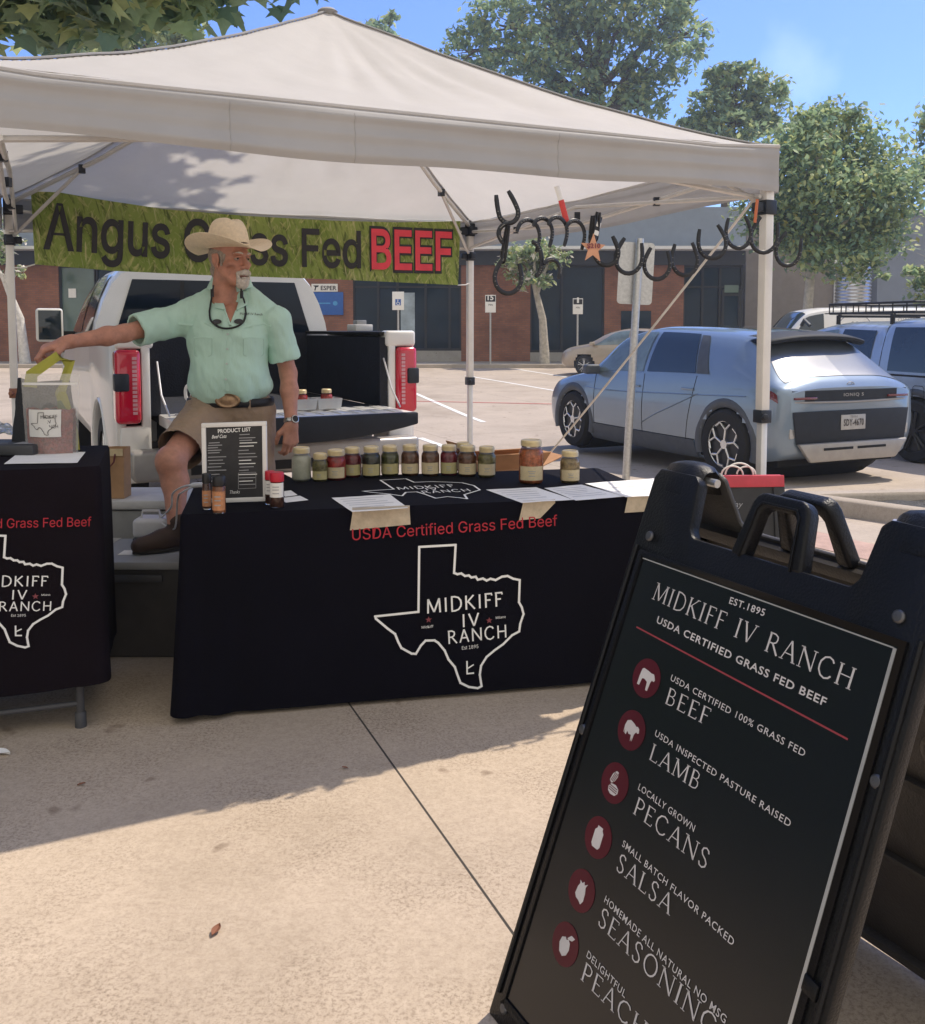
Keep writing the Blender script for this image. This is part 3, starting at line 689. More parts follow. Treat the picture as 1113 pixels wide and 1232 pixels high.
# ---------------------------------------------------------------- parking signs and the sign post
def parking_sign(x, ytop, ybase, yb2, Y, w, head, label, num=None):
    zb_ = .12 if Y >= 33 else ground_z(Y)
    p = at(x, ybase, Y); px_ = p.x; zt = at(x, ytop, Y).z; z2 = at(x, yb2, Y).z
    t = thing('parking_sign', (px_, Y, zb_), label, 'sign', 'parking signs along the far kerb')
    mb = MB(); mb.tube([(px_, Y, zb_), (px_, Y, z2 + .3)], .035, 8); mb.build('post', 'galvanised', t)
    mb = MB(); mb.bx((px_ - w / 2, Y - .055, z2), (px_ + w / 2, Y - .04, zt)); pl = mb.build('plate', 'white_paint', t, bevel=.004)
    zm = zt - (zt - z2) * .38
    if num:
        mb = MB(); mb.bx((px_ - w / 2 + .02, Y - .062, zm), (px_ + w / 2 - .02, Y - .0556, zt - .03)); mb.build('header', 'black_plain', pl)
        b = proj((px_, Y - .06, zm)); s = FPX / Y
        text_fit(pl, 'lettering', num, (0, Y - .062, 0), (0, -1, 0), (b.x - w * s * (.28 if len(num) > 1 else .1), b.y - 2), (b.x + w * s * (.28 if len(num) > 1 else .1), b.y - 2), 6, 'white_paint', .004, bold=.03)
        text_fit(pl, 'lettering', 'MIN', (0, Y - .055, 0), (0, -1, 0), (b.x - w * s * .2, b.y + 5), (b.x + w * s * .2, b.y + 5), 2.2, 'black_plain', .004)
    else:
        mb = MB(); c = (zt + z2) / 2 - .03; mb.bx((px_ - .1, Y - .062, c - .13), (px_ + .1, Y - .0556, c + .09)); mb.build('symbol_field', 'sign_blue', pl)
        mb = MB(); M = Matrix.Rotation(R(90), 3, 'X'); mb.lathe([(0, -.002), (.022, -.002), (.022, .002), (0, .002)], (px_ - .01, Y - .066, c + .055), 12, M)
        ring = [(px_ + .005 + .055 * math.cos(a), Y - .065, c - .06 + .055 * math.sin(a)) for a in np.linspace(R(-30), R(-250), 12)]
        mb.tube(ring, .011, 6); mb.tube([(px_ - .01, Y - .065, c + .03), (px_ - .005, Y - .065, c - .03), (px_ + .04, Y - .065, c - .03), (px_ + .065, Y - .065, c - .1)], .012, 6); mb.build('wheelchair_symbol', 'white_paint', pl)
    return t
parking_sign(479.5, 351, 437, 373, 33.4, .42, None, 'accessible parking sign with blue symbol in front of the storefront windows')
parking_sign(590, 355, 437, 376, 33.4, .38, None, 'parking sign reading 15 in front of the brick wall beside the tent pole', '15')
parking_sign(694.5, 359, 440, 378, 33.4, .36, None, 'parking sign reading 1 between the pale street tree and the sign post', '1')

bt = ong(753, 578); zt = at(770, 287, bt.y).z; tpx = at(770, 287, bt.y).x
sp = thing('sign_post', bt, 'leaning galvanised sign post seen from behind in front of the blue car', 'sign post')
mb = MB(); mb.tube([bt - Vector((0, 0, .02)), (tpx, bt.y, zt)], .042, 14); mb.build('pole', 'galvanised', sp, smooth=60)
mb = MB(); e = Vector((tpx - bt.x, 0, zt - bt.z)).normalized(); s = Vector((e.z, 0, -e.x))
ctr = at(765, 329, bt.y + .07); w, h, r = .185, .325, .04
out = []
for sx, sy, a0 in ((1, 1, 0), (-1, 1, 90), (-1, -1, 180), (1, -1, 270)):
    for k in range(5): out.append((sx * (w - r) + r * math.cos(R(a0 + k * 22.5)), sy * (h - r) + r * math.sin(R(a0 + k * 22.5))))
mb.prism(out, ctr, s, e, .004); mb.build('sign_plate', 'galvanised', sp)
mb = MB()
for q in (.2, -.2): mb.lathe([(0, -.02), (.012, -.02), (.012, 0), (0, 0)], ctr + e * q + Vector((0, -.1, 0)), 8, Matrix.Rotation(R(90), 3, 'X'))
mb.build('bolts', 'dark_grey', sp)

# unseen leaf mass added at left so the glossy sign mirrors something dark
V, F, Mi = leaf_cloud(np.concatenate([rng.normal(size=(26, 3)) * (.5, .9, .6) + (-17 + rng.uniform(-1, 1), y, z) for y in np.arange(-9, 16, 1.3) for z in np.arange(.6, 8.5, 1.1)]), 1.0)
mb = MB(); mb.v = V; mb.f = F; mb.m = Mi
tag(mb.build('added_foliage', ['leaf_dark', 'leaf_mid', 'leaf_dark', 'leaf_mid'], smooth=0), 'leaf mass added out of view at left to darken the sign reflection', 'added_foliage', kind='stuff')
# ---------------------------------------------------------------- canopy tent
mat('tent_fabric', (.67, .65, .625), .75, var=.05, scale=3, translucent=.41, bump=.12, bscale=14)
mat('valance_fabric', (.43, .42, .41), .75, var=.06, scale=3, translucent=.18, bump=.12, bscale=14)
mat('tent_trim', (.30, .29, .28), .7, var=.1)
mat('tent_steel', (.66, .65, .63), .42, .35, var=.08)
mat('leg_white', (.76, .74, .70), .5, var=.06)
mat('bracket_plastic', (.018, .024, .036), .45)
mat('knob_brown', (.24, .10, .06), .5)
mat('cord_white', (.74, .72, .68), .8)
PHI = .43290912; TS = 2.95; TE, TV, TP = 2.144, 1.962, 2.93
tu = Vector((math.cos(PHI), math.sin(PHI), 0)); tn = Vector((math.sin(PHI), -math.cos(PHI), 0))
BRt = Vector((.0669, 6.5578, 0)); BLt = BRt - tu * TS; FRt = BRt + tn * TS; FLt = BLt + tn * TS - tu * .16; CT = (BRt + BLt + tn * TS) / 2
tent = thing('canopy_tent', (CT.x, CT.y, 0), 'white pop up canopy tent on four legs shading the market stall', 'canopy tent')
def plan(a, b):
    return (FRt * (1 + a) * (1 + b) + FLt * (1 - a) * (1 + b) + BRt * (1 + a) * (1 - b) + BLt * (1 - a) * (1 - b)) / 4 if max(abs(a), abs(b)) > .999 else CT + tu * (a * TS / 2) + tn * (b * TS / 2) - tu * (.04 * (1 - a) * (1 + b) * max(abs(a), abs(b)) ** 2)
def roof(a, b, lift=0.0):
    r = max(abs(a), abs(b)); t = 1 - r; m = min(abs(a), abs(b)) / max(r, 1e-6)
    z = TE + (TP - TE) * t ** 1.22 - .05 * math.sin(math.pi * t) * (1 - m) ** .8
    p = plan(a, b)
    ang = math.atan2(b, a); w = .012 * math.sin(math.pi * min(1, r * 1.15)) * mnoise.noise(Vector((math.cos(ang) * 9, math.sin(ang) * 9, r * 2))) + .006 * mnoise.noise(Vector((p.x * 5, p.y * 5, 1)))
    edge = -.022 * (1 - m) * max(0, r - .85) / .15
    return Vector((p.x, p.y, z + w + edge + lift))
mb = MB(); mb.grid(lambda u, v: roof(u * 2 - 1, v * 2 - 1), 140, 140)
tent_roof = mb.build('canopy_roof', 'tent_fabric', tent, smooth=60)
mb = MB()
for sa, sb in ((1, 1), (1, -1), (-1, 1), (-1, -1)):
    mb.tube([roof(sa * q, sb * q, .004) for q in np.linspace(.01, .995, 30)], .011, 6, sc=(.45, 1), up=(0, 0, 1))
mb.build('ridge_seam', 'tent_trim', tent_roof)
mb = MB(); mb.lathe([(.03, -.02), (.05, 0), (.035, .012), (.0, .016)], (CT.x, CT.y, TP), 12); mb.build('peak_cap', 'tent_trim', tent_roof)
crn = [(-1, 1), (1, 1), (1, -1), (-1, -1)]
PROF = [(.004, .0), (.018, -.012), (.022, -.03), (.012, -.05), (.014, -.066), (.022, -.090), (.013, -.115), (.015, -.140), (.019, -.160), (.014, -.182)]
for k in range(4):
    (a0, b0), (a1, b1) = crn[k], crn[(k + 1) % 4]; out = (tu * ((a0 + a1) / 2) + tn * ((b0 + b1) / 2)).normalized()
    def val(u, v):
        i = v * (len(PROF) - 1); j = min(int(i), len(PROF) - 2); f = i - j
        o = PROF[j][0] * (1 - f) + PROF[j + 1][0] * f; z = PROF[j][1] * (1 - f) + PROF[j + 1][1] * f
        q = roof(a0 + (a1 - a0) * u, b0 + (b1 - b0) * u) if v == 0 else plan(a0 + (a1 - a0) * u, b0 + (b1 - b0) * u)
        m = math.sin(math.pi * u); o = o * (.25 + .75 * min(1, m * 6)) * (1 + .7 * mnoise.noise(Vector((u * 3.3 + k, v * 3.0, 7)))) + v * .018 * mnoise.noise(Vector((u * 5 + k * 9, v * 1.2, 3.1))) * min(1, 5 * m)
        zz = TE + z - .022 * min(1, m * 3) * (1 - v) + .016 * v * mnoise.noise(Vector((u * 4, k * 3.3, 0))) - (.012 * m * v)
        return Vector((q.x, q.y, zz)) + out * o
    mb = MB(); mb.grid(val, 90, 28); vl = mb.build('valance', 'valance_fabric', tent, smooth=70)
    mb = MB(); mb.tube([val(u, .001) + Vector((0, 0, .004)) for u in np.linspace(.0, 1, 60)], .008, 6); mb.build('eave_webbing', 'tent_fabric', vl)
    for u in (.28, .41, .66): mb = MB(); mb.tube([val(u, v) + out * .0005 for v in np.linspace(.15, 1, 14)], .0013, 4); mb.build('seam', 'valance_fabric', vl)
LEGI = .03
for (a, b) in crn:
    p = plan(a, b) - tu * (a * LEGI) - tn * (b * LEGI); g = ground_z(p.y) ; M = rotz(PHI)
    mb = MB(); mb.box((p.x, p.y, (1.02 + TE - .05) / 2), (.042, .042, TE - .05 - 1.02), M); lg = mb.build('leg', 'leg_white', tent, bevel=.004)
    mb = MB(); mb.box((p.x, p.y, (g + .012 + 1.02) / 2), (.032, .032, 1.02 - g - .012), M); mb.build('lower_tube', 'tent_steel', lg, bevel=.003)
    mb = MB(); mb.box((p.x, p.y, g + .006), (.06, .06, .012), M); mb.build('foot_plate', 'tent_steel', lg)
    mb = MB(); mb.box((p.x, p.y, 1.03), (.055, .055, .055), M); mb.tube([p + Vector((0, -.02, 1.03)), p + Vector((.0, -.05, 1.03))], .014, 8); mb.build('height_latch', 'knob_brown' if (a, b) == (-1, -1) else 'bracket_plastic', lg, bevel=.004)
    mb = MB(); mb.box((p.x, p.y, TE - .06), (.056, .056, .09), M)
    for d in (tu * -a, tn * -b): mb.box(p + d * .05 + Vector((0, 0, TE - .07)), (.05, .05, .05), M)
    mb.build('corner_bracket', 'bracket_plastic', lg, bevel=.006); mb = MB()
    mb.box((p.x, p.y, 1.90), (.060, .060, .06), M)
    for d in (tu * -a, tn * -b): mb.box(p + d * .045 + Vector((0, 0, 1.90)), (.04, .04, .04), M)
    mb.build('slider', 'bracket_plastic', lg, bevel=.006)
    rp = lambda r: roof(a * r, b * r, -.045)
    mb = MB(); mb.tube([p + Vector((0, 0, TE - .04)), rp(.66), rp(.33), rp(.04)], .013, 8); mb.tube([p + Vector((0, 0, 1.90)), rp(.72)], .010, 8); mb.build('rafter', 'tent_steel', tent)
    mb = MB(); mb.box(rp(.72), (.035, .035, .045), M); mb.build('rafter_joint', 'bracket_plastic', tent)
for k in range(4):
    (a0, b0), (a1, b1) = crn[k], crn[(k + 1) % 4]; s0 = 1 - LEGI * 2 / TS
    P0 = CT + tu * (a0 * TS / 2 * s0) + tn * (b0 * TS / 2 * s0); P1 = CT + tu * (a1 * TS / 2 * s0) + tn * (b1 * TS / 2 * s0)
    zt, zl = TE - .075, 1.975; mb = MB(); inn = -((P0 + P1) / 2 - CT).normalized() * .012
    for s, e, o in ((0, .5, 0), (1, .5, 0), (.5, 0, 1), (.5, 1, 1)):
        A = P0.lerp(P1, s); B = P0.lerp(P1, e)
        za, zb_ = (zt, zl) if not o else (zt, zl - .03)
        mb.tube([A + Vector((0, 0, za)) + inn * (1 + 2 * o), B + Vector((0, 0, zb_)) + inn * (1 + 2 * o)], .0105, 6)
    mb.build('truss', 'tent_steel', tent)
    mb = MB()
    for s in (.25, .5, .75): mb.box(P0.lerp(P1, s) + inn * 2 + Vector((0, 0, (zt + zl) / 2 - (.01 if s != .5 else .0))), (.03, .03, .04))
    mb.build('truss_joint', 'bracket_plastic', tent)

# guy rope from the front right corner to the foot of the back right leg
rp0 = FRt - tn * .06 - tu * .06 + Vector((0, 0, 1.95)); rp1 = BRt + Vector((.12, -.12, ground_z(6.5) + .06))
mb = MB(); mb.tube([rp0.lerp(rp1, t) + Vector((0, 0, -.03 * math.sin(math.pi * t))) for t in np.linspace(0, 1, 14)], .006, 6)
tag(mb.build('guy_rope', 'cord_white', loc=rp1), 'thin white guy rope slanting down from the front right tent corner', 'rope')

# ---------------------------------------------------------------- banner
def grass_print(name):
    m = bpy.data.materials.new(name); m.use_nodes = True; MATS[name] = m; nt = m.node_tree; b = nt.nodes['Principled BSDF']; L = nt.links.new; N = nt.nodes.new
    tc = N('ShaderNodeTexCoord'); b.inputs['Roughness'].default_value = .55
    def st(rot, sc, scale, lo, hi):
        m0 = N('ShaderNodeMapping'); m0.inputs['Rotation'].default_value = (0, R(rot), 0); L(tc.outputs['Object'], m0.inputs['Vector']); mp = N('ShaderNodeMapping'); mp.inputs['Scale'].default_value = sc; L(m0.outputs['Vector'], mp.inputs['Vector'])
        n = N('ShaderNodeTexNoise'); n.inputs['Scale'].default_value = scale; n.inputs['Detail'].default_value = 3; n.inputs['Distortion'].default_value = .6; L(mp.outputs['Vector'], n.inputs['Vector'])
        r = N('ShaderNodeValToRGB'); r.color_ramp.elements[0].position = lo; r.color_ramp.elements[1].position = hi; L(n.outputs['Fac'], r.inputs['Fac']); return r.outputs['Color']
    def mixc(f, a, c):
        x = N('ShaderNodeMixRGB'); L(f, x.inputs['Fac']); x.inputs['Color1'].default_value = (1, 1, 1, 1)
        if isinstance(a, tuple): x.inputs['Color1'].default_value = (*a, 1)
        else: L(a, x.inputs['Color1'])
        x.inputs['Color2'].default_value = (*c, 1); return x.outputs['Color']
    c = mixc(st(0, (1, 1, 1), 3, .3, .7), (.30, .41, .08), (.46, .54, .15))
    c = mixc(st(20, (14, 14, 2), 3, .5, .68), c, (.13, .18, .035))
    c = mixc(st(-32, (16, 16, 1.6), 3, .56, .70), c, (.68, .66, .28))
    c = mixc(st(48, (18, 18, 1.7), 3, .58, .70), c, (.56, .57, .22))
    c = mixc(st(8, (22, 22, 2), 3, .60, .70), c, (.74, .70, .38))
    L(c, b.inputs['Base Color'])
    t = N('ShaderNodeBsdfTranslucent'); L(c, t.inputs['Color']); ms = N('ShaderNodeMixShader'); ms.inputs['Fac'].default_value = .42
    L(b.outputs['BSDF'], ms.inputs[1]); L(t.outputs['BSDF'], ms.inputs[2]); L(ms.outputs['Shader'], nt.nodes['Material Output'].inputs['Surface'])
grass_print('grass_print')
mat('print_charcoal', (.028, .028, .030), .6); mat('print_red', (.78, .06, .09), .55); mat('print_white', (.82, .82, .80), .6, var=.03)
BP = BLt + tn * .10 + Vector((0, 0, 1.8)); BN = tn
def interp(pts, x):
    xs = [p[0] for p in pts]; return float(np.interp(x, xs, [p[1] for p in pts]))
topc = [(37, 226), (80, 233), (120, 240), (200, 252), (300, 260), (400, 265.5), (480, 267.5), (554, 266)]
botc = [(42, 318), (138, 326), (246, 331), (400, 336), (551, 343)]
def ban(u, v, off=0.0):
    xt = 37 + (554 - 37) * u; xb = 42 + (551 - 42) * u
    A = onp(xt, interp(topc, xt), BP, BN); B = onp(xb, interp(botc, xb), BP, BN)
    return A.lerp(B, v) + BN * (.004 * mnoise.noise(Vector((u * 9, v * 2, 0))) + off)
bn = thing('market_banner', ban(.5, 1), 'long grass printed banner hung under the back of the tent above the pickup', 'banner')
mb = MB(); mb.grid(ban, 80, 14); mb.build('banner_sheet', 'grass_print', bn, thick=.0015, smooth=60)
for s, L_, R_, cp_, bo in (('Angus', (52, 298.5), (204, 310), 54, .014), ('Grass', (221, 313), (346, 319.5), 49, .014), ('Fed', (363, 320), (434, 322), 44, .014)):
    text_fit(bn, 'lettering', s, BP, BN, L_, R_, cp_, 'print_charcoal', .010, bold=bo, grot=True)
text_fit(bn, 'lettering_outline', 'BEEF', BP, BN, (444.5, 323.8), (545, 326), 48, 'print_charcoal', .009, bold=.042, grot=True)
text_fit(bn, 'lettering', 'BEEF', BP, BN, (446.5, 322.8), (543, 325), 46, 'print_red', .013, bold=.016, grot=True)
for (x0, y0), q in (((554, 267), (569, 262)), ((551, 343), (569, 339)), ((37, 226), (13, 224)), ((42, 318), (13, 322))):
    mb = MB(); A = onp(x0, y0, BP, BN); B = onp(q[0], q[1], BP + tn * -.06, BN); mb.tube([A, A.lerp(B, .5) + Vector((0, 0, -.01)), B], .004, 6); mb.build('tie_cord', 'cord_white', bn)

# ---------------------------------------------------------------- tables and printed cloths
mat('cloth_black', (.0028, .0024, .0062), .85, var=.25, scale=2.5, spec=.14, bump=.25, bscale=260)
mat('cloth_plum', (.0070, .0040, .0066), .85, var=.25, scale=2.5, spec=.14, bump=.25, bscale=260)
mat('print_red_cloth', (.42, .02, .035), .7)
mat('print_star', (.22, .05, .06), .7)
mat('table_grey', (.06, .06, .065), .5); mat('table_top_plastic', (.5, .5, .48), .5)
TEX = [(275, 188), (418, 180), (412, 290), (425, 295), (440, 292), (455, 302), (470, 300), (480, 308), (497, 305), (505, 317), (525, 312), (540, 320), (555, 313), (575, 318), (600, 305), (622, 302), (645, 313), (670, 318), (667, 405), (678, 425), (685, 452), (672, 490), (668, 520), (640, 535), (605, 570), (570, 595), (540, 620), (518, 655), (513, 690), (520, 735), (505, 743), (470, 738), (437, 722), (425, 690), (415, 660), (390, 630), (375, 595), (350, 565), (335, 555), (300, 556), (282, 575), (262, 608), (245, 607), (205, 585), (192, 560), (180, 530), (150, 508), (105, 470), (102, 461), (272, 443)]
TEX = [(x / 3.274 + 420, y / 3.274 + 600) for x, y in TEX]
idm = lambda x, y: (x, y)
lmap = lambda x, y: (5.4 + (x - 545.8) * .892, 644 + (y - 655 + .1 * (x - 547)) * .767)
def folding_table(P, u, v, L, W, H, label):
    c = P + u * L / 2 + v * W / 2
    t = thing('folding_table', (c.x, c.y, 0), label, 'table')
    M = Matrix((u, v, (0, 0, 1))).transposed()
    mb = MB(); mb.box((c.x, c.y, H - .028), (L - .02, W - .02, .04), M); mb.build('tabletop', 'table_top_plastic', t, bevel=.008)
    for a in (.09, L - .09):
        for b in (.05, W - .05):
            q = P + u * a + v * b; mb = MB(); mb.tube([(q.x, q.y, .0), (q.x, q.y, H - .05)], .0145, 10); mb.lathe([(.02, .0), (.02, .05), (.016, .055)], (q.x, q.y, 0), 10); mb.build('leg', 'table_grey', t, smooth=50)
        mb = MB(); q0 = P + u * a + v * .05; q1 = P + u * a + v * (W - .05); mb.tube([(q0.x, q0.y, .12), (q1.x, q1.y, .12)], .011, 8); mb.build('brace', 'table_grey', t)
    mb = MB(); q0 = P + u * .09 + v * .05; q1 = P + u * (L - .09) + v * .05; mb.tube([(q0.x, q0.y, .075), (q1.x, q1.y, .085)], .011, 8); mb.build('brace', 'table_grey', t)
    return t
def cloth(P, u, v, L, W, H, hem, label, m, seed, flare=.05, fold=.017):
    c = P + u * L / 2 + v * W / 2
    t = thing('tablecloth', (c.x, c.y, H), label, 'tablecloth', 'printed stall tablecloths')
    cr = .03; loop = []
    def corner(a, b, a0):
        for k in range(7): loop.append((a + cr * math.cos(R(a0 + k * 15)), b + cr * math.sin(R(a0 + k * 15)), a0 + k * 15, 1 - abs(k - 3) / 6))
    def side(a0, b0, a1, b1, ang, n):
        for k in range(1, n): loop.append((a0 + (a1 - a0) * k / n, b0 + (b1 - b0) * k / n, ang, None))
    corner(L - cr, W - cr, 0); side(L - cr, W, cr, W, 90, 50); corner(cr, W - cr, 90); side(0, W - cr, 0, cr, 180, 26); corner(cr, cr, 180); side(cr, 0, L - cr, 0, 270, 90); corner(L - cr, cr, 270); side(L, cr, L, W - cr, 0, 26)
    n = len(loop); rows = 26; V = []; F = []
    for j in range(rows + 1):
        t_ = j / rows; z = H + .004 - (0 if j == 0 else .012 + (H - hem - .012) * ((j - 1) / (rows - 1)))
        for a, b, ang, cw in loop:
            dx, dy = math.cos(R(ang)), math.sin(R(ang))
            dc = min(math.hypot(a - x, b - y) for x in (0, L) for y in (0, W))
            k = math.exp(-(dc / .13) ** 2); tt = max(0, t_ - .02)
            o = flare * tt ** 1.2 * k + fold * tt * math.sin(dc * 46 + seed) * math.exp(-(dc / .20) ** 2) + .0042 * mnoise.noise(Vector((a * 3.4, b * 3.4 + seed, z * 2.2))) * min(1, t_ * 5) + .006 * max(0, tt - .75) * math.sin(a * 17 + b * 15 + seed)
            if j == 0: o = -.006
            q = P + u * (a + dx * o) + v * (b + dy * o); zz = z + (.012 * k * tt)
            V.append((q.x, q.y, zz))
    for j in range(rows):
        for i in range(n): l = (i + 1) % n; F.append((j * n + i, (j + 1) * n + i, (j + 1) * n + l, j * n + l)[::-1])
    F.append(tuple(range(n)))
    mb = MB(); mb.add(V, F); mb.build('cloth', m, t, smooth=50)
    return t
def cloth_print(t, P, n, mp, sc=1.0):
    f = lambda L_, R_: (mp(*L_), mp(*R_))
    line_on(t, 'state_outline', [mp(*q) for q in TEX], P, n, .0085 * sc, 'print_white', .0085, closed=True)
    for s, L_, R_, cap, b in (('MIDKIFF', (513.5, 737.4), (604.8, 728.3), 17, .0), ('IV', (556.5, 753.8), (576.4, 751.8), 15.5, .0), ('RANCH', (539, 774), (608.8, 766), 15.5, .0), ('Est 1895', (555.3, 780.8), (575, 778.7), 4.2, .0), ('Midkiff', (507, 755.5), (521, 754), 3, 0), ('Milano', (596, 744), (608, 742.6), 3, 0)):
        a, c = f(L_, R_); text_fit(t, 'lettering', s, P, n, a, c, cap * (1 if mp is idm else .74), 'print_white', .0085, bold=b, grot=True, serif='sans' if s.isupper() else False)
    a, c = f((423.7, 649.5), (669.8, 632))
    if mp is not idm: a, c = (-101, 637), (110, 632.5)
    text_fit(t, 'lettering', 'USDA Certified Grass Fed Beef', P, n, a, c, 13.5 * sc, 'print_red_cloth', .0085, grot=True)
    line_on(t, 'ranch_mark', [mp(*q) for q in ((561.3, 795), (561.5, 809.5), (569, 808.8))], P, n, .006 * sc, 'print_white', .0087)
    line_on(t, 'ranch_mark', [mp(*q) for q in ((562.5, 803), (568.8, 799))], P, n, .005 * sc, 'print_white', .0087)
    for q in ((515.3, 744.8), (588, 745.7)):
        c = onp(*mp(*q), P, n); e = Vector((-n.y, n.x, 0)); st = [(.013 * sc * (1 if k % 2 == 0 else .42) * math.sin(k * math.pi / 5), .013 * sc * (1 if k % 2 == 0 else .42) * math.cos(k * math.pi / 5)) for k in range(10)]
        mb = MB(); mb.add([c + e * a + Vector((0, 0, b)) + n * .0085 for a, b in st], [tuple(range(9, -1, -1))]); mb.build('star', 'print_star', t)
TH = .74
A = onz(216, 621, TH); B = onz(754, 599.5, TH); mu = (B - A); mu.z = 0; mu.normalize(); mv = Vector((-mu.y, mu.x, 0)); mP = Vector((A.x, A.y, 0)); mn = -mv
folding_table(mP, mu, mv, 1.83, .75, TH - .006, 'folding table under the main black cloth with the jars')
main_cloth = cloth(mP, mu, mv, 1.83, .75, TH, .012, 'black printed tablecloth reaching the ground under the jars', 'cloth_black', 2.0)
cloth_print(main_cloth, mP + Vector((0, 0, TH)), mn, idm)
tp = TH + .004
TT = [(475, 945), (605, 937), (548, 899), (655, 893), (690, 908), (760, 905), (850, 908), (890, 910), (940, 922), (965, 940), (900, 960), (912, 978), (880, 973), (830, 968), (780, 975), (740, 960), (700, 948), (655, 950), (640, 965), (590, 958), (510, 950)]
up_ = Vector((0, 0, 1))
line_on(main_cloth, 'state_outline', [(300 + x / 3.478, 320 + y / 3.478) for x, y in TT], (0, 0, tp), up_, .0085, 'print_white', .003, closed=True)
for s, L_, R_, cap in (('MIDKIFF', (480, 590), (549, 586.5), 5.2), ('IV', (514, 590.6), (528, 590), 4), ('RANCH', (510, 594.5), (567, 591.8), 5)):
    text_fit(main_cloth, 'lettering', s, (0, 0, tp), up_, L_, R_, cap, 'print_white', .003, serif='sans')
LH = .93
lu = rotz(R(18)) @ Vector((1, .0, 0)); lv = rotz(R(18)) @ Vector((0, 1, 0)); q = at(121, 561, 3.16); lP = Vector((q.x, 3.16, 0)) - lu * 1.22; LH = q.z - .004
folding_table(lP, lu, lv, 1.22, .62, LH - .006, 'taller folding table at left with its grey leg showing below the cloth')
left_cloth = cloth(lP, lu, lv, 1.22, .62, LH, at(60, 826, 3.16).z, 'short printed tablecloth on the taller table at the left edge', 'cloth_plum', 5.0, .012, .003)
cloth_print(left_cloth, lP + Vector((0, 0, LH)), -lv, lmap, .86)
# ---------------------------------------------------------------- goods on the main table
mat('jar_glass', (.9, .93, .9), .05, trans=1.0, var=0, ior=1.45)
mat('lid_gold', (.70, .57, .33), .42, .35, var=.1, scale=40)
mat('label_kraft', (.60, .49, .30), .8, var=.12, scale=40)
mat('label_green_kraft', (.46, .40, .19), .8, var=.15, scale=40)
mat('label_white', (.74, .72, .68), .8, var=.05)
mat('ink_dark', (.06, .05, .045), .8); mat('ink_grey', (.32, .32, .33), .8); mat('ink_pale', (.52, .52, .53), .8)
mat('paper', (.80, .79, .77), .85, var=.05, scale=14, bump=.06, bscale=30)
mat('kraft_tape', (.50, .42, .31), .75, var=.2, scale=20, bump=.2, bscale=40)
mat('cardboard', (.46, .25, .13), .9, var=.15, scale=8)
for nm, c in dict(cream=(.72, .70, .58), olive=(.24, .20, .06), red=(.50, .035, .025), plum=(.26, .03, .04), dark=(.05, .05, .03), green=(.11, .11, .03), brown=(.21, .085, .04), rust=(.60, .17, .06), tan=(.42, .29, .13)).items():
    mat('fill_' + nm, c, .35, var=.55 if nm != 'cream' else .06, scale=60, bump=.2, bscale=90)
def jar(x, ytop, ybase, dpx, fill, label, lab='label_kraft', group='mason jars lined up on the main table', lid='lid_gold', z=None, P=None, big=False):
    P = onz(x, ybase - 2.0, tp) if P is None else Vector(P)
    s = FPX / P.y; h = (ybase - ytop) / s * 1.0; r = dpx / 2 / s; P = Vector((P.x, P.y + r, P.z)); h *= (P.y / (P.y - r))
    t = thing('mason_jar', P, label, 'jar', group); hn = h - .022
    mb = MB(); mb.lathe([(r * .82, .0), (r * .96, .006), (r, .016), (r, hn * .74), (r * .97, hn * .82), (r * .80, hn * .93), (r * .78, hn)], P, 28); mb.build('glass', 'jar_glass', t, smooth=60)
    mb = MB(); mb.lathe([(r * .78, .006), (r * .92, .012), (r * .945, .02), (r * .945, hn * .74), (r * .9, hn * .80), (r * .74, hn * .88)], P, 24); mb.build('contents', 'fill_' + fill, t, smooth=60)
    mb = MB(); rl = r * .84
    mb.lathe([(rl, hn - .004), (rl + .0015, hn - .002)] + [(rl + .0015 * (i % 2), hn + .016 * i / 8) for i in range(9)] + [(rl, h - .003), (rl - .004, h), (rl * .8, h - .001), (rl * .78, h - .0025)], P, 32); mb.build('lid', lid, t, smooth=40)
    if lab:
        mb = MB(); a0, a1 = R(-90 - 62), R(-90 + 62); z0, z1 = hn * .10, hn * random.uniform(.46, .54)
        mb.grid(lambda u, v: P + Vector((math.cos(a0 + (a1 - a0) * u) * (r + .0012), math.sin(a0 + (a1 - a0) * u) * (r + .0012), z0 + (z1 - z0) * v)), 18, 2); lb = mb.build('label', lab, t)
        mb = MB()
        for q, wv in ((.62, .30), (.48, .22), (.30, .26)):
            mb.grid(lambda u, v: P + Vector((math.cos(R(-90) + (u - .5) * 2 * wv) * (r + .002), math.sin(R(-90) + (u - .5) * 2 * wv) * (r + .002), z0 + (z1 - z0) * (q + .05 * v))), 6, 1)
        mb.build('print', 'ink_grey', lb)
    return t
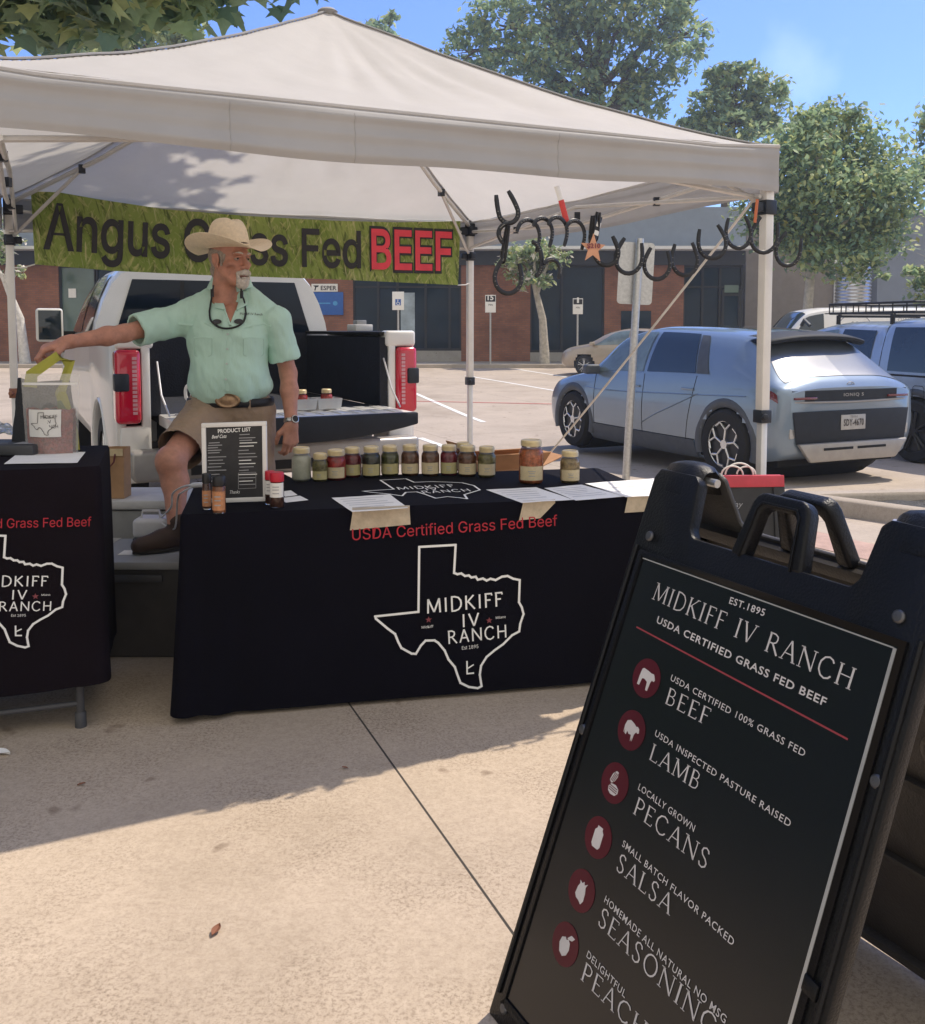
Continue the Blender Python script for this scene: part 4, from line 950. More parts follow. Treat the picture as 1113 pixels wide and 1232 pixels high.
J = [(361, 541, 582, 23.5, 'cream', 'white filled jar nearest the framed product list, first of the row', None), (384, 548, 582, 19, 'olive', 'short olive jar second in the row beside the white jar', 'label_green_kraft'),
     (403, 544, 580.5, 24, 'red', 'jar with bright red contents above a kraft label, third in the row', 'label_kraft'), (423, 541, 577, 21.5, 'plum', 'dark red jar fourth in the row beside the bright red jar', 'label_green_kraft'),
     (446, 540, 577.5, 22, 'dark', 'nearly black jar fifth in the row', 'label_green_kraft'), (468.5, 539, 575.5, 22, 'green', 'dark green jar sixth in the row behind the printed map', 'label_green_kraft'),
     (493, 538, 575, 22, 'brown', 'brownish jar seventh in the row above the lettering on the cloth top', 'label_kraft'), (517.5, 538, 575.5, 22, 'brown', 'brownish jar fifth from the right end of the close row', 'label_kraft'),
     (540, 538, 575, 21, 'plum', 'narrow brown jar just left of the doubled jars', 'label_green_kraft'), (562.5, 539, 576, 22.5, 'brown', 'front jar of the doubled pair near the end of the row', 'label_kraft'),
     (586, 540, 577, 22, 'olive', 'last jar of the close row beside the cardboard box', 'label_kraft')]
for x, a, b, d, f, l, lb in J: jar(x, a, b, d, f, l, lb)
jar(558, 535, 570, 20, 'brown', 'jar standing behind the doubled pair with only its lid showing', 'label_kraft')
jar(640, 532.5, 585, 30, 'rust', 'big jar with orange red contents standing apart on the table', 'label_kraft', group='jars standing apart')
jar(687, 545, 584, 24, 'tan', 'smaller pale jar at the right end in the sun', 'label_kraft', group='jars standing apart')
# price sheets with tape hanging over the table edge
def sheet(pts, label, flap=None, lines=5, lift=.0025):
    Q = [onz(x, y, tp) for x, y in pts]; c = sum(Q, Vector()) / 4
    t = thing('price_sheet', (c.x, c.y, tp), label, 'paper', 'price sheets on the main table')
    z = lambda p, u, v: Vector((p.x, p.y, tp + lift + .0015 * mnoise.noise(Vector((p.x * 14, p.y * 14, 0)))))
    f = lambda u, v: (lambda p: z(p, u, v))(Q[0].lerp(Q[1], u).lerp(Q[3].lerp(Q[2], u), v))
    mb = MB(); mb.grid(f, 16, 12); mb.build('sheet', 'paper', t, thick=.0006)
    mb = MB()
    for k in range(lines):
        v0 = .14 + .72 * k / lines; w = random.uniform(.5, .8)
        mb.grid(lambda u, v: f(.1 + w * u, v0 + .035 * v) + Vector((0, 0, .0012)), 8, 1)
    mb.build('print', 'ink_pale', t)
    if flap:
        fq = [onp(x, y, mP + mn * .008, mn) for x, y in flap]; mb = MB()
        a = [onz(flap[0][0], flap[0][1] - 3, tp), onz(flap[1][0], flap[1][1] - 3, tp)]
        for p in a: p.z = tp + .004
        tpz = [p.copy() for p in fq[:2]]
        for p in tpz: p.z = tp + .003
        mb.add([a[0], a[1], tpz[1], tpz[0], fq[1], fq[0], fq[2], fq[3]], [(0, 3, 2, 1), (3, 5, 4, 2), (5, 7, 6, 4)]); mb.build('tape', 'kraft_tape', t, thick=.0008)
    return t
sheet([(399, 600), (469, 595.5), (491, 612), (424, 617)], 'white price sheet with kraft tape left of the printed map', [(424, 618), (493, 614), (494, 631), (421, 638)])
sheet([(585, 590), (645, 587), (690, 602), (628, 606)], 'price sheet in front of the big orange jar with a slanted tape flap', [(629, 607), (668, 605), (650, 623.5), (624.5, 626)])
sheet([(655, 588), (700, 584), (752, 598), (693, 603)], 'bluish price sheet in front of the small pale jar', lines=6)
sheet([(704, 583), (787, 577), (785, 598), (753, 599.5)], 'sunlit price sheet at the right end of the table with a tape flap', [(755, 600), (783, 598), (776, 615.5), (751.5, 617)], lines=3, lift=.0045)
for pts, l in (([(338, 592), (350, 590.5), (358, 596), (343, 598)], 'tiny white card behind the red capped shakers'), ([(336, 600), (361, 597), (371, 602), (344, 605)], 'white card lying right of the red capped shakers')):
    Q = [onz(x, y, tp) for x, y in pts]; c = sum(Q, Vector()) / 4; mb = MB()
    mb.add([Vector((p.x, p.y, tp + .002)) for p in Q], [(3, 2, 1, 0)]); tag(mb.build('card', 'paper', thick=.001, loc=(c.x, c.y, tp)), l, 'card')
# product list frame
mat('frame_white', (.74, .72, .69), .5, var=.05); mat('chalk_black', (.022, .022, .024), .5, var=.3, scale=20)
fz = onz(283, 606, tp); FP = Vector((fz.x, fz.y, tp)); fn = Vector((.04, -1, 0)).normalized()
fr = thing('table_sign', FP, 'white framed product list standing on the main table before the man', 'table sign')
cor = [onp(x, y, FP, fn) for x, y in ((243, 511), (321, 508.5), (321.5, 603), (244.5, 607))]
e = (cor[1] - cor[0]).normalized(); u = fn.cross(e)
w = (cor[1] - cor[0]).length; h = (cor[0] - cor[3]).length; O = Vector((cor[3].x, cor[3].y, tp + .003))
u = Vector((0, 0, 1))
bt_ = .016
for pl in ([(0, 0), (w, 0), (w, bt_), (0, bt_)], [(0, h - bt_), (w, h - bt_), (w, h), (0, h)], [(0, bt_), (bt_, bt_), (bt_, h - bt_), (0, h - bt_)], [(w - bt_, bt_), (w, bt_), (w, h - bt_), (w - bt_, h - bt_)]):
    mb = MB(); mb.prism(pl, O, e, u, .008, t0=-.012); mb.build('frame_bar', 'frame_white', fr, bevel=.002)
mb = MB(); mb.prism([(bt_ * .9, bt_ * .9), (w - bt_ * .9, bt_ * .9), (w - bt_ * .9, h - bt_ * .9), (bt_ * .9, h - bt_ * .9)], O, e, u, .0, t0=-.008); bd = mb.build('list_board', 'chalk_black', fr)
mb = MB(); mb.prism([(w * .42, .0), (w * .58, .0), (w * .54, h * .7), (w * .46, h * .7)], O + Vector((0, .02, 0)), e, (u + Vector((0, -.0, 0))), .0, t0=-.006); mb.build('easel_back', 'frame_white', fr)
text_fit(bd, 'lettering', 'PRODUCT LIST', O, fn, (262.5, 521), (302, 518.5), 4.4, 'print_white', .002, bold=.02)
text_fit(bd, 'lettering', 'Beef Cuts', O, fn, (255, 527.5), (273, 526.5), 4, 'print_white', .002, bold=.01, shear=.4)
for col, x0, rows in ((0, 250, [(533, 14), (536, 17), (539, 12), (542, 16), (545, 14), (550, 22), (554, 18), (558, 20), (562, 16), (566, 22), (571, 14), (575, 19), (579, 15)]), (1, 287, [(523, 13), (527, 20), (530, 16), (533, 22), (537, 18), (542, 12), (546, 20), (550, 22), (554, 15), (558, 20), (562, 18), (566, 12), (571, 22), (575, 20), (579, 17), (583, 20)])):
    for y, wd in rows: line_on(bd, 'print_line', [(x0 + random.uniform(0, 2), y), (x0 + wd, y - .6)], O, fn, .0032, 'ink_grey' if random.random() < .75 else 'print_white', .0015)
line_on(bd, 'print_box', [(287, 569), (308, 568), (308, 587), (287, 588)], O, fn, .0016, 'ink_grey', .0018, closed=True)
text_fit(bd, 'lettering', 'Thanks', O, fn, (277, 594), (289, 593.4), 4, 'print_white', .002, shear=.4)
# seasoning shakers
mat('cap_black', (.012, .012, .014), .4); mat('cap_red', (.48, .012, .03), .4); mat('spice_brown', (.30, .10, .03), .6, var=.5, scale=90); mat('spice_dark', (.10, .035, .02), .6, var=.5, scale=90); mat('label_orange', (.45, .20, .09), .7, var=.3, scale=60)
def shaker(x, ytop, ybase, d, cap, fill, lab, label, lp=None):
    P = onz(x, ybase - 1.5, tp); s = FPX / P.y; h = (ybase - ytop) / s; r = d / 2 / s; P.y += r
    t = thing('seasoning_shaker', P, label, 'shaker', 'seasoning shakers on the main table'); hb = h * .74
    mb = MB(); mb.lathe([(r * .9, 0), (r, .004), (r, hb * .94), (r * .86, hb)], P, 22); mb.build('bottle', 'jar_glass', t, smooth=60)
    mb = MB(); mb.lathe([(r * .84, .004), (r * .93, .008), (r * .93, hb * .93), (r * .8, hb * .97)], P, 20); mb.build('contents', fill, t, smooth=60)
    mb = MB(); mb.lathe([(r * .98, hb), (r * 1.02, hb + .002), (r * 1.0, h - .003), (r * .9, h), (r * .6, h - .001)], P, 26); mb.build('cap', cap, t, smooth=40)
    if lab:
        a0, a1 = R(-90 - 70), R(-90 + 70); z0, z1 = (hb * .42, hb * .97) if lp is None else lp
        mb = MB(); mb.grid(lambda u, v: P + Vector((math.cos(a0 + (a1 - a0) * u) * (r + .0012), math.sin(a0 + (a1 - a0) * u) * (r + .0012), z0 + (z1 - z0) * v)), 14, 2); l = mb.build('label', lab, t)
        mb = MB()
        for q in (.25, .5, .7): mb.grid(lambda u, v: P + Vector((math.cos(R(-90) + (u - .5) * .9) * (r + .0022), math.sin(R(-90) + (u - .5) * .9) * (r + .0022), z0 + (z1 - z0) * (q + .06 * v))), 6, 1)
        mb.build('print', 'ink_grey', l)
shaker(248, 571, 615, 11, 'cap_black', 'spice_dark', 'label_orange', 'dark black capped shaker at the left front corner of the table', (.012, .07))
shaker(262, 574, 620, 16, 'cap_black', 'spice_brown', 'label_orange', 'black capped shaker with orange label before the white frame', (.012, .08))
shaker(324, 568, 609, 12, 'cap_red', 'spice_dark', 'label_white', 'red capped shaker half hidden behind its twin')
shaker(332, 570, 613.5, 17, 'cap_red', 'spice_dark', 'label_white', 'red capped shaker with white label in front right of the frame')
# cardboard carton behind the table
def carton(P, w, d, h, rz, label, flaps=(40, 130, 25, 110), name='cardboard_box'):
    t = thing(name, P, label, 'box'); M = rotz(rz); P = Vector(P); tk_ = .005
    mb = MB()
    for c, s in (((0, -d / 2, h / 2), (w, tk_, h)), ((0, d / 2, h / 2), (w, tk_, h)), ((-w / 2, 0, h / 2), (tk_, d - tk_ * 2.2, h)), ((w / 2, 0, h / 2), (tk_, d - tk_ * 2.2, h)), ((0, 0, tk_ / 2 + .001), (w - .012, d - .012, tk_))): mb.box(P + M @ Vector(c), s, M)
    mb.build('box_body', 'cardboard', t)
    for k, (c, ax, s) in enumerate((((0, -d / 2, h), (1, 0, 0), (w, d * .48)), ((0, d / 2, h), (-1, 0, 0), (w, d * .48)), ((-w / 2, 0, h), (0, -1, 0), (d, d * .48)), ((w / 2, 0, h), (0, 1, 0), (d, d * .48)))):
        e_ = Vector(ax); o_ = Vector((e_.y, -e_.x, 0)); a = R(flaps[k]); dr = o_ * math.cos(a) + Vector((0, 0, 1)) * math.sin(a)
        mb = MB(); c = Vector(c); mb.prism([(-s[0] / 2 + .004, .003), (s[0] / 2 - .004, .003), (s[0] / 2 - .01, s[1]), (-s[0] / 2 + .01, s[1])], P + M @ c, M @ e_, M @ dr, .004); mb.build('flap', 'cardboard', t)
    return t
cq = at(606, 560, 4.75); carton((cq.x - .02, 4.8, 0), .34, .3, .69, R(24), 'tall open cardboard carton behind the right half of the main table', (40, 150, 60, 20))

# ---------------------------------------------------------------- things on and by the left table
lt = LH + .004
mat('pouch_film', (.78, .76, .72), .18, var=.05, alpha=.24, spec=.6); mat('jerky', (.26, .05, .032), .5, var=.6, scale=55, bump=.9, bscale=70); mat('foil', (.5, .52, .55), .25, .6, var=.2, scale=25, bump=.6, bscale=18)
bq = onz(63, 546, lt); bP = Vector((bq.x, bq.y, lt))
pc = thing('jerky_pouch', bP, 'clear zip pouch of jerky with a white map label on the left table', 'pouch')
def pouch(u, v, side):
    W = .098 + .012 * v; x = (u * 2 - 1); b = .042 * (1 - v) ** .6 * (1 - x * x) + .018 * math.sin(math.pi * min(1, v * 1.1)) * (1 - x * x)
    wr = .004 * mnoise.noise(Vector((u * 6, v * 9, side)))
    return bP + Vector((x * W, side * (b + .0015) + wr, .003 + v * .30))
mb = MB()
for s in (-1, 1): mb.grid(lambda u, v: pouch(u, v, s), 24, 30)
mb.build('film', 'pouch_film', pc, smooth=80)
mb = MB(); n0 = 20
def meat(u, v, s):
    x = u * 2 - 1; top = .56 + .04 * mnoise.noise(Vector((u * 7, 0, 0))); vv = v * top
    p = pouch(.08 + .84 * u, vv, s); c = bP + Vector((x * .09, 0, p.z - bP.z)); q = c.lerp(p, .86)
    return q + Vector((0, s * .004 * mnoise.noise(Vector((u * 16, v * 18, s))), 0))
for s in (-1, 1): mb.grid(lambda u, v: meat(u, v, s), 30, 26)
mb.build('jerky', 'jerky', pc, smooth=80)
lbx = lambda a, b: pouch(a, b, -1) + Vector((0, -.0025, 0))
mb = MB(); mb.grid(lambda u, v: lbx(.16 + .60 * u, .22 + .34 * v), 12, 8); lb = mb.build('label', 'label_white', pc)
mb = MB(); tx = [((x - 450) / 178, (827 - y) / 172) for x, y in TEX]; tx.append(tx[0])
mb.tube([lbx(.22 + .46 * a, .245 + .28 * b) + Vector((0, -.0012, 0)) for a, b in tx], .0011, 4); mb.build('state_outline', 'ink_dark', lb)
for s, (l, r, y) in (('MIDKIFF', (49, 69, 504)), ('IV', (57, 62, 510)), ('RANCH', (53, 70, 516))):
    text_fit(lb, 'lettering', s, bP + Vector((0, -.052, 0)), Vector((0, -1, 0)), (l, y), (r, y - 1), 4, 'ink_dark', .0)
mb = MB(); mb.grid(lambda u, v: pouch(.02 + .96 * u, .86 + .03 * v, -1) + Vector((0, -.001, 0)), 16, 2); mb.build('zip_strip', 'frame_white', pc)
# tote bag with yellow green strap the man holds
mat('tote_black', (.02, .021, .024), .8, var=.2, bump=.3, bscale=120); mat('strap_lime', (.36, .34, .045), .7, var=.15); mat('tote_green', (.11, .15, .03), .8)
tq = at(74, 528, 3.70); tP = Vector((tq.x, 3.56, lt))
tb = thing('tote_bag', tP, 'black tote bag with lime green strap behind the jerky pouch', 'bag')
def toteg(u, v, s=1):
    a = u * 2 * math.pi; rx, ry = .125 - .03 * v, .07 - .035 * v
    return tP + Vector((rx * math.copysign(abs(math.cos(a)) ** .7, math.cos(a)), ry * math.copysign(abs(math.sin(a)) ** .7, math.sin(a)), .002 + .27 * v + .012 * math.cos(2 * a) * v)) + Vector((.004, .004, 0)) * mnoise.noise(Vector((math.cos(a) * 4, math.sin(a) * 4, v * 5)))
mb = MB(); mb.grid(toteg, 40, 16); mb.add([toteg(i / 40, 0) for i in range(40)], [tuple(range(39, -1, -1))]); mb.add([toteg(i / 40, 1) for i in range(40)], [tuple(range(40))]); mb.build('bag_body', 'tote_black', tb, smooth=70)
mb = MB(); h0 = at(46, 424, 3.62); h1 = at(70, 423, 3.62)
pth = [tP + Vector((-.03, -.05, .25)), tP + Vector((-.025, -.045, .30)), Vector((at(70, 430, 3.6).x, 3.60, at(70, 428, 3.6).z)), Vector((at(84, 434, 3.58).x, 3.58, at(84, 437, 3.58).z)), tP + Vector((.085, -.052, .23)), tP + Vector((.125, -.05, .08)), tP + Vector((.13, -.05, .01))]
mb.tube(pth, .026, 8, sc=(1, .12), up=(1, 0, 0)); mb.build('strap', 'strap_lime', tb, smooth=60)
mb = MB(); mb.tube([tP + Vector((.1, -.062, .02)), tP + Vector((.1, -.06, .1)), tP + Vector((.09, -.05, .2))], .02, 8, sc=(1, .15), up=(1, 0, 0)); mb.build('side_trim', 'tote_green', tb)
# black case with white emblem, clear film and paper on the left table
cq = onz(22, 548, lt)
cs = thing('flat_case', (cq.x - .08, cq.y + .06, lt), 'flat dark case with pale print on the left table beside the pouch', 'case')
mb = MB(); mb.box((cq.x - .08, cq.y + .07, lt + .022), (.30, .2, .04)); mb.build('case_body', 'dark_grey', cs, bevel=.008)
mb = MB(); mb.quad((cq.x - .02, cq.y + .0, lt + .0435), (cq.x + .05, cq.y + .0, lt + .0435), (cq.x + .055, cq.y + .07, lt + .0435), (cq.x - .015, cq.y + .07, lt + .0435)); mb.quad((cq.x - .2, cq.y + .02, lt + .0435), (cq.x - .05, cq.y + .02, lt + .0435), (cq.x - .05, cq.y + .03, lt + .0435), (cq.x - .2, cq.y + .03, lt + .0435)); mb.build('case_print', 'ink_grey', cs)
mb = MB(); fq = onz(8, 528, lt)
mb.grid(lambda u, v: Vector((fq.x - .16 + .24 * u, fq.y + .02 + .12 * v, lt + .006 + .06 * (1 - u) * (.4 + .6 * v) + .02 * abs(mnoise.noise(Vector((u * 6, v * 6, 2)))))), 20, 14)
tag(mb.build('plastic_film', 'foil', loc=(fq.x, fq.y, lt)), 'crumpled shiny plastic film at the left edge behind the dark case', 'plastic film')
Q = [onz(x, y, lt) for x, y in ((23, 545.5), (103, 545), (93, 558), (5, 559.5))]; c = sum(Q, Vector()) / 4; mb = MB()
mb.grid(lambda u, v: (lambda p: Vector((p.x, p.y, lt + .003 + .002 * abs(mnoise.noise(p * 9)))))(Q[0].lerp(Q[1], u).lerp(Q[3].lerp(Q[2], u), v)), 12, 8)
tag(mb.build('napkin', 'paper', thick=.001, loc=(c.x, c.y, lt)), 'white folded sheet lying at the front of the left table under the pouch', 'paper')
# storage tote he steps on, cooler, carrier bag and white power pack behind
mat('tote_grey', (.27, .275, .28), .55, var=.12, scale=5); mat('tote_dark', (.05, .045, .042), .6, var=.2, scale=5); mat('cooler_grey', (.27, .275, .27), .5, var=.15, scale=6); mat('lid_pale', (.55, .55, .54), .5); mat('tape_clear', (.42, .40, .36), .3)
SZ = .43
a, b = onz(118, 652, SZ), onz(222, 680, SZ); sP = Vector(((a.x + b.x) / 2 - .05, 4.02, 0))
st = thing('storage_tote', sP, 'dark storage tote with grey lid under the man\'s raised shoe', 'storage box')
mb = MB(); V = []
W, D = .54, .40
mb.add([(sP.x + sx * (W / 2 - .04 * (1 - z)), sP.y + sy * (D / 2 - .04 * (1 - z)), .0 + z * (SZ - .035)) for z in (0, 1) for sx, sy in ((-1, -1), (1, -1), (1, 1), (-1, 1))], [(3, 2, 1, 0), (4, 5, 6, 7), (0, 1, 5, 4), (1, 2, 6, 5), (2, 3, 7, 6), (3, 0, 4, 7)]); mb.build('tub', 'tote_dark', st, bevel=.012)
mb = MB(); mb.box((sP.x, sP.y, SZ - .018), (W + .04, D + .04, .034)); ld = mb.build('lid', 'tote_grey', st, bevel=.008)
mb = MB(); mb.box((sP.x + .1, sP.y - D / 2 - .021, SZ - .07), (.2, .012, .03)); mb.build('handle', 'table_grey', st, bevel=.003)
mb = MB(); mb.bx((sP.x - .19, sP.y - D / 2 - .02, SZ - .0005), (sP.x - .13, sP.y + D / 2 + .02, SZ + .001)); mb.build('tape', 'tape_clear', ld)
mb = MB(); mb.bx((sP.x - .03, sP.y - .1, SZ - .0005), (sP.x + .06, sP.y - .02, SZ + .001)); mb.build('label', 'label_white', ld)
kq = at(165, 612, 4.62); kP = Vector((kq.x - .02, 4.62, 0)); KH = at(150, 601, 4.45).z
ck = thing('cooler', kP, 'pale grey cooler behind the storage tote under the paper bag', 'cooler')
mb = MB(); mb.box((kP.x, kP.y, (KH - .05) / 2), (.62, .36, KH - .05)); mb.build('cooler_body', 'cooler_grey', ck, bevel=.02)
mb = MB(); mb.box((kP.x, kP.y, KH - .024), (.65, .39, .046)); mb.build('cooler_lid', 'lid_pale', ck, bevel=.012)
mb = MB(); mb.tube([(kP.x - .335, kP.y - .1, KH - .12), (kP.x - .36, kP.y - .1, KH - .15), (kP.x - .36, kP.y + .1, KH - .15), (kP.x - .335, kP.y + .1, KH - .12)], .012, 8); mb.build('handle', 'table_grey', ck)
gq = at(136, 600, 4.5); mat('bag_kraft', (.42, .25, .13), .85, var=.15, scale=9); mat('bag_cord', (.12, .02, .03), .7)
gb = thing('paper_bag', (gq.x, 4.52, KH), 'brown paper carrier bag with dark red cord handles on the cooler', 'bag')
mb = MB(); w, d, h = .065, .05, .245
def pb(u, v):
    a = u * 4; k = int(a) % 4; f = a - int(a); c = [(-w, -d), (w, -d), (w, d), (-w, d)]; p = c[k]; q = c[(k + 1) % 4]
    x, y = p[0] + (q[0] - p[0]) * f, p[1] + (q[1] - p[1]) * f
    return Vector((gq.x + x * (1 + .04 * v), 4.52 + y * (1 - .08 * v), KH + .001 + h * v + .004 * mnoise.noise(Vector((u * 8, v * 4, 1))) * v))
mb.grid(pb, 48, 10); mb.add([(gq.x - w, 4.52 - d, KH + .003), (gq.x + w, 4.52 - d, KH + .003), (gq.x + w, 4.52 + d, KH + .003), (gq.x - w, 4.52 + d, KH + .003)], [(0, 1, 2, 3)]); mb.build('bag_body', 'bag_kraft', gb, smooth=40)
for s in (-1, 1):
    mb = MB(); y = 4.52 + s * (d * .92 + .006); mb.tube([(gq.x - .03, y, KH + h * .9), (gq.x - .028, y - .012, KH + h * .75), (gq.x + .0, y - .016, KH + h * .62), (gq.x + .025, y - .012, KH + h * .74), (gq.x + .028, y, KH + h * .9)], .004, 6); mb.build('cord_handle', 'bag_cord', gb)
mb = MB(); mb.bx((gq.x - w * 1.0, 4.52 - d - .004, KH + h - .035), (gq.x + w * 1.0, 4.52 - d - .001, KH + h + .0)); mb.build('folded_rim', 'label_kraft', gb)
wq = at(186, 640, 4.15); mat('plastic_white', (.62, .62, .63), .4, var=.05)
wp = thing('power_pack', (wq.x, 4.16, SZ), 'white rounded power pack with cables beside the man\'s shoe', 'power pack')
mb = MB(); mb.box((wq.x, 4.16, SZ + .073), (.17, .13, .09)); mb.build('case_body', 'plastic_white', wp, bevel=.022, seg=4)
mb = MB(); mb.box((wq.x, 4.16, SZ + .016), (.166, .126, .03)); mb.build('base', 'table_grey', wp, bevel=.006)
mb = MB(); mb.tube([(wq.x - .05, 4.13, SZ + .119), (wq.x - .045, 4.13, SZ + .15), (wq.x + .03, 4.13, SZ + .15), (wq.x + .035, 4.13, SZ + .119)], .006, 6); mb.build('carry_loop', 'plastic_white', wp)
cb = [Vector((wq.x + .04, 4.13, SZ + .12)), at(206, 610, 3.95), at(208, 594, 3.9), at(222, 585, 3.75), at(243, 583, 3.62)]
from mathutils import geometry as mgeo
def smooth_path(p, k=8):
    out = []; p = [Vector(q) for q in p]
    for i in range(len(p) - 1):
        t0 = (p[i + 1] - p[max(i - 1, 0)]) / 2; t1 = (p[min(i + 2, len(p) - 1)] - p[i]) / 2
        for j in range(k):
            t = j / k; out.append(p[i] * (2 * t ** 3 - 3 * t * t + 1) + t0 * (t ** 3 - 2 * t * t + t) + p[i + 1] * (-2 * t ** 3 + 3 * t * t) + t1 * (t ** 3 - t * t))
    return out + [p[-1]]
mb = MB(); mb.tube(smooth_path(cb), .0045, 6); mb.tube(smooth_path([Vector((wq.x + .06, 4.06, SZ + .11)), at(210, 636, 3.98), at(214, 600, 3.85), at(220, 592, 3.7), at(240, 581, 3.63)]), .004, 6)
mb.tube([at(232, 584, 3.66), at(246, 583, 3.6)], .011, 8); tag(mb.build('charging_cable', 'plastic_white', loc=(wq.x + .04, 4.13, SZ + .12)), 'white charging cable rising from the power pack to the main table', 'cable')

# ---------------------------------------------------------------- horseshoe sculpture under the front valance
mat('iron', (.035, .037, .042), .42, .6, var=.3, scale=30, rvar=.12); mat('nail_hole', (.25, .24, .22), .5, .4); mat('strap_red', (.55, .05, .04), .6); mat('strap_white', (.7, .68, .64), .6); mat('star_tan', (.62, .32, .19), .8, var=.12, scale=30); mat('strap_orange', (.5, .14, .05), .6)
HP = FRt + tn * .06 + Vector((0, 0, 1.7)); HN = tn
hs = thing('horseshoe_sculpture', onp(760, 300, HP, HN), 'welded chain of dark horseshoes hanging under the front of the tent', 'horseshoe sculpture')
def shoe(cx_, cy_, w, h, rot, yaw=0.0, off=0.0, arc=1.0, lo=-1.0, holes=True):
    k0 = .5 + .0 * arc
    c = onp(cx_, cy_, HP, HN) + HN * off; s = c.y / FPX; W, Hh = w / 2 * s, h / 2 * s
    e = tu * math.cos(R(yaw)) + tn * math.sin(R(yaw)); z = Vector((0, 0, 1)); e, z = e * math.cos(R(rot)) + z * math.sin(R(rot)), z * math.cos(R(rot)) - e * math.sin(R(rot))
    pts = []
    for k in range(19):
        s_ = (lo + (1 - lo) * k / 18) * arc; q = min(1, abs(s_) / .58); g = max(0, (abs(s_) - .58) / .42); rr = W / Hh
        x = math.copysign(math.sin(q * math.pi / 2) * (1 - .34 * g ** 1.5), s_); y = -1 + min(1, rr * 1.1) * (1 - math.cos(q * math.pi / 2)) + (2 - min(1, rr * 1.1)) * g
        pts.append(c + e * (W * x) + z * (Hh * y))
    n_ = e.cross(z); mb = MB(); mb.tube(pts, [.0080 if 0 < i < 18 else .0065 for i in range(19)], 8, sc=(1.05, .62), up=e)
    o = mb.build('horseshoe', 'iron', hs, smooth=60)
    if holes:
        mb = MB(); f = n_ if n_.y < 0 else -n_
        for k in (3, 4, 5, 6, 12, 13, 14, 15): mb.box(pts[k] + f * .0052, (.005, .005, .002))
        mb.build('nail_holes', 'nail_hole', o)
SH = [(610, 250, 23, 37, 18, 30, 0, 1.0), (634, 284, 36, 38, 178, 168, .01, 1, -.5), (608, 293, 8, 44, -16, 87, .0, 1), (611.5, 334, 35, 38, -8, 5, .0, 1), (639, 312, 40, 20, 96, 10, .02, .60), (611, 281, 28, 24, 190, 10, .015, .95, .0),
      (651, 280, 32, 34, 178, 168, .01, 1, -.42), (668, 279, 32, 34, 178, 168, .015, 1, -.42), (690, 283, 32, 34, 178, 168, .01, 1, -.42), (655, 326, 28, 26, 178, 168, .05, .9, -.42), (714, 273, 9, 34, -14, 88, .02, 1), (711, 276, 8, 32, -6, 88, .01, 1),
      (729, 300, 28, 38, 12, 30, .0, .9), (757, 309, 34, 40, -14, 12, .0, 1), (790, 318, 33, 36, -8, 14, .004, 1), (824, 312, 33, 38, 6, 14, .0, 1), (856, 292, 34, 38, 14, 20, .004, 1), (888.5, 280, 33, 37, 8, 12, .0, 1), (919, 284, 34, 40, -16, 16, .004, 1), (947, 301, 32, 38, -20, 12, .008, 1)]
for q in SH: shoe(*q)
def strap(pts, w, m, label):
    mb = MB(); n = len(m); P = [onp(x, y, HP, HN) + HN * .006 for x, y in pts]
    t = thing('hanging_strap', P[-1], label, 'strap')
    for i in range(len(P) - 1):
        mb = MB(); mb.tube([P[i], P[i + 1]], w, 8, sc=(1, .2), up=tu); mb.build('webbing', m[i], t)
strap([(669, 224), (674, 241), (681, 268)], .012, ['strap_white', 'strap_red'], 'red and white strap holding the left half of the horseshoe chain')
strap([(910, 240), (907, 268)], .008, ['strap_orange'], 'orange strap holding the right end of the horseshoe chain')
c = onp(707, 300, HP, HN) + HN * .035; s = c.y / FPX
ptg = thing('price_tag', c, 'tan star shaped price tag hanging on the horseshoe chain', 'price tag')
mb = MB(); mb.prism([(18 * s * (1 if k % 2 == 0 else .42) * math.sin(k * math.pi / 5 + .03), 18 * s * (1 if k % 2 == 0 else .42) * math.cos(k * math.pi / 5 + .03)) for k in range(10)], c, tu, Vector((0, 0, 1)), .003); mb.build('star_board', 'star_tan', ptg)
text_fit(ptg, 'lettering', '$210', c, HN, (proj(c).x - 8, proj(c).y - .5), (proj(c).x + 8, proj(c).y - .5), 5.5, 'print_star', .0065, bold=.03)
mb = MB(); a, b = onp(717, 262, HP, HN) + HN * .03, onp(709, 289, HP, HN) + HN * .036; mb.tube([a, b], .009, 8, sc=(1, .2), up=tu); mb.build('ribbon', 'iron', ptg)
mb = MB()
for t0 in (.25, .62): mb.tube([a.lerp(b, t0) + HN * .002, a.lerp(b, t0 + .2) + HN * .002], .0093, 8, sc=(1, .2), up=tu)
mb.build('ribbon_band', 'strap_white', ptg)

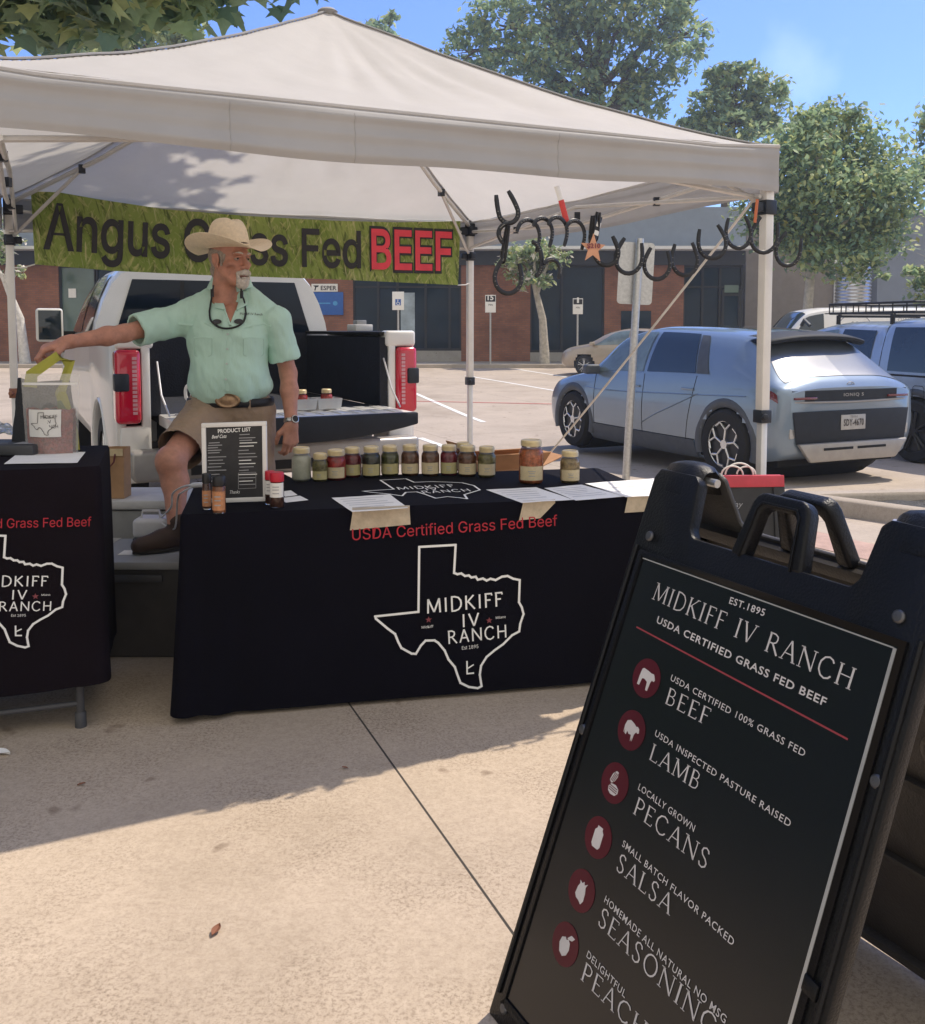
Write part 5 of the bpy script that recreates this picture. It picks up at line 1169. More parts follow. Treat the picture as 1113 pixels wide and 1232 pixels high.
# ---------------------------------------------------------------- small chalkboard behind the folding sign
cbP = at(900, 600, 3.55); cbP.z = 0; ztop = at(900, 572, 3.55).z
cbd = thing('chalkboard', cbP, 'small chalkboard with red painted frame behind the black folding sign', 'chalkboard')
e = Vector((1, .06, 0)).normalized(); bk = Vector((-.06, 1, 0)).normalized(); x0, x1 = at(826, 580, 3.55).x - cbP.x, at(942, 580, 3.55).x - cbP.x
mat('frame_red', (.50, .05, .07), .5, var=.12, scale=15)
for s in (0, 1):
    lean = .16 if s == 0 else -.16; u = (Vector((0, 0, 1)) + bk * lean).normalized(); O = cbP - bk * (lean * (ztop)) + bk * (.02 if s else -.0); H = ztop / u.z
    for pl in ([(x0, H - .045), (x1, H - .045), (x1, H), (x0, H)], [(x0, .0), (x0 + .045, .0), (x0 + .045, H - .045), (x0, H - .045)], [(x1 - .045, 0), (x1, 0), (x1, H - .045), (x1 - .045, H - .045)], [(x0 + .045, .12), (x1 - .045, .12), (x1 - .045, .165), (x0 + .045, .165)]):
        mb = MB(); mb.prism(pl, O, e, u, .02); mb.build('frame_bar', 'frame_red' if pl[0][1] > .3 else 'chalk_black', cbd, bevel=.003)
    mb = MB(); mb.prism([(x0 + .04, .16), (x1 - .04, .16), (x1 - .04, H - .04), (x0 + .04, H - .04)], O + bk * (.0), e, u, .012, t0=.004); bo = mb.build('board', 'chalk_black', cbd)
    if s == 0:
        nb = e.cross(u); 
        text_fit(bo, 'chalk_writing', 'Today', O + nb * .012, nb, (868, 610), (894, 610), 7, 'ink_grey', .002, shear=.3)
        text_fit(bo, 'chalk_writing', 'Salsa', O + nb * .012, nb, (868, 622), (888, 622), 6, 'ink_grey', .002, shear=.3)
zc = ztop; c0 = cbP + Vector((.0, .01, zc))
mb = MB()
for k, (x, r) in enumerate(((-.06, .035), (-.03, .045), (0.0, .03))): mb.tube([c0 + Vector((x + r * math.cos(a) * 1.2, .01 * k, r * math.sin(a))) for a in np.linspace(0, math.pi, 14)], .0035, 6)
tag(mb.build('wire_coil', 'cord_white', loc=c0), 'loops of thin white wire on top of the red chalkboard', 'wire')

# ---------------------------------------------------------------- black folding A-frame sign in the foreground
mat('sign_plastic', (.0045, .0048, .006), .36, var=.25, scale=12, bump=.18, bscale=220, spec=.32)
mat('sign_poster', (.004, .004, .005), .24, var=.2, scale=4, spec=.75, ior=1.45, rvar=.03)
mat('sign_bounce_lit', (.05, .045, .04), .42, var=.3, scale=9, bump=.15, bscale=200); mat('sign_edge', (.50, .49, .46), .25, .3); mat('poster_red', (.085, .004, .012), .45); mat('poster_rule', (.34, .05, .06), .5); mat('poster_ink', (.62, .59, .565), .55); mat('bolt', (.12, .12, .125), .4, .6)  # rear panel plastic coloured lighter to imitate light bounced off the ground
sT = Vector((.38085528, 1.92252302, .92067288)); sE = Vector((.48869818, -.87222422, -.01996923)).normalized(); sU = Vector((.31444087, .1547353, .93658086)).normalized(); sN = sE.cross(sU).normalized()
gE = Vector((sE.x, sE.y, 0)).normalized(); gB = Vector((-gE.y, gE.x, 0))
T0 = sT + sU * .19
hid = T0 + sE * .3; 
af = thing('folding_sign', (hid.x, hid.y, 0), 'black plastic A-frame menu sign standing in the foreground', 'folding sign')
zdn = -(sT.z) / sU.z        # w where the front plane meets the plaza
lb_ = zdn
def plate(O, E, U, N, thick, front):
    o = MB()
    outl = [(-.045, lb_ + .0), (.05, lb_ + .0), (.07, -.955), (.53, -.955), (.55, lb_ + .0), (.645, lb_ + .0), (.645, .17), (.632, .192), (.525, .192), (.51, .178), (.498, .085), (.485, .068), (.115, .068), (.102, .085), (.09, .178), (.075, .192), (-.032, .192), (-.045, .17)]
    o.prism(outl, O, E, U, thick)
    return o
mb = plate(sT - sN * .032, sE, sU, sN, .03, True); fp = mb.build('front_panel', 'sign_plastic', af, bevel=.006)
def P2(u, w, o=0.0): return sT + sE * u + sU * w + sN * o
HDL = [(.218, .060), (.236, .168), (.243, .182), (.256, .190), (.350, .190), (.363, .182), (.370, .168), (.388, .060), (.354, .060), (.345, .150), (.338, .160), (.330, .163), (.276, .163), (.268, .160), (.261, .150), (.252, .060)]
mb = MB(); mb.prism(HDL, sT, sE, sU, -.001, t0=-.034); hd_ = mb.build('handle', 'sign_plastic', fp, bevel=.009, seg=3)
mb = MB(); mb.prism([(.240, .06), (.252, .160), (.262, .172), (.344, .172), (.354, .160), (.366, .06), (.361, .06), (.350, .157), (.342, .1675), (.264, .1675), (.256, .157), (.245, .06)], sT, sE, sU, .002, t0=-.004); mb.build('handle_rib', 'sign_plastic', hd_, bevel=.001)
mb = MB()
for q in ([(-.012, -.94), (.0, -.94), (.0, .0), (-.012, .012)], [(.6, -.94), (.612, -.94), (.612, .012), (.6, .0)], [(0, .0), (.6, .0), (.612, .012), (-.012, .012)], [(-.012, -.94), (.612, -.94), (.6, -.925), (0, -.925)]): mb.prism(q, sT, sE, sU, .005, t0=-.003)
mb.build('insert_rim', 'sign_plastic', fp, bevel=.0015)
mb = MB()
mb.tube([P2(-.03, -.93, -.001), P2(-.03, .02, -.001)], .006, 8); mb.tube([P2(.63, -.93, -.001), P2(.63, .02, -.001)], .006, 8)
mb.build('rib', 'sign_plastic', fp)
mb = MB(); mb.prism([(.0, -.925), (.6, -.925), (.6, .0), (.0, .0)], sT, sE, sU, .001, t0=-.003); ps = mb.build('poster', 'sign_poster', fp)
mb = MB(); mb.prism([(.5925, -.92), (.5985, -.92), (.5985, -.003), (.5925, -.003)], sT, sE, sU, .0042, t0=.0012); mb.prism([(.003, -.0045), (.592, -.0045), (.592, -.002), (.003, -.002)], sT, sE, sU, .0036, t0=.0012); mb.build('cover_edge', 'sign_edge', ps)
for (a, b) in ((0.0, .045), (.585, .045), (-.02, -.38), (.622, -.2), (.622, -.62), (.0, -.945), (.6, -.945)):
    mb = MB(); Mx = Matrix((sE, sU, sN)).transposed(); mb.lathe([(.0, .0), (.011, .0), (.011, .003), (.008, .006), (.0, .0065)], P2(a, b, -.001), 12, Mx); mb.build('bolt', 'bolt', fp)
mb = MB(); mb.prism([(.598, -.50), (.625, -.505), (.625, -.53), (.598, -.525)], sT, sE, sU, .008, t0=-.002); mb.build('clip', 'sign_plastic', fp, bevel=.003)
PL = sT + sN * .001
TXT = [('EST.1895', (877.4, 726), (919.7, 741.6), 8, 0, .012), ('MIDKIFF IV RANCH', (784.6, 720.5), (1023.5, 830.7), 21, 1, 0), ('USDA CERTIFIED GRASS FED BEEF', (790, 749), (993, 850), 8, 0, .018),
       ('USDA CERTIFIED 100% GRASS FED', (806.9, 818.4), (967.9, 910.8), 7.2, 0, .004), ('BEEF', (800.9, 846.3), (851, 873.6), 20, 1, 0), ('USDA INSPECTED PASTURE RAISED', (788, 885), (950.5, 995.5), 7.2, 0, .004), ('LAMB', (780.9, 913.4), (838.5, 951), 20, 1, 0),
       ('LOCALLY GROWN', (768, 949.8), (835, 1001), 7.6, 0, .004), ('PECANS', (761.9, 978.5), (848.7, 1046.4), 21, 1, 0), ('SMALL BATCH FLAVOR PACKED', (748.7, 1017.7), (882, 1138.5), 7.6, 0, .004), ('SALSA', (741.5, 1046.4), (806.4, 1102), 21, 1, 0),
       ('HOMEMADE ALL NATURAL NO MSG', (727.2, 1084.9), (872.5, 1232), 8, 0, .004), ('SEASONING', (719.6, 1112), (858, 1252), 22, 1, 0), ('DELIGHTFUL', (706, 1151), (752, 1201), 8, 0, .004), ('PEACHES', (699, 1178), (803, 1284), 22, 1, 0)]
for s, a, b, cap, ser, bo in TXT: text_fit(ps, 'lettering', s, PL, sN, a, b, cap, 'poster_ink', .0012, serif=bool(ser), bold=bo, space=1.12)
line_on(ps, 'rule', [(766.8, 754.6), (1019.9, 889.3)], PL, sN, .0032, 'poster_rule', .0012)
ICO = {'cow': [[(-.52, -.5), (-.36, -.5), (-.28, -.1), (-.1, -.06), (.16, -.16), (.2, -.6), (.34, -.6), (.4, -.1), (.48, .04), (.62, .0), (.68, .1), (.56, .3), (.48, .38), (.3, .36), (.0, .42), (-.34, .46), (-.44, .38), (-.5, .0)]],
       'sheep': [[(-.42, -.28), (-.44, -.02), (-.5, -.3), (-.52, .1), (-.44, .38), (-.2, .48), (.1, .4), (.3, .3), (.42, .34), (.56, .26), (.62, .06), (.52, .0), (.42, .06), (.3, -.12), (.26, -.52), (.2, -.3), (.16, -.54), (.1, -.22), (-.1, -.24), (-.24, -.12), (-.3, -.34)]],
       'pecans': [[(-.38, .02), (-.28, .4), (-.06, .62), (.1, .6), (.12, .36), (-.02, .06), (-.22, -.08)], [(-.34, -.3), (-.2, -.1), (.16, -.06), (.42, -.2), (.44, -.42), (.26, -.6), (-.08, -.62), (-.3, -.5)]],
       'jar': [[(-.34, -.42), (-.22, -.56), (.22, -.56), (.34, -.42), (.34, .3), (.2, .44), (.2, .56), (-.2, .56), (-.2, .44), (-.34, .3)]],
       'sack': [[(-.36, -.3), (-.3, .1), (-.2, .3), (-.26, .44), (-.06, .36), (.06, .5), (.14, .34), (.36, .5), (.26, .28), (.34, .0), (.36, -.4), (.22, -.62), (.0, -.5), (-.22, -.46)]],
       'peach': [[(-.42, -.1), (-.34, .22), (-.1, .34), (.02, .24), (.16, .34), (.34, .2), (.4, -.1), (.3, -.42), (.04, -.6), (-.26, -.48)], [(.06, .36), (.3, .62), (.6, .6), (.44, .4), (.2, .34)]]}
for (x, y), k in zip(((778, 816), (760, 878.5), (740, 942), (720, 1007.5), (700, 1071.5), (680.5, 1136)), ('cow', 'sheep', 'pecans', 'jar', 'sack', 'peach')):
    c = onp(x, y, PL, sN); r = .038; mb = MB(); mb.prism([(r * math.cos(a), r * math.sin(a)) for a in np.linspace(0, 2 * math.pi, 33)[:-1]], c, sE, sU, .0012, t0=.0004); ic = mb.build('icon_disc', 'poster_red', ps)
    mb = MB()
    for pl in ICO[k]: mb.prism([(a * r * .95, b * r * .95) for a, b in pl], c, sE, sU, .0022, t0=.0014)
    mb.build('icon', 'poster_ink', ic)
    if k == 'pecans':
        mb = MB()
        for o, a in ((-.1, 0), (.0, 0), (.1, 0)): mb.prism([((-.2 + o) * r, .02 * r), ((-.16 + o) * r, .02 * r), ((.02 + o) * r, .5 * r), ((-.02 + o) * r, .5 * r)], c, sE, sU, .0026, t0=.0022); mb.prism([(-.26 * r, (-.3 + o) * r), (.36 * r, (-.34 + o) * r), (.36 * r, (-.30 + o) * r), (-.26 * r, (-.26 + o) * r)], c, sE, sU, .0026, t0=.0022)
        mb.build('icon_lines', 'poster_red', ic)
# rear leaf
bU = sU - gB * (2 * sU.dot(gB)); bU.normalize(); bN = sE.cross(bU).normalized(); bO = T0 - bU * .19 + gB * .075
lb_ = -(bO.z) / bU.z
mb = plate(bO, sE, bU, bN, .012, False); rpn = mb.build('rear_panel', 'sign_bounce_lit', af, bevel=.004)
def P3(u, w, o=0.0): return bO + sE * u + bU * w + bN * o
mb = MB()
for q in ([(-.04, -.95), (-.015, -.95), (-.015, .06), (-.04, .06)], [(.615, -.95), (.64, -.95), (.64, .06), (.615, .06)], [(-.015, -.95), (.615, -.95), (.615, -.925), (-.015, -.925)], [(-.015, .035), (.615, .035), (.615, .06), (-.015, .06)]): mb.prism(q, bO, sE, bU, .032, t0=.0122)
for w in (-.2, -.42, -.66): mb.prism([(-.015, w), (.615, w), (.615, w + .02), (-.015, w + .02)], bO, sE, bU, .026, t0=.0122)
mb.build('rib', 'sign_bounce_lit', rpn, bevel=.002)
mb = MB(); Mx = Matrix((sE, bU, bN)).transposed()
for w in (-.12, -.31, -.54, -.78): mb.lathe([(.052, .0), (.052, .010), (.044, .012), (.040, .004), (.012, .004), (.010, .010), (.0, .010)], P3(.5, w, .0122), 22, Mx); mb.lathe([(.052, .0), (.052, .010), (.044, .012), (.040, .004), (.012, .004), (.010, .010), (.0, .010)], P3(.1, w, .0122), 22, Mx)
mb.build('boss', 'sign_bounce_lit', rpn, smooth=40)
mb = MB(); mb.prism(HDL, bO, sE, bU, .030, t0=-.002); mb.build('handle', 'sign_plastic', rpn, bevel=.009, seg=3)
for u0 in (.022, .578):
    mb = MB(); A = P2(u0, .175, -.016); B = P3(u0, .175, .006); mid = (A + B) / 2 + Vector((0, 0, .022))
    mb.tube([A - sU * .03, A, A.lerp(mid, .6) + Vector((0, 0, .008)), mid, B.lerp(mid, .6) + Vector((0, 0, .008)), B, B - bU * .03], .03, 10, sc=(1.9, .55), up=sE); hg = mb.build('hinge', 'sign_plastic', af, smooth=60)
    mb = MB(); mb.tube([mid - sE * .075 - Vector((0, 0, .02)), mid + sE * .075 - Vector((0, 0, .02))], .009, 10); mb.build('hinge_pin', 'galvanised', hg)
# litter on the plaza
mat('leaf_brown', (.22, .09, .05), .8); 
for x, y, w, m, l in ((260, 1122, .02, 'leaf_brown', 'dry curled leaf lying on the sunlit concrete'), (98, 945, .012, 'leaf_brown', 'thin dark twig on the shaded concrete by the left table'), (415, 925, .010, 'leaf_brown', 'tiny twig on the shaded concrete under the printed map'), (1, 908, .035, 'paper', 'scrap of white paper on the ground at the left edge')):
    p = onz(x, y, 0); mb = MB(); a = random.uniform(0, 3)
    mb.grid(lambda u, v: p + Vector((math.cos(a) * (u - .5) * 2 * w - math.sin(a) * (v - .5) * w * math.sin(math.pi * u), math.sin(a) * (u - .5) * 2 * w + math.cos(a) * (v - .5) * w * math.sin(math.pi * u), .003 + .5 * w * abs(v - .5) + .15 * w * u)), 8, 4)
    tag(mb.build('fallen_leaf' if m != 'paper' else 'paper_scrap', m, loc=p), l, 'leaf' if m != 'paper' else 'paper')
# ---------------------------------------------------------------- vehicles
mat('paint_slate', (.20, .262, .335), .32, .35, var=.05, scale=2, coat=1.0)
mat('paint_beige', (.40, .33, .25), .35, .3, var=.05, coat=.8); mat('paint_silver', (.38, .44, .52), .32, .4, var=.05, coat=.8); mat('paint_white', (.80, .79, .76), .35, var=.04, scale=3, coat=.5)
mat('cladding', (.075, .085, .10), .55, var=.15); mat('auto_glass', (.02, .032, .042), .05, var=.2, scale=1, spec=.9); mat('cab_glass', (.008, .014, .024), .06, var=.2, scale=1, spec=.3); mat('auto_glass_pale', (.14, .19, .20), .06, var=.4, scale=2.2, spec=.9)
mat('bumper_dark', (.022, .026, .034), .62, var=.15, spec=.3); mat('tyre', (.018, .018, .019), .85, var=.2, scale=40); mat('rim_dark', (.04, .042, .046), .35, .5); mat('rim_bright', (.66, .67, .68), .25, .8); mat('silver_trim', (.36, .345, .33), .42, .5, var=.08)
mat('lamp_red', (.58, .004, .035), .22, var=.06, coat=1.0, spec=.6); mat('lamp_dark', (.12, .012, .018), .2, coat=1.0); mat('lamp_pale', (.66, .34, .38), .25); mat('underbody', (.01, .01, .011), .9); mat('plate_white', (.40, .39, .38), .5); mat('bed_black', (.012, .014, .022), .75, var=.3, scale=8, bump=.3, bscale=70)
def pchip(xs, ys, x):
    xs = np.asarray(xs, float); ys = np.asarray(ys, float); h = np.diff(xs); d = np.diff(ys, axis=0) / h[:, None]
    m = np.zeros_like(ys); m[0], m[-1] = d[0], d[-1]
    for i in range(1, len(xs) - 1):
        ok = d[i - 1] * d[i] > 0; w1, w2 = 2 * h[i] + h[i - 1], h[i] + 2 * h[i - 1]
        with np.errstate(divide='ignore', invalid='ignore'): m[i] = np.where(ok, (w1 + w2) / (w1 / d[i - 1] + w2 / d[i]), 0)
    i = int(np.clip(np.searchsorted(xs, x) - 1, 0, len(xs) - 2)); t = (x - xs[i]) / h[i]
    return ys[i] * (2 * t ** 3 - 3 * t * t + 1) + h[i] * m[i] * (t ** 3 - 2 * t * t + t) + ys[i + 1] * (-2 * t ** 3 + 3 * t * t) + h[i] * m[i + 1] * (t ** 3 - t * t)
class Body:
    """lofted car shell: stations (x, zb, wb, zm, wm, zs, ws, ze, we, zt)"""
    def __init__(s, st): s.x = [q[0] for q in st]; s.q = [q[1:] for q in st]; s.c = {}
    def ring(s, x):
        k = round(x, 4)
        if k not in s.c:
            zb, wb, zm, wm, zs, ws, ze, we, zt = pchip(s.x, s.q, x)
            s.c[k] = [(0, zb), (wb, zb), (wm, zm), (ws, zs), (we, ze), (we * .55, ze + (zt - ze) * .88), (0, zt)]
        return s.c[k]
    def P(s, x, t, side=1, off=0.0):
        r = s.ring(x); y, z = pchip(range(7), r, t)
        if off:
            a = pchip(range(7), r, min(6, t + .02)); b = pchip(range(7), r, max(0, t - .02)); d = a - b; l = math.hypot(*d) or 1
            y += d[1] / l * off; z -= d[0] / l * off
        return Vector((x, side * y, z))
    def shell(s, name, m, parent, axles=(), rw=.4, n=70, k=24):
        xs = list(np.linspace(s.x[0], s.x[-1], n)); ts = list(np.linspace(0, 6, k + 1)); mb = MB()
        for side in (1, -1):
            V = [s.P(x, t, side) for x in xs for t in ts]; F = []
            for i in range(n - 1):
                for j in range(k):
                    c = (V[i * (k + 1) + j] + V[(i + 1) * (k + 1) + j + 1]) / 2
                    if ts[j] < 3.2 and any((c.x - a) ** 2 + (c.z - za) ** 2 < rw ** 2 for a, za in axles) and abs(c.y) > .5: continue
                    q = (i * (k + 1) + j, i * (k + 1) + j + 1, (i + 1) * (k + 1) + j + 1, (i + 1) * (k + 1) + j); F.append(q if side < 0 else q[::-1])
            for i in (0, n - 1):
                q = tuple(i * (k + 1) + j for j in range(k + 1)); F.append(q if (i == 0) == (side > 0) else q[::-1])
            mb.add(V, F)
        return mb.build(name, m, parent, smooth=38)
    def patch(s, name, m, parent, side, xb, xt, ta, tb, off=.006, nu=14, nv=8, mb=None):
        own = mb is None; mb = mb or MB()
        def f(u, v):
            x = (xb[0] + (xb[1] - xb[0]) * u) * (1 - v) + (xt[0] + (xt[1] - xt[0]) * u) * v
            return s.P(x, ta + (tb - ta) * v, side, off)
        k0 = len(mb.f); mb.grid(f, nu, nv)
        if side > 0: mb.f[k0:] = [q[::-1] for q in mb.f[k0:]]
        if own: return mb.build(name, m, parent, smooth=60)
    def across(s, name, m, parent, x0, x1, t0=(4.25, 4.25), off=.006, n=16):
        mb = MB()
        for side in (1, -1):
            k0 = len(mb.f); mb.grid(lambda u, v: s.P(x0 + (x1 - x0) * v, (t0[0] + (t0[1] - t0[0]) * v) + (6 - t0[0] - (t0[1] - t0[0]) * v) * u, side, off), n, n)
            if side > 0: mb.f[k0:] = [q[::-1] for q in mb.f[k0:]]
        return mb.build(name, m, parent, smooth=60)
def wheel(parent, x, y, r, w, style='pin', rimm='rim_bright'):
    M = Matrix.Rotation(R(90), 3, 'X'); sd = 1 if y > 0 else -1
    mb = MB(); mb.lathe([(r * .66, -w / 2), (r * .9, -w / 2), (r * .97, -w * .40), (r, -w * .25), (r, w * .25), (r * .97, w * .40), (r * .9, w / 2), (r * .68, w / 2), (r * .66, w * .40), (r * .66, -w * .40), (r * .66, -w / 2)], (x, y, r), 40, M, caps=False)
    wl = mb.build('wheel', 'tyre', parent, smooth=40)
    mb = MB(); o = y + sd * w * .36; mb.lathe([(.0, -.02), (r * .68, -.02), (r * .68, .02), (.0, .02)], (x, o - sd * .03, r), 32, M); mb.build('rim', 'rim_dark', wl)
    mb = MB(); mb.tube([(x + r * .655 * math.cos(a), o + sd * .012, r + r * .655 * math.sin(a)) for a in np.linspace(0, 2 * math.pi, 41)[:-1]], r * .022, 6, closed=True)
    n = 5
    for k in range(n):
        a = 2 * math.pi * k / n + .3; p = lambda rr, da: (x + rr * r * math.cos(a + da), o + sd * .014, r + rr * r * math.sin(a + da))
        if style == 'pin':
            mb.tube([p(.1, 0), p(.42, .12), p(.63, -.25)], r * .035, 6, sc=(1, .5)); mb.tube([p(.42, .12), p(.63, .40)], r * .035, 6, sc=(1, .5)); mb.tube([p(.63, -.25), p(.60, -.6)], r * .03, 6)
        else:
            mb.tube([p(.1, -.2), p(.63, -.16)], r * .04, 6); mb.tube([p(.1, .2), p(.63, .16)], r * .04, 6)
    mb.lathe([(0, -.01), (r * .13, -.01), (r * .13, .02), (0, .02)], (x, o + sd * .01, r), 16, M); mb.build('spokes', rimm, wl)
    return wl
def arch(parent, x, r, y, m, ra=.05, zc=None):
    mb = MB(); pts = [(x + r * math.cos(a), y, (zc or .36) + r * math.sin(a)) for a in np.linspace(R(-18), R(198), 26)]
    mb.tube(pts, ra, 8, sc=(.45, 1), up=(0, 1, 0)); return mb.build('wheel_arch', m, parent, smooth=60)
def wells(parent, xs, r, w):
    for x in xs: mb = MB(); mb.lathe([(0, -w), (r, -w), (r, w), (0, w)], (x, 0, r * .92), 24, Matrix.Rotation(R(90), 3, 'X')); mb.build('wheel_well', 'underbody', parent)
def local_text(parent, body, O, e, u, width, h, m, bold=0.0, off=.003):
    V, F, w, ch = text2d(body, bold, 1.15); n = e.cross(u); mb = MB(); mb.add([O + e * (a * width / w - width / 2) + u * (b * h / ch) + n * off for a, b in V], F); return mb.build('lettering', m, parent, smooth=0)
LE, LU = Vector((0, -1, 0)), Vector((0, 0, 1))       # a rear face seen from behind

# ---- blue electric crossover
pR = ong(872, 577); hd = R(114.5)
car = thing('electric_crossover', pR + Vector((-math.sin(hd), math.cos(hd), 0)) * -.95, 'slate blue electric hatchback parked with its rear to the stall', 'car', 'cars parked in the lot', rotz=hd)
car.scale = (1.03, 1.03, 1.03)
AX = .78
st = [(0.0, .40, .60, .60, .78, .90, .80, .95, .72, .99), (.05, .32, .76, .62, .90, .93, .875, 1.0, .76, 1.045), (.15, .27, .85, .62, .935, .985, .90, 1.045, .765, 1.115), (.62, .22, .88, .62, .945, 1.03, .91, 1.39, .64, 1.47), (.80, .2, .88, .62, .945, 1.035, .91, 1.48, .63, 1.535), (1.2, .18, .88, .6, .945, 1.035, .91, 1.51, .635, 1.575),
      (2.3, .17, .87, .6, .94, 1.015, .90, 1.545, .645, 1.605), (2.9, .17, .87, .6, .94, 1.0, .90, 1.46, .66, 1.52), (3.55, .18, .87, .6, .945, .97, .90, 1.02, .80, 1.075), (4.15, .2, .86, .6, .935, .88, .865, .93, .70, .965), (4.48, .25, .80, .56, .87, .80, .77, .85, .56, .87), (4.635, .36, .55, .52, .62, .68, .6, .71, .4, .73)]
st = [(q[0] - AX,) + q[1:] for q in st]; bd = Body(st)
axl = ((0, .37), (3.0, .37)); sh = bd.shell('body', 'paint_slate', car, axl, .41, 110, 30)
wells(car, (0, 3.0), .40, .82)
for sd in (1, -1):
    for x, rim in ((0, 1), (3.0, 1)): wheel(car, x, sd * .845, .37, .235); arch(car, x, .435, sd * .925, 'cladding', .052, .37)
    bd.patch('side_sill', 'cladding', car, sd, (.42, 2.58), (.50, 2.52), 1.02, 1.55, .012)
    bd.patch('side_window', 'auto_glass', car, sd, (.52, 1.42), (.72, 1.40), 3.10, 3.90)
    bd.patch('side_window', 'auto_glass_pale' if sd > 0 else 'auto_glass', car, sd, (1.50, 2.56), (1.48, 2.08), 3.10, 3.90)
    bd.patch('quarter_trim', 'cladding', car, sd, (.30, .50), (.55, .68), 3.10, 3.86)
    mb = MB()
    for x in (.50, 1.46, 2.50): mb.tube([bd.P(x + (.1 if x == .5 else 0) * (3 - t) , t, sd, .001) for t in np.linspace(1.3, 3.05, 12)], .004, 4)
    mb.tube([bd.P(x, 1.56 + .0 * x, sd, .001) for x in np.linspace(.5, 2.5, 14)], .004, 4); mb.build('door_gap', 'underbody', sh)
    mb = MB(); mb.tube([bd.P(x, 2.62 - .05 * x, sd, .004) for x in np.linspace(-.3, 2.7, 14)], .006, 4); mb.tube([bd.P(q, t, sd, .004) for q, t in zip(np.linspace(.45, 1.45, 8), np.linspace(2.62, 1.75, 8))], .005, 4); mb.build('crease', 'paint_slate', sh)
    mb = MB(); mb.box((2.46, sd * 1.0, 1.055), (.13, .20, .12), Matrix.Rotation(R(-8 * sd), 3, 'Z')); mr = mb.build('mirror', 'cladding', car, bevel=.03, seg=3)
    for x in (.62, 1.62): mb = MB(); p = bd.P(x, 2.72, sd, .012); mb.box(p, (.2, .014, .025)); mb.build('door_handle', 'paint_slate', car, bevel=.005)
    bd.patch('rear_side_lamp', 'lamp_dark', car, sd, (-.72, -.60), (-.70, -.60), 2.62, 2.86, .008)
mat('glass_dusty', (.06, .07, .08), .31, var=.3, scale=3, spec=1.0, ior=2.0)
bd.across('rear_window', 'glass_dusty', car, -.66, -.20, (4.04, 4.10))
bd.across('windshield', 'auto_glass', car, 2.12, 2.74, (4.15, 4.3))
bd.across('glass_roof', 'auto_glass', car, .25, 1.9, (5.1, 5.1), .003)
mb = MB(); pr_ = [(-.08, 1.548), (-.25, 1.530), (-.38, 1.503), (-.392, 1.490), (-.38, 1.462), (-.33, 1.448), (-.24, 1.455), (-.12, 1.50)]
mb.grid(lambda u, v: (lambda i, f: Vector((pr_[i][0] * (1 - f) + pr_[i + 1][0] * f + .07 * abs(2 * u - 1) ** 4, (u - .5) * 2 * .66, pr_[i][1] * (1 - f) + pr_[i + 1][1] * f - .055 * abs(2 * u - 1) ** 2.5)))(min(int(v * 7), 6), v * 7 - min(int(v * 7), 6)), 30, 28); mb.build('spoiler', 'bumper_dark', car, smooth=50)
tx = -AX
def tailbar(y0, y1, z0, z1, x, d, name, m, bev=.006, tap=0.0):
    mb = MB(); mb.prism([(-y1 + tap, z0), (-y0 - tap, z0), (-y0, z1), (-y1, z1)], Vector((x, 0, 0)), LE, LU, d); return mb.build(name, m, car, bevel=bev)
mb = MB(); mb.grid(lambda u, v: Vector((tx - .016 + .03 * abs(2 * u - 1) ** 3, (u - .5) * 1.54, .858 + .105 * v)), 24, 6); mb.f = [q[::-1] for q in mb.f]; tb_ = mb.build('tail_panel', 'bumper_dark', car, thick=.02)
mb = MB(); mb.tube([(tx - .016 + .03 * abs(u) ** 3, u * .79, .842 + .012 * abs(u)) for u in np.linspace(-1, 1, 30)], .011, 6); mb.build('light_strip', 'silver_trim', car)
for sd in (1, -1): mb = MB(); mb.bx((tx - .024, sd * .48, .878), (tx + .03, sd * .765, .902)); mb.build('tail_lamp', 'lamp_dark', car, bevel=.006)
local_text(tb_, 'IONIQ 5', Vector((tx - .020, 0, .900)), LE, LU, .27, .03, 'silver_trim', .02)
mb = MB(); mb.tube([(tx + .02, .03 * math.cos(a) * 1.6, 1.01 + .028 * math.sin(a)) for a in np.linspace(0, 2 * math.pi, 17)[:-1]], .004, 5, closed=True); mb.tube([(tx + .02, .018, .99), (tx + .02, .008, 1.012), (tx + .02, -.008, 1.008), (tx + .02, -.018, 1.03)], .004, 5); mb.build('emblem', 'silver_trim', tb_)
tailbar(-.78, .78, .44, .76, tx - .006, .012, 'bumper_panel', 'bumper_dark', .008, .05)
pl = tailbar(-.165, .165, .565, .715, tx - .020, .010, 'licence_plate', 'plate_white')
local_text(pl, 'SDY-4670', Vector((tx - .031, 0, .605)), LE, LU, .27, .065, 'ink_dark', .02); local_text(pl, 'TEXAS', Vector((tx - .031, 0, .685)), LE, LU, .1, .02, 'ink_dark')
tailbar(-.74, .74, .26, .45, tx - .010, .05, 'skid_plate', 'silver_trim', .02, .16)
for a, b in ((-.42, -.03), (.03, .42)): tailbar(a, b, .375, .40, tx - .061, .004, 'bumper_slot', 'underbody', .002)
for sd in (1, -1): mb = MB(); mb.bx((tx + .0, sd * .66, .50), (tx + .06, sd * .80, .60)); mb.build('reflector', 'plate_white', car, bevel=.01)
mb = MB(); mb.bx((-.6, -.78, .2), (3.5, .78, .4)); mb.build('underbody', 'underbody', car)
mb = MB(); mb.tube([(-.2, 0, 1.6), (-.12, 0, 1.66), (-.08, 0, 1.6)], .02, 8); mb.build('roof_antenna', 'cladding', car)

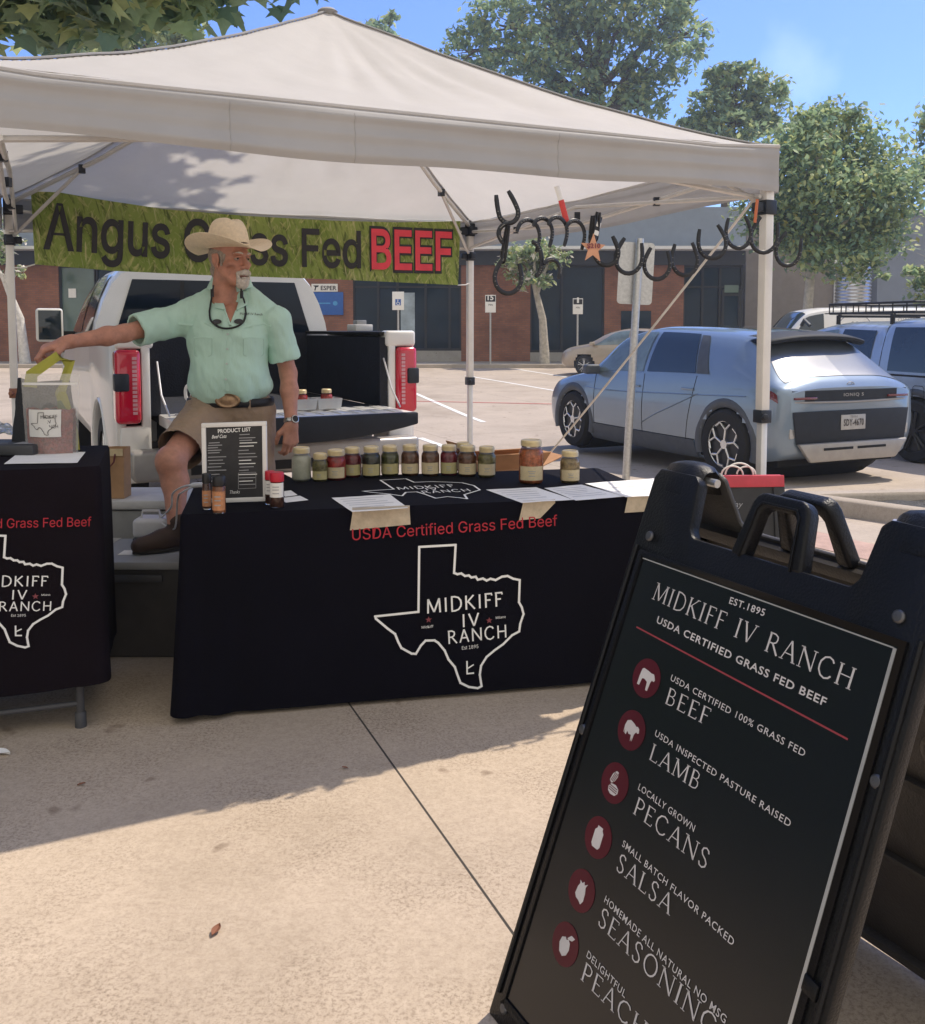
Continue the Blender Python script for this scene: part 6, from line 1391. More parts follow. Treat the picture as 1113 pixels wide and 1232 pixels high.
# ---- silver pickup with topper and roof rack
pk = Vector((6.55, 11.8, ground_z(11.8)))
tr2 = thing('pickup_truck', pk, 'silver blue pickup with bed topper and black roof rack at the right edge', 'pickup truck', 'cars parked in the lot', rotz=R(107))
b2 = Body([(-1.15, .5, .75, .7, .90, 1.0, .90, 1.60, .74, 1.68), (-1.05, .42, .85, .75, .94, 1.06, .93, 1.72, .78, 1.80), (.62, .40, .88, .75, .95, 1.07, .93, 1.75, .76, 1.83), (.75, .38, .88, .75, .95, 1.07, .93, 1.70, .72, 1.77), (1.6, .36, .88, .75, .95, 1.06, .93, 1.72, .70, 1.79), (2.3, .36, .88, .75, .95, 1.05, .93, 1.62, .72, 1.70), (3.05, .38, .88, .75, .95, 1.03, .93, 1.08, .82, 1.12), (3.9, .4, .86, .75, .94, .98, .89, 1.03, .74, 1.06), (4.25, .5, .7, .7, .8, .9, .78, .93, .6, .95)])
b2.shell('body', 'paint_silver', tr2, ((0, .4), (3.3, .4)), .47, 90, 26); wells(tr2, (0, 3.3), .45, .8)
for sd in (1, -1):
    for x in (0, 3.3): wheel(tr2, x, sd * .86, .40, .25, 'twin', 'rim_dark'); arch(tr2, x, .49, sd * .93, 'cladding', .055, .40)
    b2.patch('topper_window', 'auto_glass', tr2, sd, (-.92, .52), (-.85, .52), 3.12, 3.84); b2.patch('side_window', 'auto_glass', tr2, sd, (.86, 1.55), (.90, 1.55), 3.12, 3.84); b2.patch('side_window', 'auto_glass_pale', tr2, sd, (1.66, 2.62), (1.66, 2.15), 3.12, 3.84)
    mb = MB()
    for x in (.68, 1.6, 2.62): mb.tube([b2.P(x, t, sd, .001) for t in np.linspace(1.2, 3.05 if x > .7 else 4.4, 14)], .005, 4)
    mb.tube([b2.P(x, 3.04, sd, .002) for x in np.linspace(-1.0, .66, 12)], .012, 4); mb.build('door_gap', 'underbody', tr2)
mb = MB(); c = b2.P(-.05, 2.45, 1, .002); mb.tube([c + Vector((.0 + .09 * a, .004, .09 * b)) for a, b in ((-1, -1), (.8, -1), (1, -.6), (1, .8), (.7, 1), (-.7, 1), (-1, .7))], .004, 4, closed=True); mb.build('fuel_door', 'underbody', tr2)
mb = MB()
for z, k in ((1.90, 1), (2.03, 1)):
    mb.tube([(x, y, z) for x, y in ((.35, .66), (2.0, .66), (2.18, .5), (2.18, -.5), (2.0, -.66), (.35, -.66))], .016, 6, closed=True)
for x in np.linspace(.5, 2.0, 7):
    for y in (.66, -.66): mb.tube([(x, y, 1.90), (x, y, 2.03)], .009, 5)
for x in np.linspace(.45, 2.1, 9): mb.tube([(x, -.66, 1.90), (x, .66, 1.90)], .009, 5)
for y in np.linspace(-.45, .45, 5): mb.tube([(2.18, y, 1.90), (2.18, y, 2.03)], .009, 5)
for x in (.7, 1.75):
    mb.tube([(x, -.7, 1.86), (x, .7, 1.86)], .022, 6)
    for y in (.7, -.7): mb.tube([(x, y, 1.74), (x, y, 1.87)], .03, 6)
mb.build('roof_rack', 'black_plain', tr2)
for sd in (1, -1): mb = MB(); mb.box((2.5, sd * 1.02, 1.12), (.14, .2, .16)); mb.build('mirror', 'cladding', tr2, bevel=.03)

# ---- white van
pv_ = Vector((7.55, 23.0, ground_z(23)))
van = thing('cargo_van', pv_, 'white cargo van with a round mark parked before the warehouse', 'van', 'cars parked in the lot', rotz=R(178))
bv = Body([(-4.6, .5, .8, .8, .97, 1.2, .97, 1.95, .86, 2.03), (-4.5, .4, .88, .8, 1.0, 1.2, 1.0, 2.02, .88, 2.10), (-1.3, .4, .88, .8, 1.0, 1.2, 1.0, 2.02, .88, 2.10), (-.75, .4, .88, .8, 1.0, 1.18, .98, 1.94, .84, 2.03), (.05, .4, .88, .8, 1.0, 1.12, .97, 1.20, .86, 1.26), (.7, .42, .86, .75, .95, 1.0, .90, 1.05, .74, 1.08), (.9, .5, .7, .7, .8, .85, .78, .9, .6, .92)])
bv.shell('body', 'paint_white', van, ((0, .37), (-3.5, .37)), .43, 70, 24); wells(van, (0, -3.5), .42, .8)
for sd in (1, -1):
    for x in (0, -3.5): wheel(van, x, sd * .88, .36, .22, 'twin')
    bv.patch('side_window', 'auto_glass', van, sd, (-1.05, -.12), (-1.05, -.62), 3.12, 3.84)
bv.across('windshield', 'auto_glass', van, -.66, -.02, (4.2, 4.25))
EE = Vector((-1, 0, 0)); vc = Vector((-1.75, 1.004, 1.52))
mb = MB(); mb.tube([vc + Vector((.42 * math.cos(a), 0, .42 * math.sin(a))) for a in np.linspace(0, 2 * math.pi, 33)[:-1]], .012, 5, closed=True)
for q in (-.05, .05): mb.lathe([(0, -.004), (.035, -.004), (.035, .004), (0, .004)], vc + Vector((q, 0, .2)), 10, Matrix.Rotation(R(90), 3, 'X'))
mb.build('round_mark', 'ink_grey', van)
local_text(van, 'YARA', vc + Vector((0, 0, -.1)), EE, LU, .55, .2, 'ink_grey', .02, .006)
for k, (s, w_) in enumerate((('FLOWERS AND', 1.0), ('GARDENS', .7), ('Company', .8))): local_text(van, s, Vector((-3.1, 1.004, 1.75 - .2 * k)), EE, LU, w_, .09, 'ink_grey', 0, .006)

# ---- beige sedan
ps_ = ong(700, 452); 
sed = thing('sedan', ps_ + Vector((.55, .55, 0)), 'beige sedan parked behind the blue car nearer the storefronts', 'car', 'cars parked in the lot', rotz=R(146))
bs = Body([(-3.75, .4, .6, .6, .75, .85, .72, .93, .6, .95), (-3.6, .3, .82, .6, .9, .92, .86, 1.0, .72, 1.03), (-3.0, .25, .86, .6, .92, .95, .88, 1.05, .76, 1.10), (-2.2, .2, .86, .58, .92, .95, .88, 1.38, .60, 1.43), (-1.4, .2, .86, .58, .92, .94, .88, 1.43, .60, 1.48), (-.7, .2, .86, .58, .92, .93, .88, 1.30, .64, 1.37), (.0, .22, .86, .58, .92, .91, .87, .97, .76, 1.02), (.6, .25, .84, .56, .9, .82, .84, .87, .7, .90), (.85, .32, .7, .5, .78, .7, .7, .74, .5, .76), (.95, .4, .5, .5, .6, .62, .5, .66, .4, .68)])
bs.shell('body', 'paint_beige', sed, ((0, .33), (-2.8, .33)), .37, 80, 24); wells(sed, (0, -2.8), .36, .78)
for sd in (1, -1):
    for x in (0, -2.8): wheel(sed, x, sd * .82, .33, .21, 'twin')
    bs.patch('side_window', 'auto_glass_pale', sed, sd, (-1.42, -.28), (-1.42, -.92), 3.1, 3.86); bs.patch('side_window', 'auto_glass', sed, sd, (-2.45, -1.5), (-2.2, -1.5), 3.1, 3.86)
    mb = MB(); mb.box((-.3, sd * .98, 1.0), (.12, .18, .12)); mb.build('mirror', 'paint_beige', sed, bevel=.03)
bs.across('windshield', 'auto_glass_pale', sed, -.72, -.06, (4.15, 4.3)); bs.across('rear_window', 'auto_glass_pale', sed, -2.95, -2.3, (4.25, 4.15))
for sd in (1, -1): bs.patch('headlight', 'plate_white', sed, sd, (.45, .8), (.5, .78), 2.6, 3.0, .008)

# ---- white pickup with open tailgate behind the man
yaw = math.atan2(.89, -.45)
rc = Vector((-1.234, 6.138, 0)); rc.z = ground_z(rc.y)
pick = thing('pickup_truck', rc, 'white pickup with its tailgate open behind the man', 'pickup truck', 'cars parked in the lot', rotz=yaw)
bp_ = Body([(1.80, .5, .88, .9, .98, 1.32, .965, 1.84, .745, 1.92), (1.86, .48, .90, .9, .99, 1.32, .97, 1.87, .75, 1.95), (2.8, .46, .90, .9, .99, 1.31, .97, 1.89, .75, 1.97), (3.6, .46, .90, .9, .99, 1.30, .97, 1.82, .76, 1.91), (4.35, .46, .90, .9, .99, 1.28, .97, 1.33, .88, 1.38), (5.4, .48, .88, .88, .98, 1.18, .93, 1.22, .8, 1.26), (5.75, .55, .7, .8, .85, 1.05, .8, 1.08, .6, 1.1)])
bp_.shell('cab', 'paint_white', pick, ((4.75, .42),), .48, 70, 24)
mb = MB(); mb.prism([(-.80, 1.36), (.80, 1.36), (.665, 1.80), (-.665, 1.80)], Vector((1.80, 0, 0)), LE, LU, .012, t0=.002); rw = mb.build('rear_window', 'cab_glass', pick, bevel=.004)
mb = MB()
for y in (-.28, .28): mb.bx((1.784, y - .015, 1.37), (1.797, y + .015, 1.79))
mb.build('window_divider', 'frame_black', rw)
for sd in (1, -1):
    bp_.patch('side_window', 'auto_glass', pick, sd, (1.98, 2.78), (2.02, 2.78), 3.12, 3.86); bp_.patch('side_window', 'auto_glass', pick, sd, (2.88, 3.95), (2.88, 3.45), 3.12, 3.86)
    ar = [(.02, .42), (.62, .42)] + [(1.12 + .48 * math.cos(a), .40 + .48 * math.sin(a)) for a in np.linspace(R(176), R(4), 18)] + [(1.76, .42), (1.76, 1.36), (.02, 1.36)]
    mb = MB(); mb.prism(ar, Vector((0, sd * .975, 0)), Vector((1, 0, 0)), LU, .03, t0=-.03); side = mb.build('bedside', 'paint_white', pick, bevel=.012)
    mb = MB(); mb.tube([(1.12 + .5 * math.cos(a), sd * .985, .40 + .5 * math.sin(a)) for a in np.linspace(R(-5), R(185), 22)], .035, 8, sc=(.8, .5), up=(0, 1, 0)); mb.build('wheel_arch', 'paint_white', side, smooth=60)
    mb = MB(); mb.bx((.012, sd * .74, .86), (1.76, sd * .94, 1.345)); mb.build('bed_wall', 'bed_black', pick)
    mb = MB(); mb.bx((.03, sd * .745, 1.3605), (1.77, sd * 1.0, 1.385)); mb.build('bed_rail', 'black_plain', pick, bevel=.008)
    mb = MB(); mb.bx((-.005, sd * .800, .58), (.05, sd * .855, 1.30)); mb.build('rear_post', 'paint_white', pick, bevel=.012)
    mb = MB(); mb.bx((-.012, sd * .78, 1.281), (.10, sd * 1.006, 1.392)); mb.build('rail_cap', 'paint_white', pick, bevel=.022, seg=3)
    mb = MB(); mb.bx((-.035, sd * .858, .815), (.12, sd * 1.01, 1.278)); tl = mb.build('taillight', 'lamp_red', pick, bevel=.03, seg=3)
    mb = MB(); mb.bx((-.05, sd * .93, 1.02), (.05, sd * 1.018, 1.13)); mb.build('lamp_divider', 'bracket_plastic', tl, bevel=.012)
    mb = MB()
    for k in range(14): mb.bx((-.039, sd * .885, .875 + .026 * k), (-.034, sd * .912, .893 + .026 * k))
    mb.build('reflector_strip', 'lamp_pale', tl)
    mb = MB(); mb.bx((-.01, sd * .80, .44), (.06, sd * .985, .80)); mb.build('corner_panel', 'paint_white', pick, bevel=.02)
    wheel(pick, 1.12, sd * .85, .40, .27, 'twin'); wheel(pick, 4.75, sd * .85, .40, .27, 'twin')
    mb = MB(); mb.bx((3.70, sd * 1.06, 1.28), (3.84, sd * 1.30, 1.60)); mr = mb.build('mirror', 'paint_white', pick, bevel=.03, seg=3)
    mb = MB(); mb.bx((3.690, sd * 1.08, 1.30), (3.698, sd * 1.28, 1.58)); mb.build('mirror_glass', 'auto_glass', mr, bevel=.003)
    mb = MB(); mb.bx((3.74, sd * .93, 1.33), (3.80, sd * 1.07, 1.38)); mb.build('mirror_arm', 'black_plain', mr)
    mb = MB(); mb.tube([(-.01, sd * .76, 1.20), (-.15, sd * .76, 1.0), (-.34, sd * .745, .885)], .006, 6); mb.build('tailgate_cable', 'tent_steel', pick)
mb = MB(); mb.bx((.03, -.74, .80), (1.77, .74, .858)); mb.build('bed_floor', 'bed_black', pick)
mb = MB(); mb.bx((1.70, -.74, .86), (1.775, .74, 1.37)); mb.build('bed_bulkhead', 'bed_black', pick)
mb = MB(); mb.bx((.6, -.5, .35), (5.3, .5, .78)); mb.build('chassis', 'underbody', pick)
mb = MB(); mb.bx((-.54, -.755, .80), (.0, .755, .868)); tg = mb.build('tailgate', 'paint_white', pick, bevel=.008)
pl = [(y, .868) for y in np.linspace(-.765, .765, 15)] + [(y, .868 - .075 - .085 * (1 - (y / .765) ** 2)) for y in np.linspace(.765, -.765, 15)]
mb = MB(); mb.prism([(-a, b) for a, b in pl], Vector((-.541, 0, 0)), LE, LU, .055); mb.build('tailgate_edge', 'bumper_dark', tg, bevel=.010)
mb = MB()
for k in range(12): mb.bx((-.50, -.70 + .118 * k, .8685), (-.06, -.70 + .118 * k + .07, .874))
mb.build('tailgate_ribs', 'paint_white', tg, bevel=.002)
mb = MB(); mb.prism([(-.93, .47), (.93, .47), (.95, .52), (.95, .66), (-.95, .66), (-.95, .52)], Vector((-.02, 0, 0)), LE, LU, .18); bm_ = mb.build('bumper', 'silver_trim', pick, bevel=.025, seg=3)
mb = MB(); mb.bx((-.206, -.60, .50), (-.202, .60, .56)); mb.build('step_pad', 'black_plain', bm_)
mb = MB(); mb.tube([(-.26, 0, .42), (-.05, 0, .42)], .035, 8); mb.build('hitch', 'underbody', bm_)
pick.update_tag(); PM = Matrix.Translation(rc) @ Matrix.Rotation(yaw, 4, 'Z')
W_ = lambda x, y, z: PM @ Vector((x, y, z))
# goods lying in the open pickup bed
mat('clear_plastic', (.55, .57, .58), .25, var=.1, alpha=.65)
q = W_(-.18, -.20, .878); 
tr_ = thing('plastic_tray', q, 'clear plastic tray carrying two red lidded jars on the open tailgate', 'tray'); M = rotz(yaw)
mb = MB()
for k in range(2):
    c = Vector((0, -.085 + .17 * k, 0)); mb.add([q + M @ (c + Vector((sx * (.07 + .012 * z), sy * (.075 + .008 * z), .002 + .07 * z))) for z in (0, 1) for sx, sy in ((-1, -1), (1, -1), (1, 1), (-1, 1))], [(3, 2, 1, 0), (0, 1, 5, 4), (1, 2, 6, 5), (2, 3, 7, 6), (3, 0, 4, 7)])
mb.build('tray_shell', 'clear_plastic', tr_, thick=.002)
for k, l in ((0, 'red jar at the right end of the clear tray in the pickup'), (1, 'red jar at the left end of the clear tray in the pickup')):
    p = q + M @ Vector((0, -.085 + .17 * k, .006)); s = FPX / p.y
    jar(0, 0, .125 * s, .078 * s, 'red', l, 'label_kraft', 'jars in the pickup bed', P=p - Vector((0, .039, 0)))
p = W_(-.12, .52, .878); jg = thing('milk_jug', p, 'white plastic jug in the pickup bed left of the man', 'jug')
mb = MB(); mb.lathe([(.05, 0), (.062, .01), (.062, .12), (.05, .16), (.022, .19), (.02, .21)], p, 20); mb.build('jug_body', 'plastic_white', jg, smooth=60); mb = MB(); mb.lathe([(.022, .208), (.022, .226), (.018, .228)], p, 16); mb.build('cap', 'frame_white', jg); mb = MB(); mb.tube(smooth_path([p + Vector((-.03, 0, .175)), p + Vector((-.085, 0, .165)), p + Vector((-.09, 0, .10)), p + Vector((-.06, 0, .07))]), .011, 8); mb.build('handle', 'plastic_white', jg)
p = W_(-.25, .28, .878); pr_ = thing('paper_roll', p, 'white paper roll standing on the tailgate beside the jug', 'paper roll'); mb = MB(); mb.lathe([(.02, 0), (.058, 0), (.06, .004), (.06, .22), (.058, .225), (.02, .225)], p, 24); mb.build('roll', 'paper', pr_, smooth=40)
p = W_(.75, -.87, 1.386); bx_ = thing('small_box', p, 'small white box with grey top resting on the right bed rail', 'box')
mb = MB(); mb.box(p + Vector((0, 0, .026)), (.20, .14, .05), M); mb.build('box_body', 'frame_white', bx_, bevel=.006); mb = MB(); mb.box(p + Vector((0, 0, .068)), (.09, .08, .032), M); mb.build('box_top', 'tote_grey', bx_, bevel=.006)
# ---------------------------------------------------------------- the man
def skinmat(name, c, c2):
    m = mat(name, c, .5, var=.18, scale=28, bump=.06, bscale=260); b = m.node_tree.nodes['Principled BSDF']; b.inputs['Subsurface Weight'].default_value = .12; b.inputs['Subsurface Radius'].default_value = (.01, .004, .002); return m
skinmat('skin', (.50, .24, .165), None); skinmat('skin_face', (.40, .150, .105), None)
mat('hair_white', (.62, .56, .48), .8, var=.25, scale=90, bump=.6, bscale=160); mat('hair_grey', (.34, .29, .24), .8, var=.3, scale=120, bump=.5, bscale=200)
mat('shirt_mint', (.50, .73, .62), .75, var=.06, scale=6, bump=.34, bscale=20, stretch=(1.5, 1.5, .5)); mat('shirt_shadow', (.40, .60, .51), .8); mat('shorts_khaki', (.33, .235, .16), .85, var=.1, scale=10, bump=.5, bscale=28)
mat('belt_black', (.012, .012, .014), .5); mat('buckle_bronze', (.34, .22, .13), .35, .8, var=.3, scale=60); mat('straw', (.88, .74, .54), .8, var=.10, scale=60, bump=.35, bscale=300); mat('straw_band', (.45, .33, .20), .8, var=.35, scale=90); mat('hat_band', (.10, .06, .045), .7)
mat('shoe_brown', (.05, .027, .017), .6, var=.2); mat('shoe_sole', (.03, .025, .02), .8); mat('watch_steel', (.5, .5, .5), .25, .9); mat('watch_face', (.02, .02, .022), .2); mat('cord_black', (.012, .012, .014), .5); mat('lens_dark', (.02, .022, .025), .1, spec=.8); mat('eye_white', (.34, .26, .22), .3); mat('eye_dark', (.02, .015, .012), .2); mat('lip', (.30, .10, .085), .5); mat('button', (.55, .62, .58), .4)
YM = 4.50
A3 = lambda x, y, Y=YM: np.array(at(x, y, Y))
foot0 = Vector((at(300, 500, 4.55).x, 4.55, 0))
man = thing('person', foot0, 'man in straw cowboy hat and mint shirt, one foot raised on a tote', 'person', )
shR, shL = A3(221, 383, 4.50), A3(331, 387, 4.53)
elR, wrR = A3(150, 401, 4.26), A3(80, 412, 4.03)
elL, wrL = A3(347, 449, 4.58), A3(350.5, 510, 4.50)
hipR, hipL = A3(252, 497, 4.52), A3(303, 497, 4.55)
knR, anR = A3(206, 554, 4.13), A3(212, 630, 4.03)
knL = np.array((hipL[0] + .02, 4.50, .54)); anL = np.array((hipL[0] + .03, 4.60, .10))
neckb = A3(279, 344, 4.53)
V_ = np.array
# --- head, built in its own frame: x to his left, y forward, z up, origin between the eyes
HW = .1
yawh = R(-52)   # turned towards the right of the photo
headc = Vector(A3(277, 311, 4.47)); 
Fh = Vector((math.sin(R(56)), -math.cos(R(56)), -.05)).normalized(); Lh = Vector((0, 0, 1)).cross(Fh).normalized(); Uh = Fh.cross(Lh)
# person's left is to the left of forward: left = up x forward
MH = Matrix.Translation(headc) @ Matrix((( Lh.x, Fh.x, Uh.x), (Lh.y, Fh.y, Uh.y), (Lh.z, Fh.z, Uh.z))).to_4x4()
hp = [('el', (0, -.012, .035), (.078, .098, .092)), ('el', (0, .028, -.045), (.062, .066, .088)), ('el', (0, .072, -.112), (.03, .024, .022)), ('rc', (.05, .005, -.05), (.03, .06, -.105), .026, .022), ('rc', (-.05, .005, -.05), (-.03, .06, -.105), .026, .022),
      ('el', (.044, .062, -.032), (.026, .026, .022)), ('el', (-.044, .062, -.032), (.026, .026, .022)), ('el', (0, .082, .022), (.054, .018, .013)), ('rc', (0, .094, .004), (0, .117, -.038), .0085, .0135, .012), ('el', (.0145, .104, -.043), (.010, .012, .009), None, .008), ('el', (-.0145, .104, -.043), (.010, .012, .009), None, .008),
      ('el', (0, .092, -.066), (.030, .014, .014), None, .01), ('el', (0, .098, -.0700), (.022, .008, .0045), None, .004), ('el', (0, .096, -.0800), (.020, .009, .0055), None, .004),
      ('rc', (0, -.025, -.07), (0, -.042, -.20), .057, .062, .03)]
hs_ = [('el', (.032, .1, .0), (.019, .016, .011), None, .010), ('el', (-.032, .1, .0), (.019, .016, .011), None, .010), ('el', (0, .106, -.0752), (.021, .010, .0016), None, .003), ('el', (.057, .072, -.06), (.012, .03, .02), None, .02), ('el', (-.057, .072, -.06), (.012, .03, .02), None, .02)]
Vh, Fhh = sdf_mesh(hp, .0026, .02, subs=hs_)
ears = []
for s in (1, -1):
    c, si = math.cos(R(-12)), math.sin(R(-12)); Me = np.array([[1, 0, 0], [0, c, -si], [0, si, c]])
    ears.append(sdf_mesh([('el', (s * .080, -.008, -.014), (.009, .020, .033), Me), ('rc', (s * .086, -.022, .010), (s * .084, -.024, -.022), .006, .005), ('rc', (s * .086, -.022, .010), (s * .083, .002, .014), .006, .005), ('el', (s * .079, -.002, -.043), (.007, .010, .010))], .0026, .008, subs=[('el', (s * .092, -.006, -.012), (.008, .011, .02), Me, .004)]))
def apply(M, VF): V, F = VF; return (V @ np.array(M.to_3x3()).T + np.array(M.translation), F)
head_parts = [apply(MH, (Vh, Fhh))] + [apply(MH, q) for q in ears]
# --- arms, hands
def hand(wr, dirv, back, side, curls, spread=1.0, L=1.0):
    """round cones of a hand: wr wrist, dirv along the hand, back = normal of the back of the hand; side = direction of the thumb"""
    d = V_(dirv) / np.linalg.norm(dirv); b = V_(back) - d * np.dot(back, d); b /= np.linalg.norm(b); t = V_(side) - d * np.dot(side, d) - b * np.dot(side, b); t /= np.linalg.norm(t)
    pr = []; ks = [(.030, .092, .0105, (.044, .027, .021)), (.010, .098, .0108, (.049, .030, .023)), (-.010, .094, .0102, (.045, .028, .022)), (-.029, .085, .0092, (.036, .022, .019))]
    pr.append(('rc', wr - d * .02, wr + d * .02, .027, .026, .02))
    for (y, x, r, ln), cu in zip(ks, curls):
        k = wr + d * x * L + t * y * spread; pr.append(('rc', wr + d * .012 + t * y * .55, k, .017, .0125, .014))
        p = k; ang = 0.0
        for l, c in zip(ln, cu):
            ang += R(c); dd = d * math.cos(ang) - b * math.sin(ang); q = p + dd * l * L; pr.append(('rc', p, q, r, r * .88, .004)); p = q; r *= .9
    p0 = wr + d * .022 + t * .026 - b * .006; p1 = p0 + (d * .55 + t * .6 - b * .25) * .046; p2 = p1 + (d * .85 + t * .12 - b * .45) * .034; p3 = p2 + (d * .85 - t * .1 - b * .5) * .026
    pr += [('rc', p0, p1, .018, .0135, .012), ('rc', p1, p2, .0125, .0108, .006), ('rc', p2, p3, .0108, .0088, .005)]
    return pr
dR = wrR - elR; dR = dR / np.linalg.norm(dR)
hdR = V_([-.86, -.42, -.28])
armR = [('rc', elR + (shR - elR) * .5, elR, .046, .039), ('rc', elR, elR + dR * .09, .039, .042), ('rc', elR + dR * .09, wrR, .041, .026)] + hand(wrR, hdR, V_([-.1, -.3, .95]), V_([.3, -.9, -.1]), [(38, 55, 40), (42, 60, 40), (46, 62, 42), (50, 64, 42)])
armL = [('rc', elL + (shL - elL) * .6, elL, .048, .040), ('rc', elL, elL + (wrL - elL) * .35, .040, .042), ('rc', elL + (wrL - elL) * .35, wrL, .042, .027)] + hand(wrL, V_([-.02, -.10, -1]), V_([.55, -.80, .05]), V_([-.7, -.65, 0]), [(26, 40, 28), (30, 44, 30), (34, 48, 32), (38, 50, 34)])
legR = [('rc', hipR, knR, .078, .060), ('el', knR + V_([0, -.012, -.005]), (.060, .062, .066)), ('rc', knR, knR + (anR - knR) * .35 + V_([0, .03, 0]), .056, .058), ('rc', knR + (anR - knR) * .35 + V_([0, .03, 0]), anR, .055, .038)]
legL = [('rc', hipL, knL, .078, .060), ('el', knL, (.060, .062, .066)), ('rc', knL, knL + (anL - knL) * .35 + V_([0, .03, 0]), .054, .060), ('rc', knL + (anL - knL) * .35, anL, .055, .038)]
torsoP = [('el', (shR + shL) / 2 + V_([0, -.012, -.08]), (.13, .105, .14)), ('el', (shR + shL) / 2 + V_([0, .03, -.16]), (.15, .09, .22)), ('rc', shR, shL, .05, .05), ('rc', neckb, (hipR + hipL) / 2, .06, .09), ('rc', hipR, hipL, .07, .07)]
man_body = sdf_obj('body', head_parts + [sdf_mesh(armR, .0038, .022), sdf_mesh(armL, .0038, .022), sdf_mesh(legR, .006, .03), sdf_mesh(legL, .006, .03), sdf_mesh(torsoP, .012, .05)], 'skin', man)
# eyes
for s in (1, -1):
    mb = MB()
    def ball(c, r, f=(1, 1, 1)):
        return lambda u, v: MH @ Vector((c[0] + r * f[0] * math.sin(math.pi * v) * math.cos(2 * math.pi * u), c[1] + r * f[1] * math.cos(math.pi * v), c[2] + r * f[2] * math.sin(math.pi * v) * math.sin(2 * math.pi * u)))
    mb.grid(ball((s * .032, .0775, -.001), .0125), 16, 10); ey = mb.build('eye', 'eye_white', man_body, smooth=180)
    mb = MB(); mb.grid(ball((s * .033, .0885, -.0005), .0055, (1, .75, 1)), 12, 8); mb.build('iris', 'eye_dark', ey, smooth=180)
    mb = MB(); mb.tube([MH @ Vector((s * (.014 + .036 * t), .0965 - .016 * t * t, .0035 + .0055 * math.sin(math.pi * (.25 + .7 * t)) - .003 * t)) for t in np.linspace(0, 1, 9)], [.002, .0036, .0042, .0044, .0044, .0042, .0038, .003, .002], 6); mb.build('eyelid', 'skin', man_body, smooth=180)
    mb = MB(); mb.tube([MH @ Vector((s * (.012 + .042 * t), .1005 - .020 * t * t, .021 + .006 * math.sin(math.pi * t))) for t in np.linspace(0, 1, 9)], [.002, .004, .0045, .0048, .0045, .004, .0035, .003, .002], 6); mb.build('eyebrow', 'hair_white', man_body, smooth=180)
mb = MB(); mb.tube([MH @ Vector((x, .1035 - 14 * x * x, -.0795)) for x in np.linspace(-.019, .019, 9)], [.001, .003, .004, .0045, .0045, .0045, .004, .003, .001], 6); mb.build('lower_lip', 'lip', man_body, smooth=180)
# beard, moustache and side hair
bp2 = [('rc', (.006, .112, -.059), (.036, .094, -.070), .0095, .007, .006), ('rc', (-.006, .112, -.059), (-.036, .094, -.070), .0095, .007, .006), ('el', (0, .086, -.117), (.034, .026, .030), None, .012), ('rc', (.036, .092, -.072), (.026, .090, -.105), .006, .012), ('rc', (-.036, .092, -.072), (-.026, .090, -.105), .006, .012), ('el', (0, .103, -.092), (.020, .009, .007), None, .004), ('rc', (-.024, .106, -.069), (.024, .106, -.069), .0105, .0105, .006)]
sdf_obj('beard', [apply(MH, sdf_mesh(bp2, .0024, .010))], 'hair_white', man, wrinkle=.0016, wscale=120)
hp2 = [('el', (0, -.020, .012), (.0825, .096, .078)), ('rc', (.076, .012, .02), (.074, .022, -.035), .008, .006), ('rc', (-.076, .012, .02), (-.074, .022, -.035), .008, .006), ('el', (0, -.068, -.06), (.058, .03, .045))]
sdf_obj('hair', [apply(MH, sdf_mesh(hp2, .003, .012, subs=[('el', (0, .115, -.03), (.09, .105, .13), None, .012), ('el', (.087, .0, -.016), (.016, .024, .036), None, .004), ('el', (-.087, .0, -.016), (.016, .024, .036), None, .004)]))], 'hair_grey', man, wrinkle=.0018, wscale=110)
# --- hat
hatc = MH @ Vector((0, -.012, .046)); hb = MH.to_3x3()
def hat_pt(u, v):
    a = u * 2 * math.pi; cx_, cy_ = math.cos(a), math.sin(a)
    rx, ry = .0875, .106
    if v < .5:      # brim, from rim to crown
        t = 1 - v / .5; w = .112 * t; sx = abs(cx_) ** 1.4
        x, y = cx_ * (rx + w * (1 - .12 * t * sx)), cy_ * (ry + w)
        z = .056 * sx * t ** 1.7 - .026 * (1 - sx) * t ** 1.3 * (1.2 if cy_ > 0 else .8) + .004
        return x, y, z
    t = (v - .5) / .5
    th = t * math.pi / 2; k = max(0, math.cos(th)) ** .42 * (1 - .07 * t); z = .142 * math.sin(th) ** .85
    fr = 1 - .10 * t * max(0, cy_); pinch = 1 - .10 * t * max(0, cy_) * abs(cx_) * 2
    z -= .030 * max(0, 1 - (abs(cx_ * k) / .42) ** 2) * max(0, t - .55) / .45 * (.6 + .4 * (cy_ > 0))
    return cx_ * rx * k * pinch, cy_ * ry * k * fr, z
tiltm = Matrix.Rotation(R(4), 3, 'X')
HT = lambda p, s=1.0: hatc + hb @ (tiltm @ Vector(p))
mb = MB(); mb.grid(lambda u, v: HT(hat_pt(u, v)), 64, 44); hat = mb.build('hat', 'straw', man, smooth=60, thick=.0035)
def band(z0, z1, o, m, name):
    mb = MB()
    def f(u, v):
        x, y, z = hat_pt(u, .5 + .36 * (z0 + (z1 - z0) * v)); l = math.hypot(x, y); return HT((x * (1 + o / l), y * (1 + o / l), z))
    mb.grid(f, 64, 4); return mb.build(name, m, hat, smooth=60)
band(.01, .13, .0035, 'hat_band', 'hat_ribbon'); band(.36, .40, .0025, 'straw_band', 'weave_band'); band(.48, .51, .0025, 'straw_band', 'weave_band'); band(.62, .64, .0025, 'straw_band', 'weave_band')
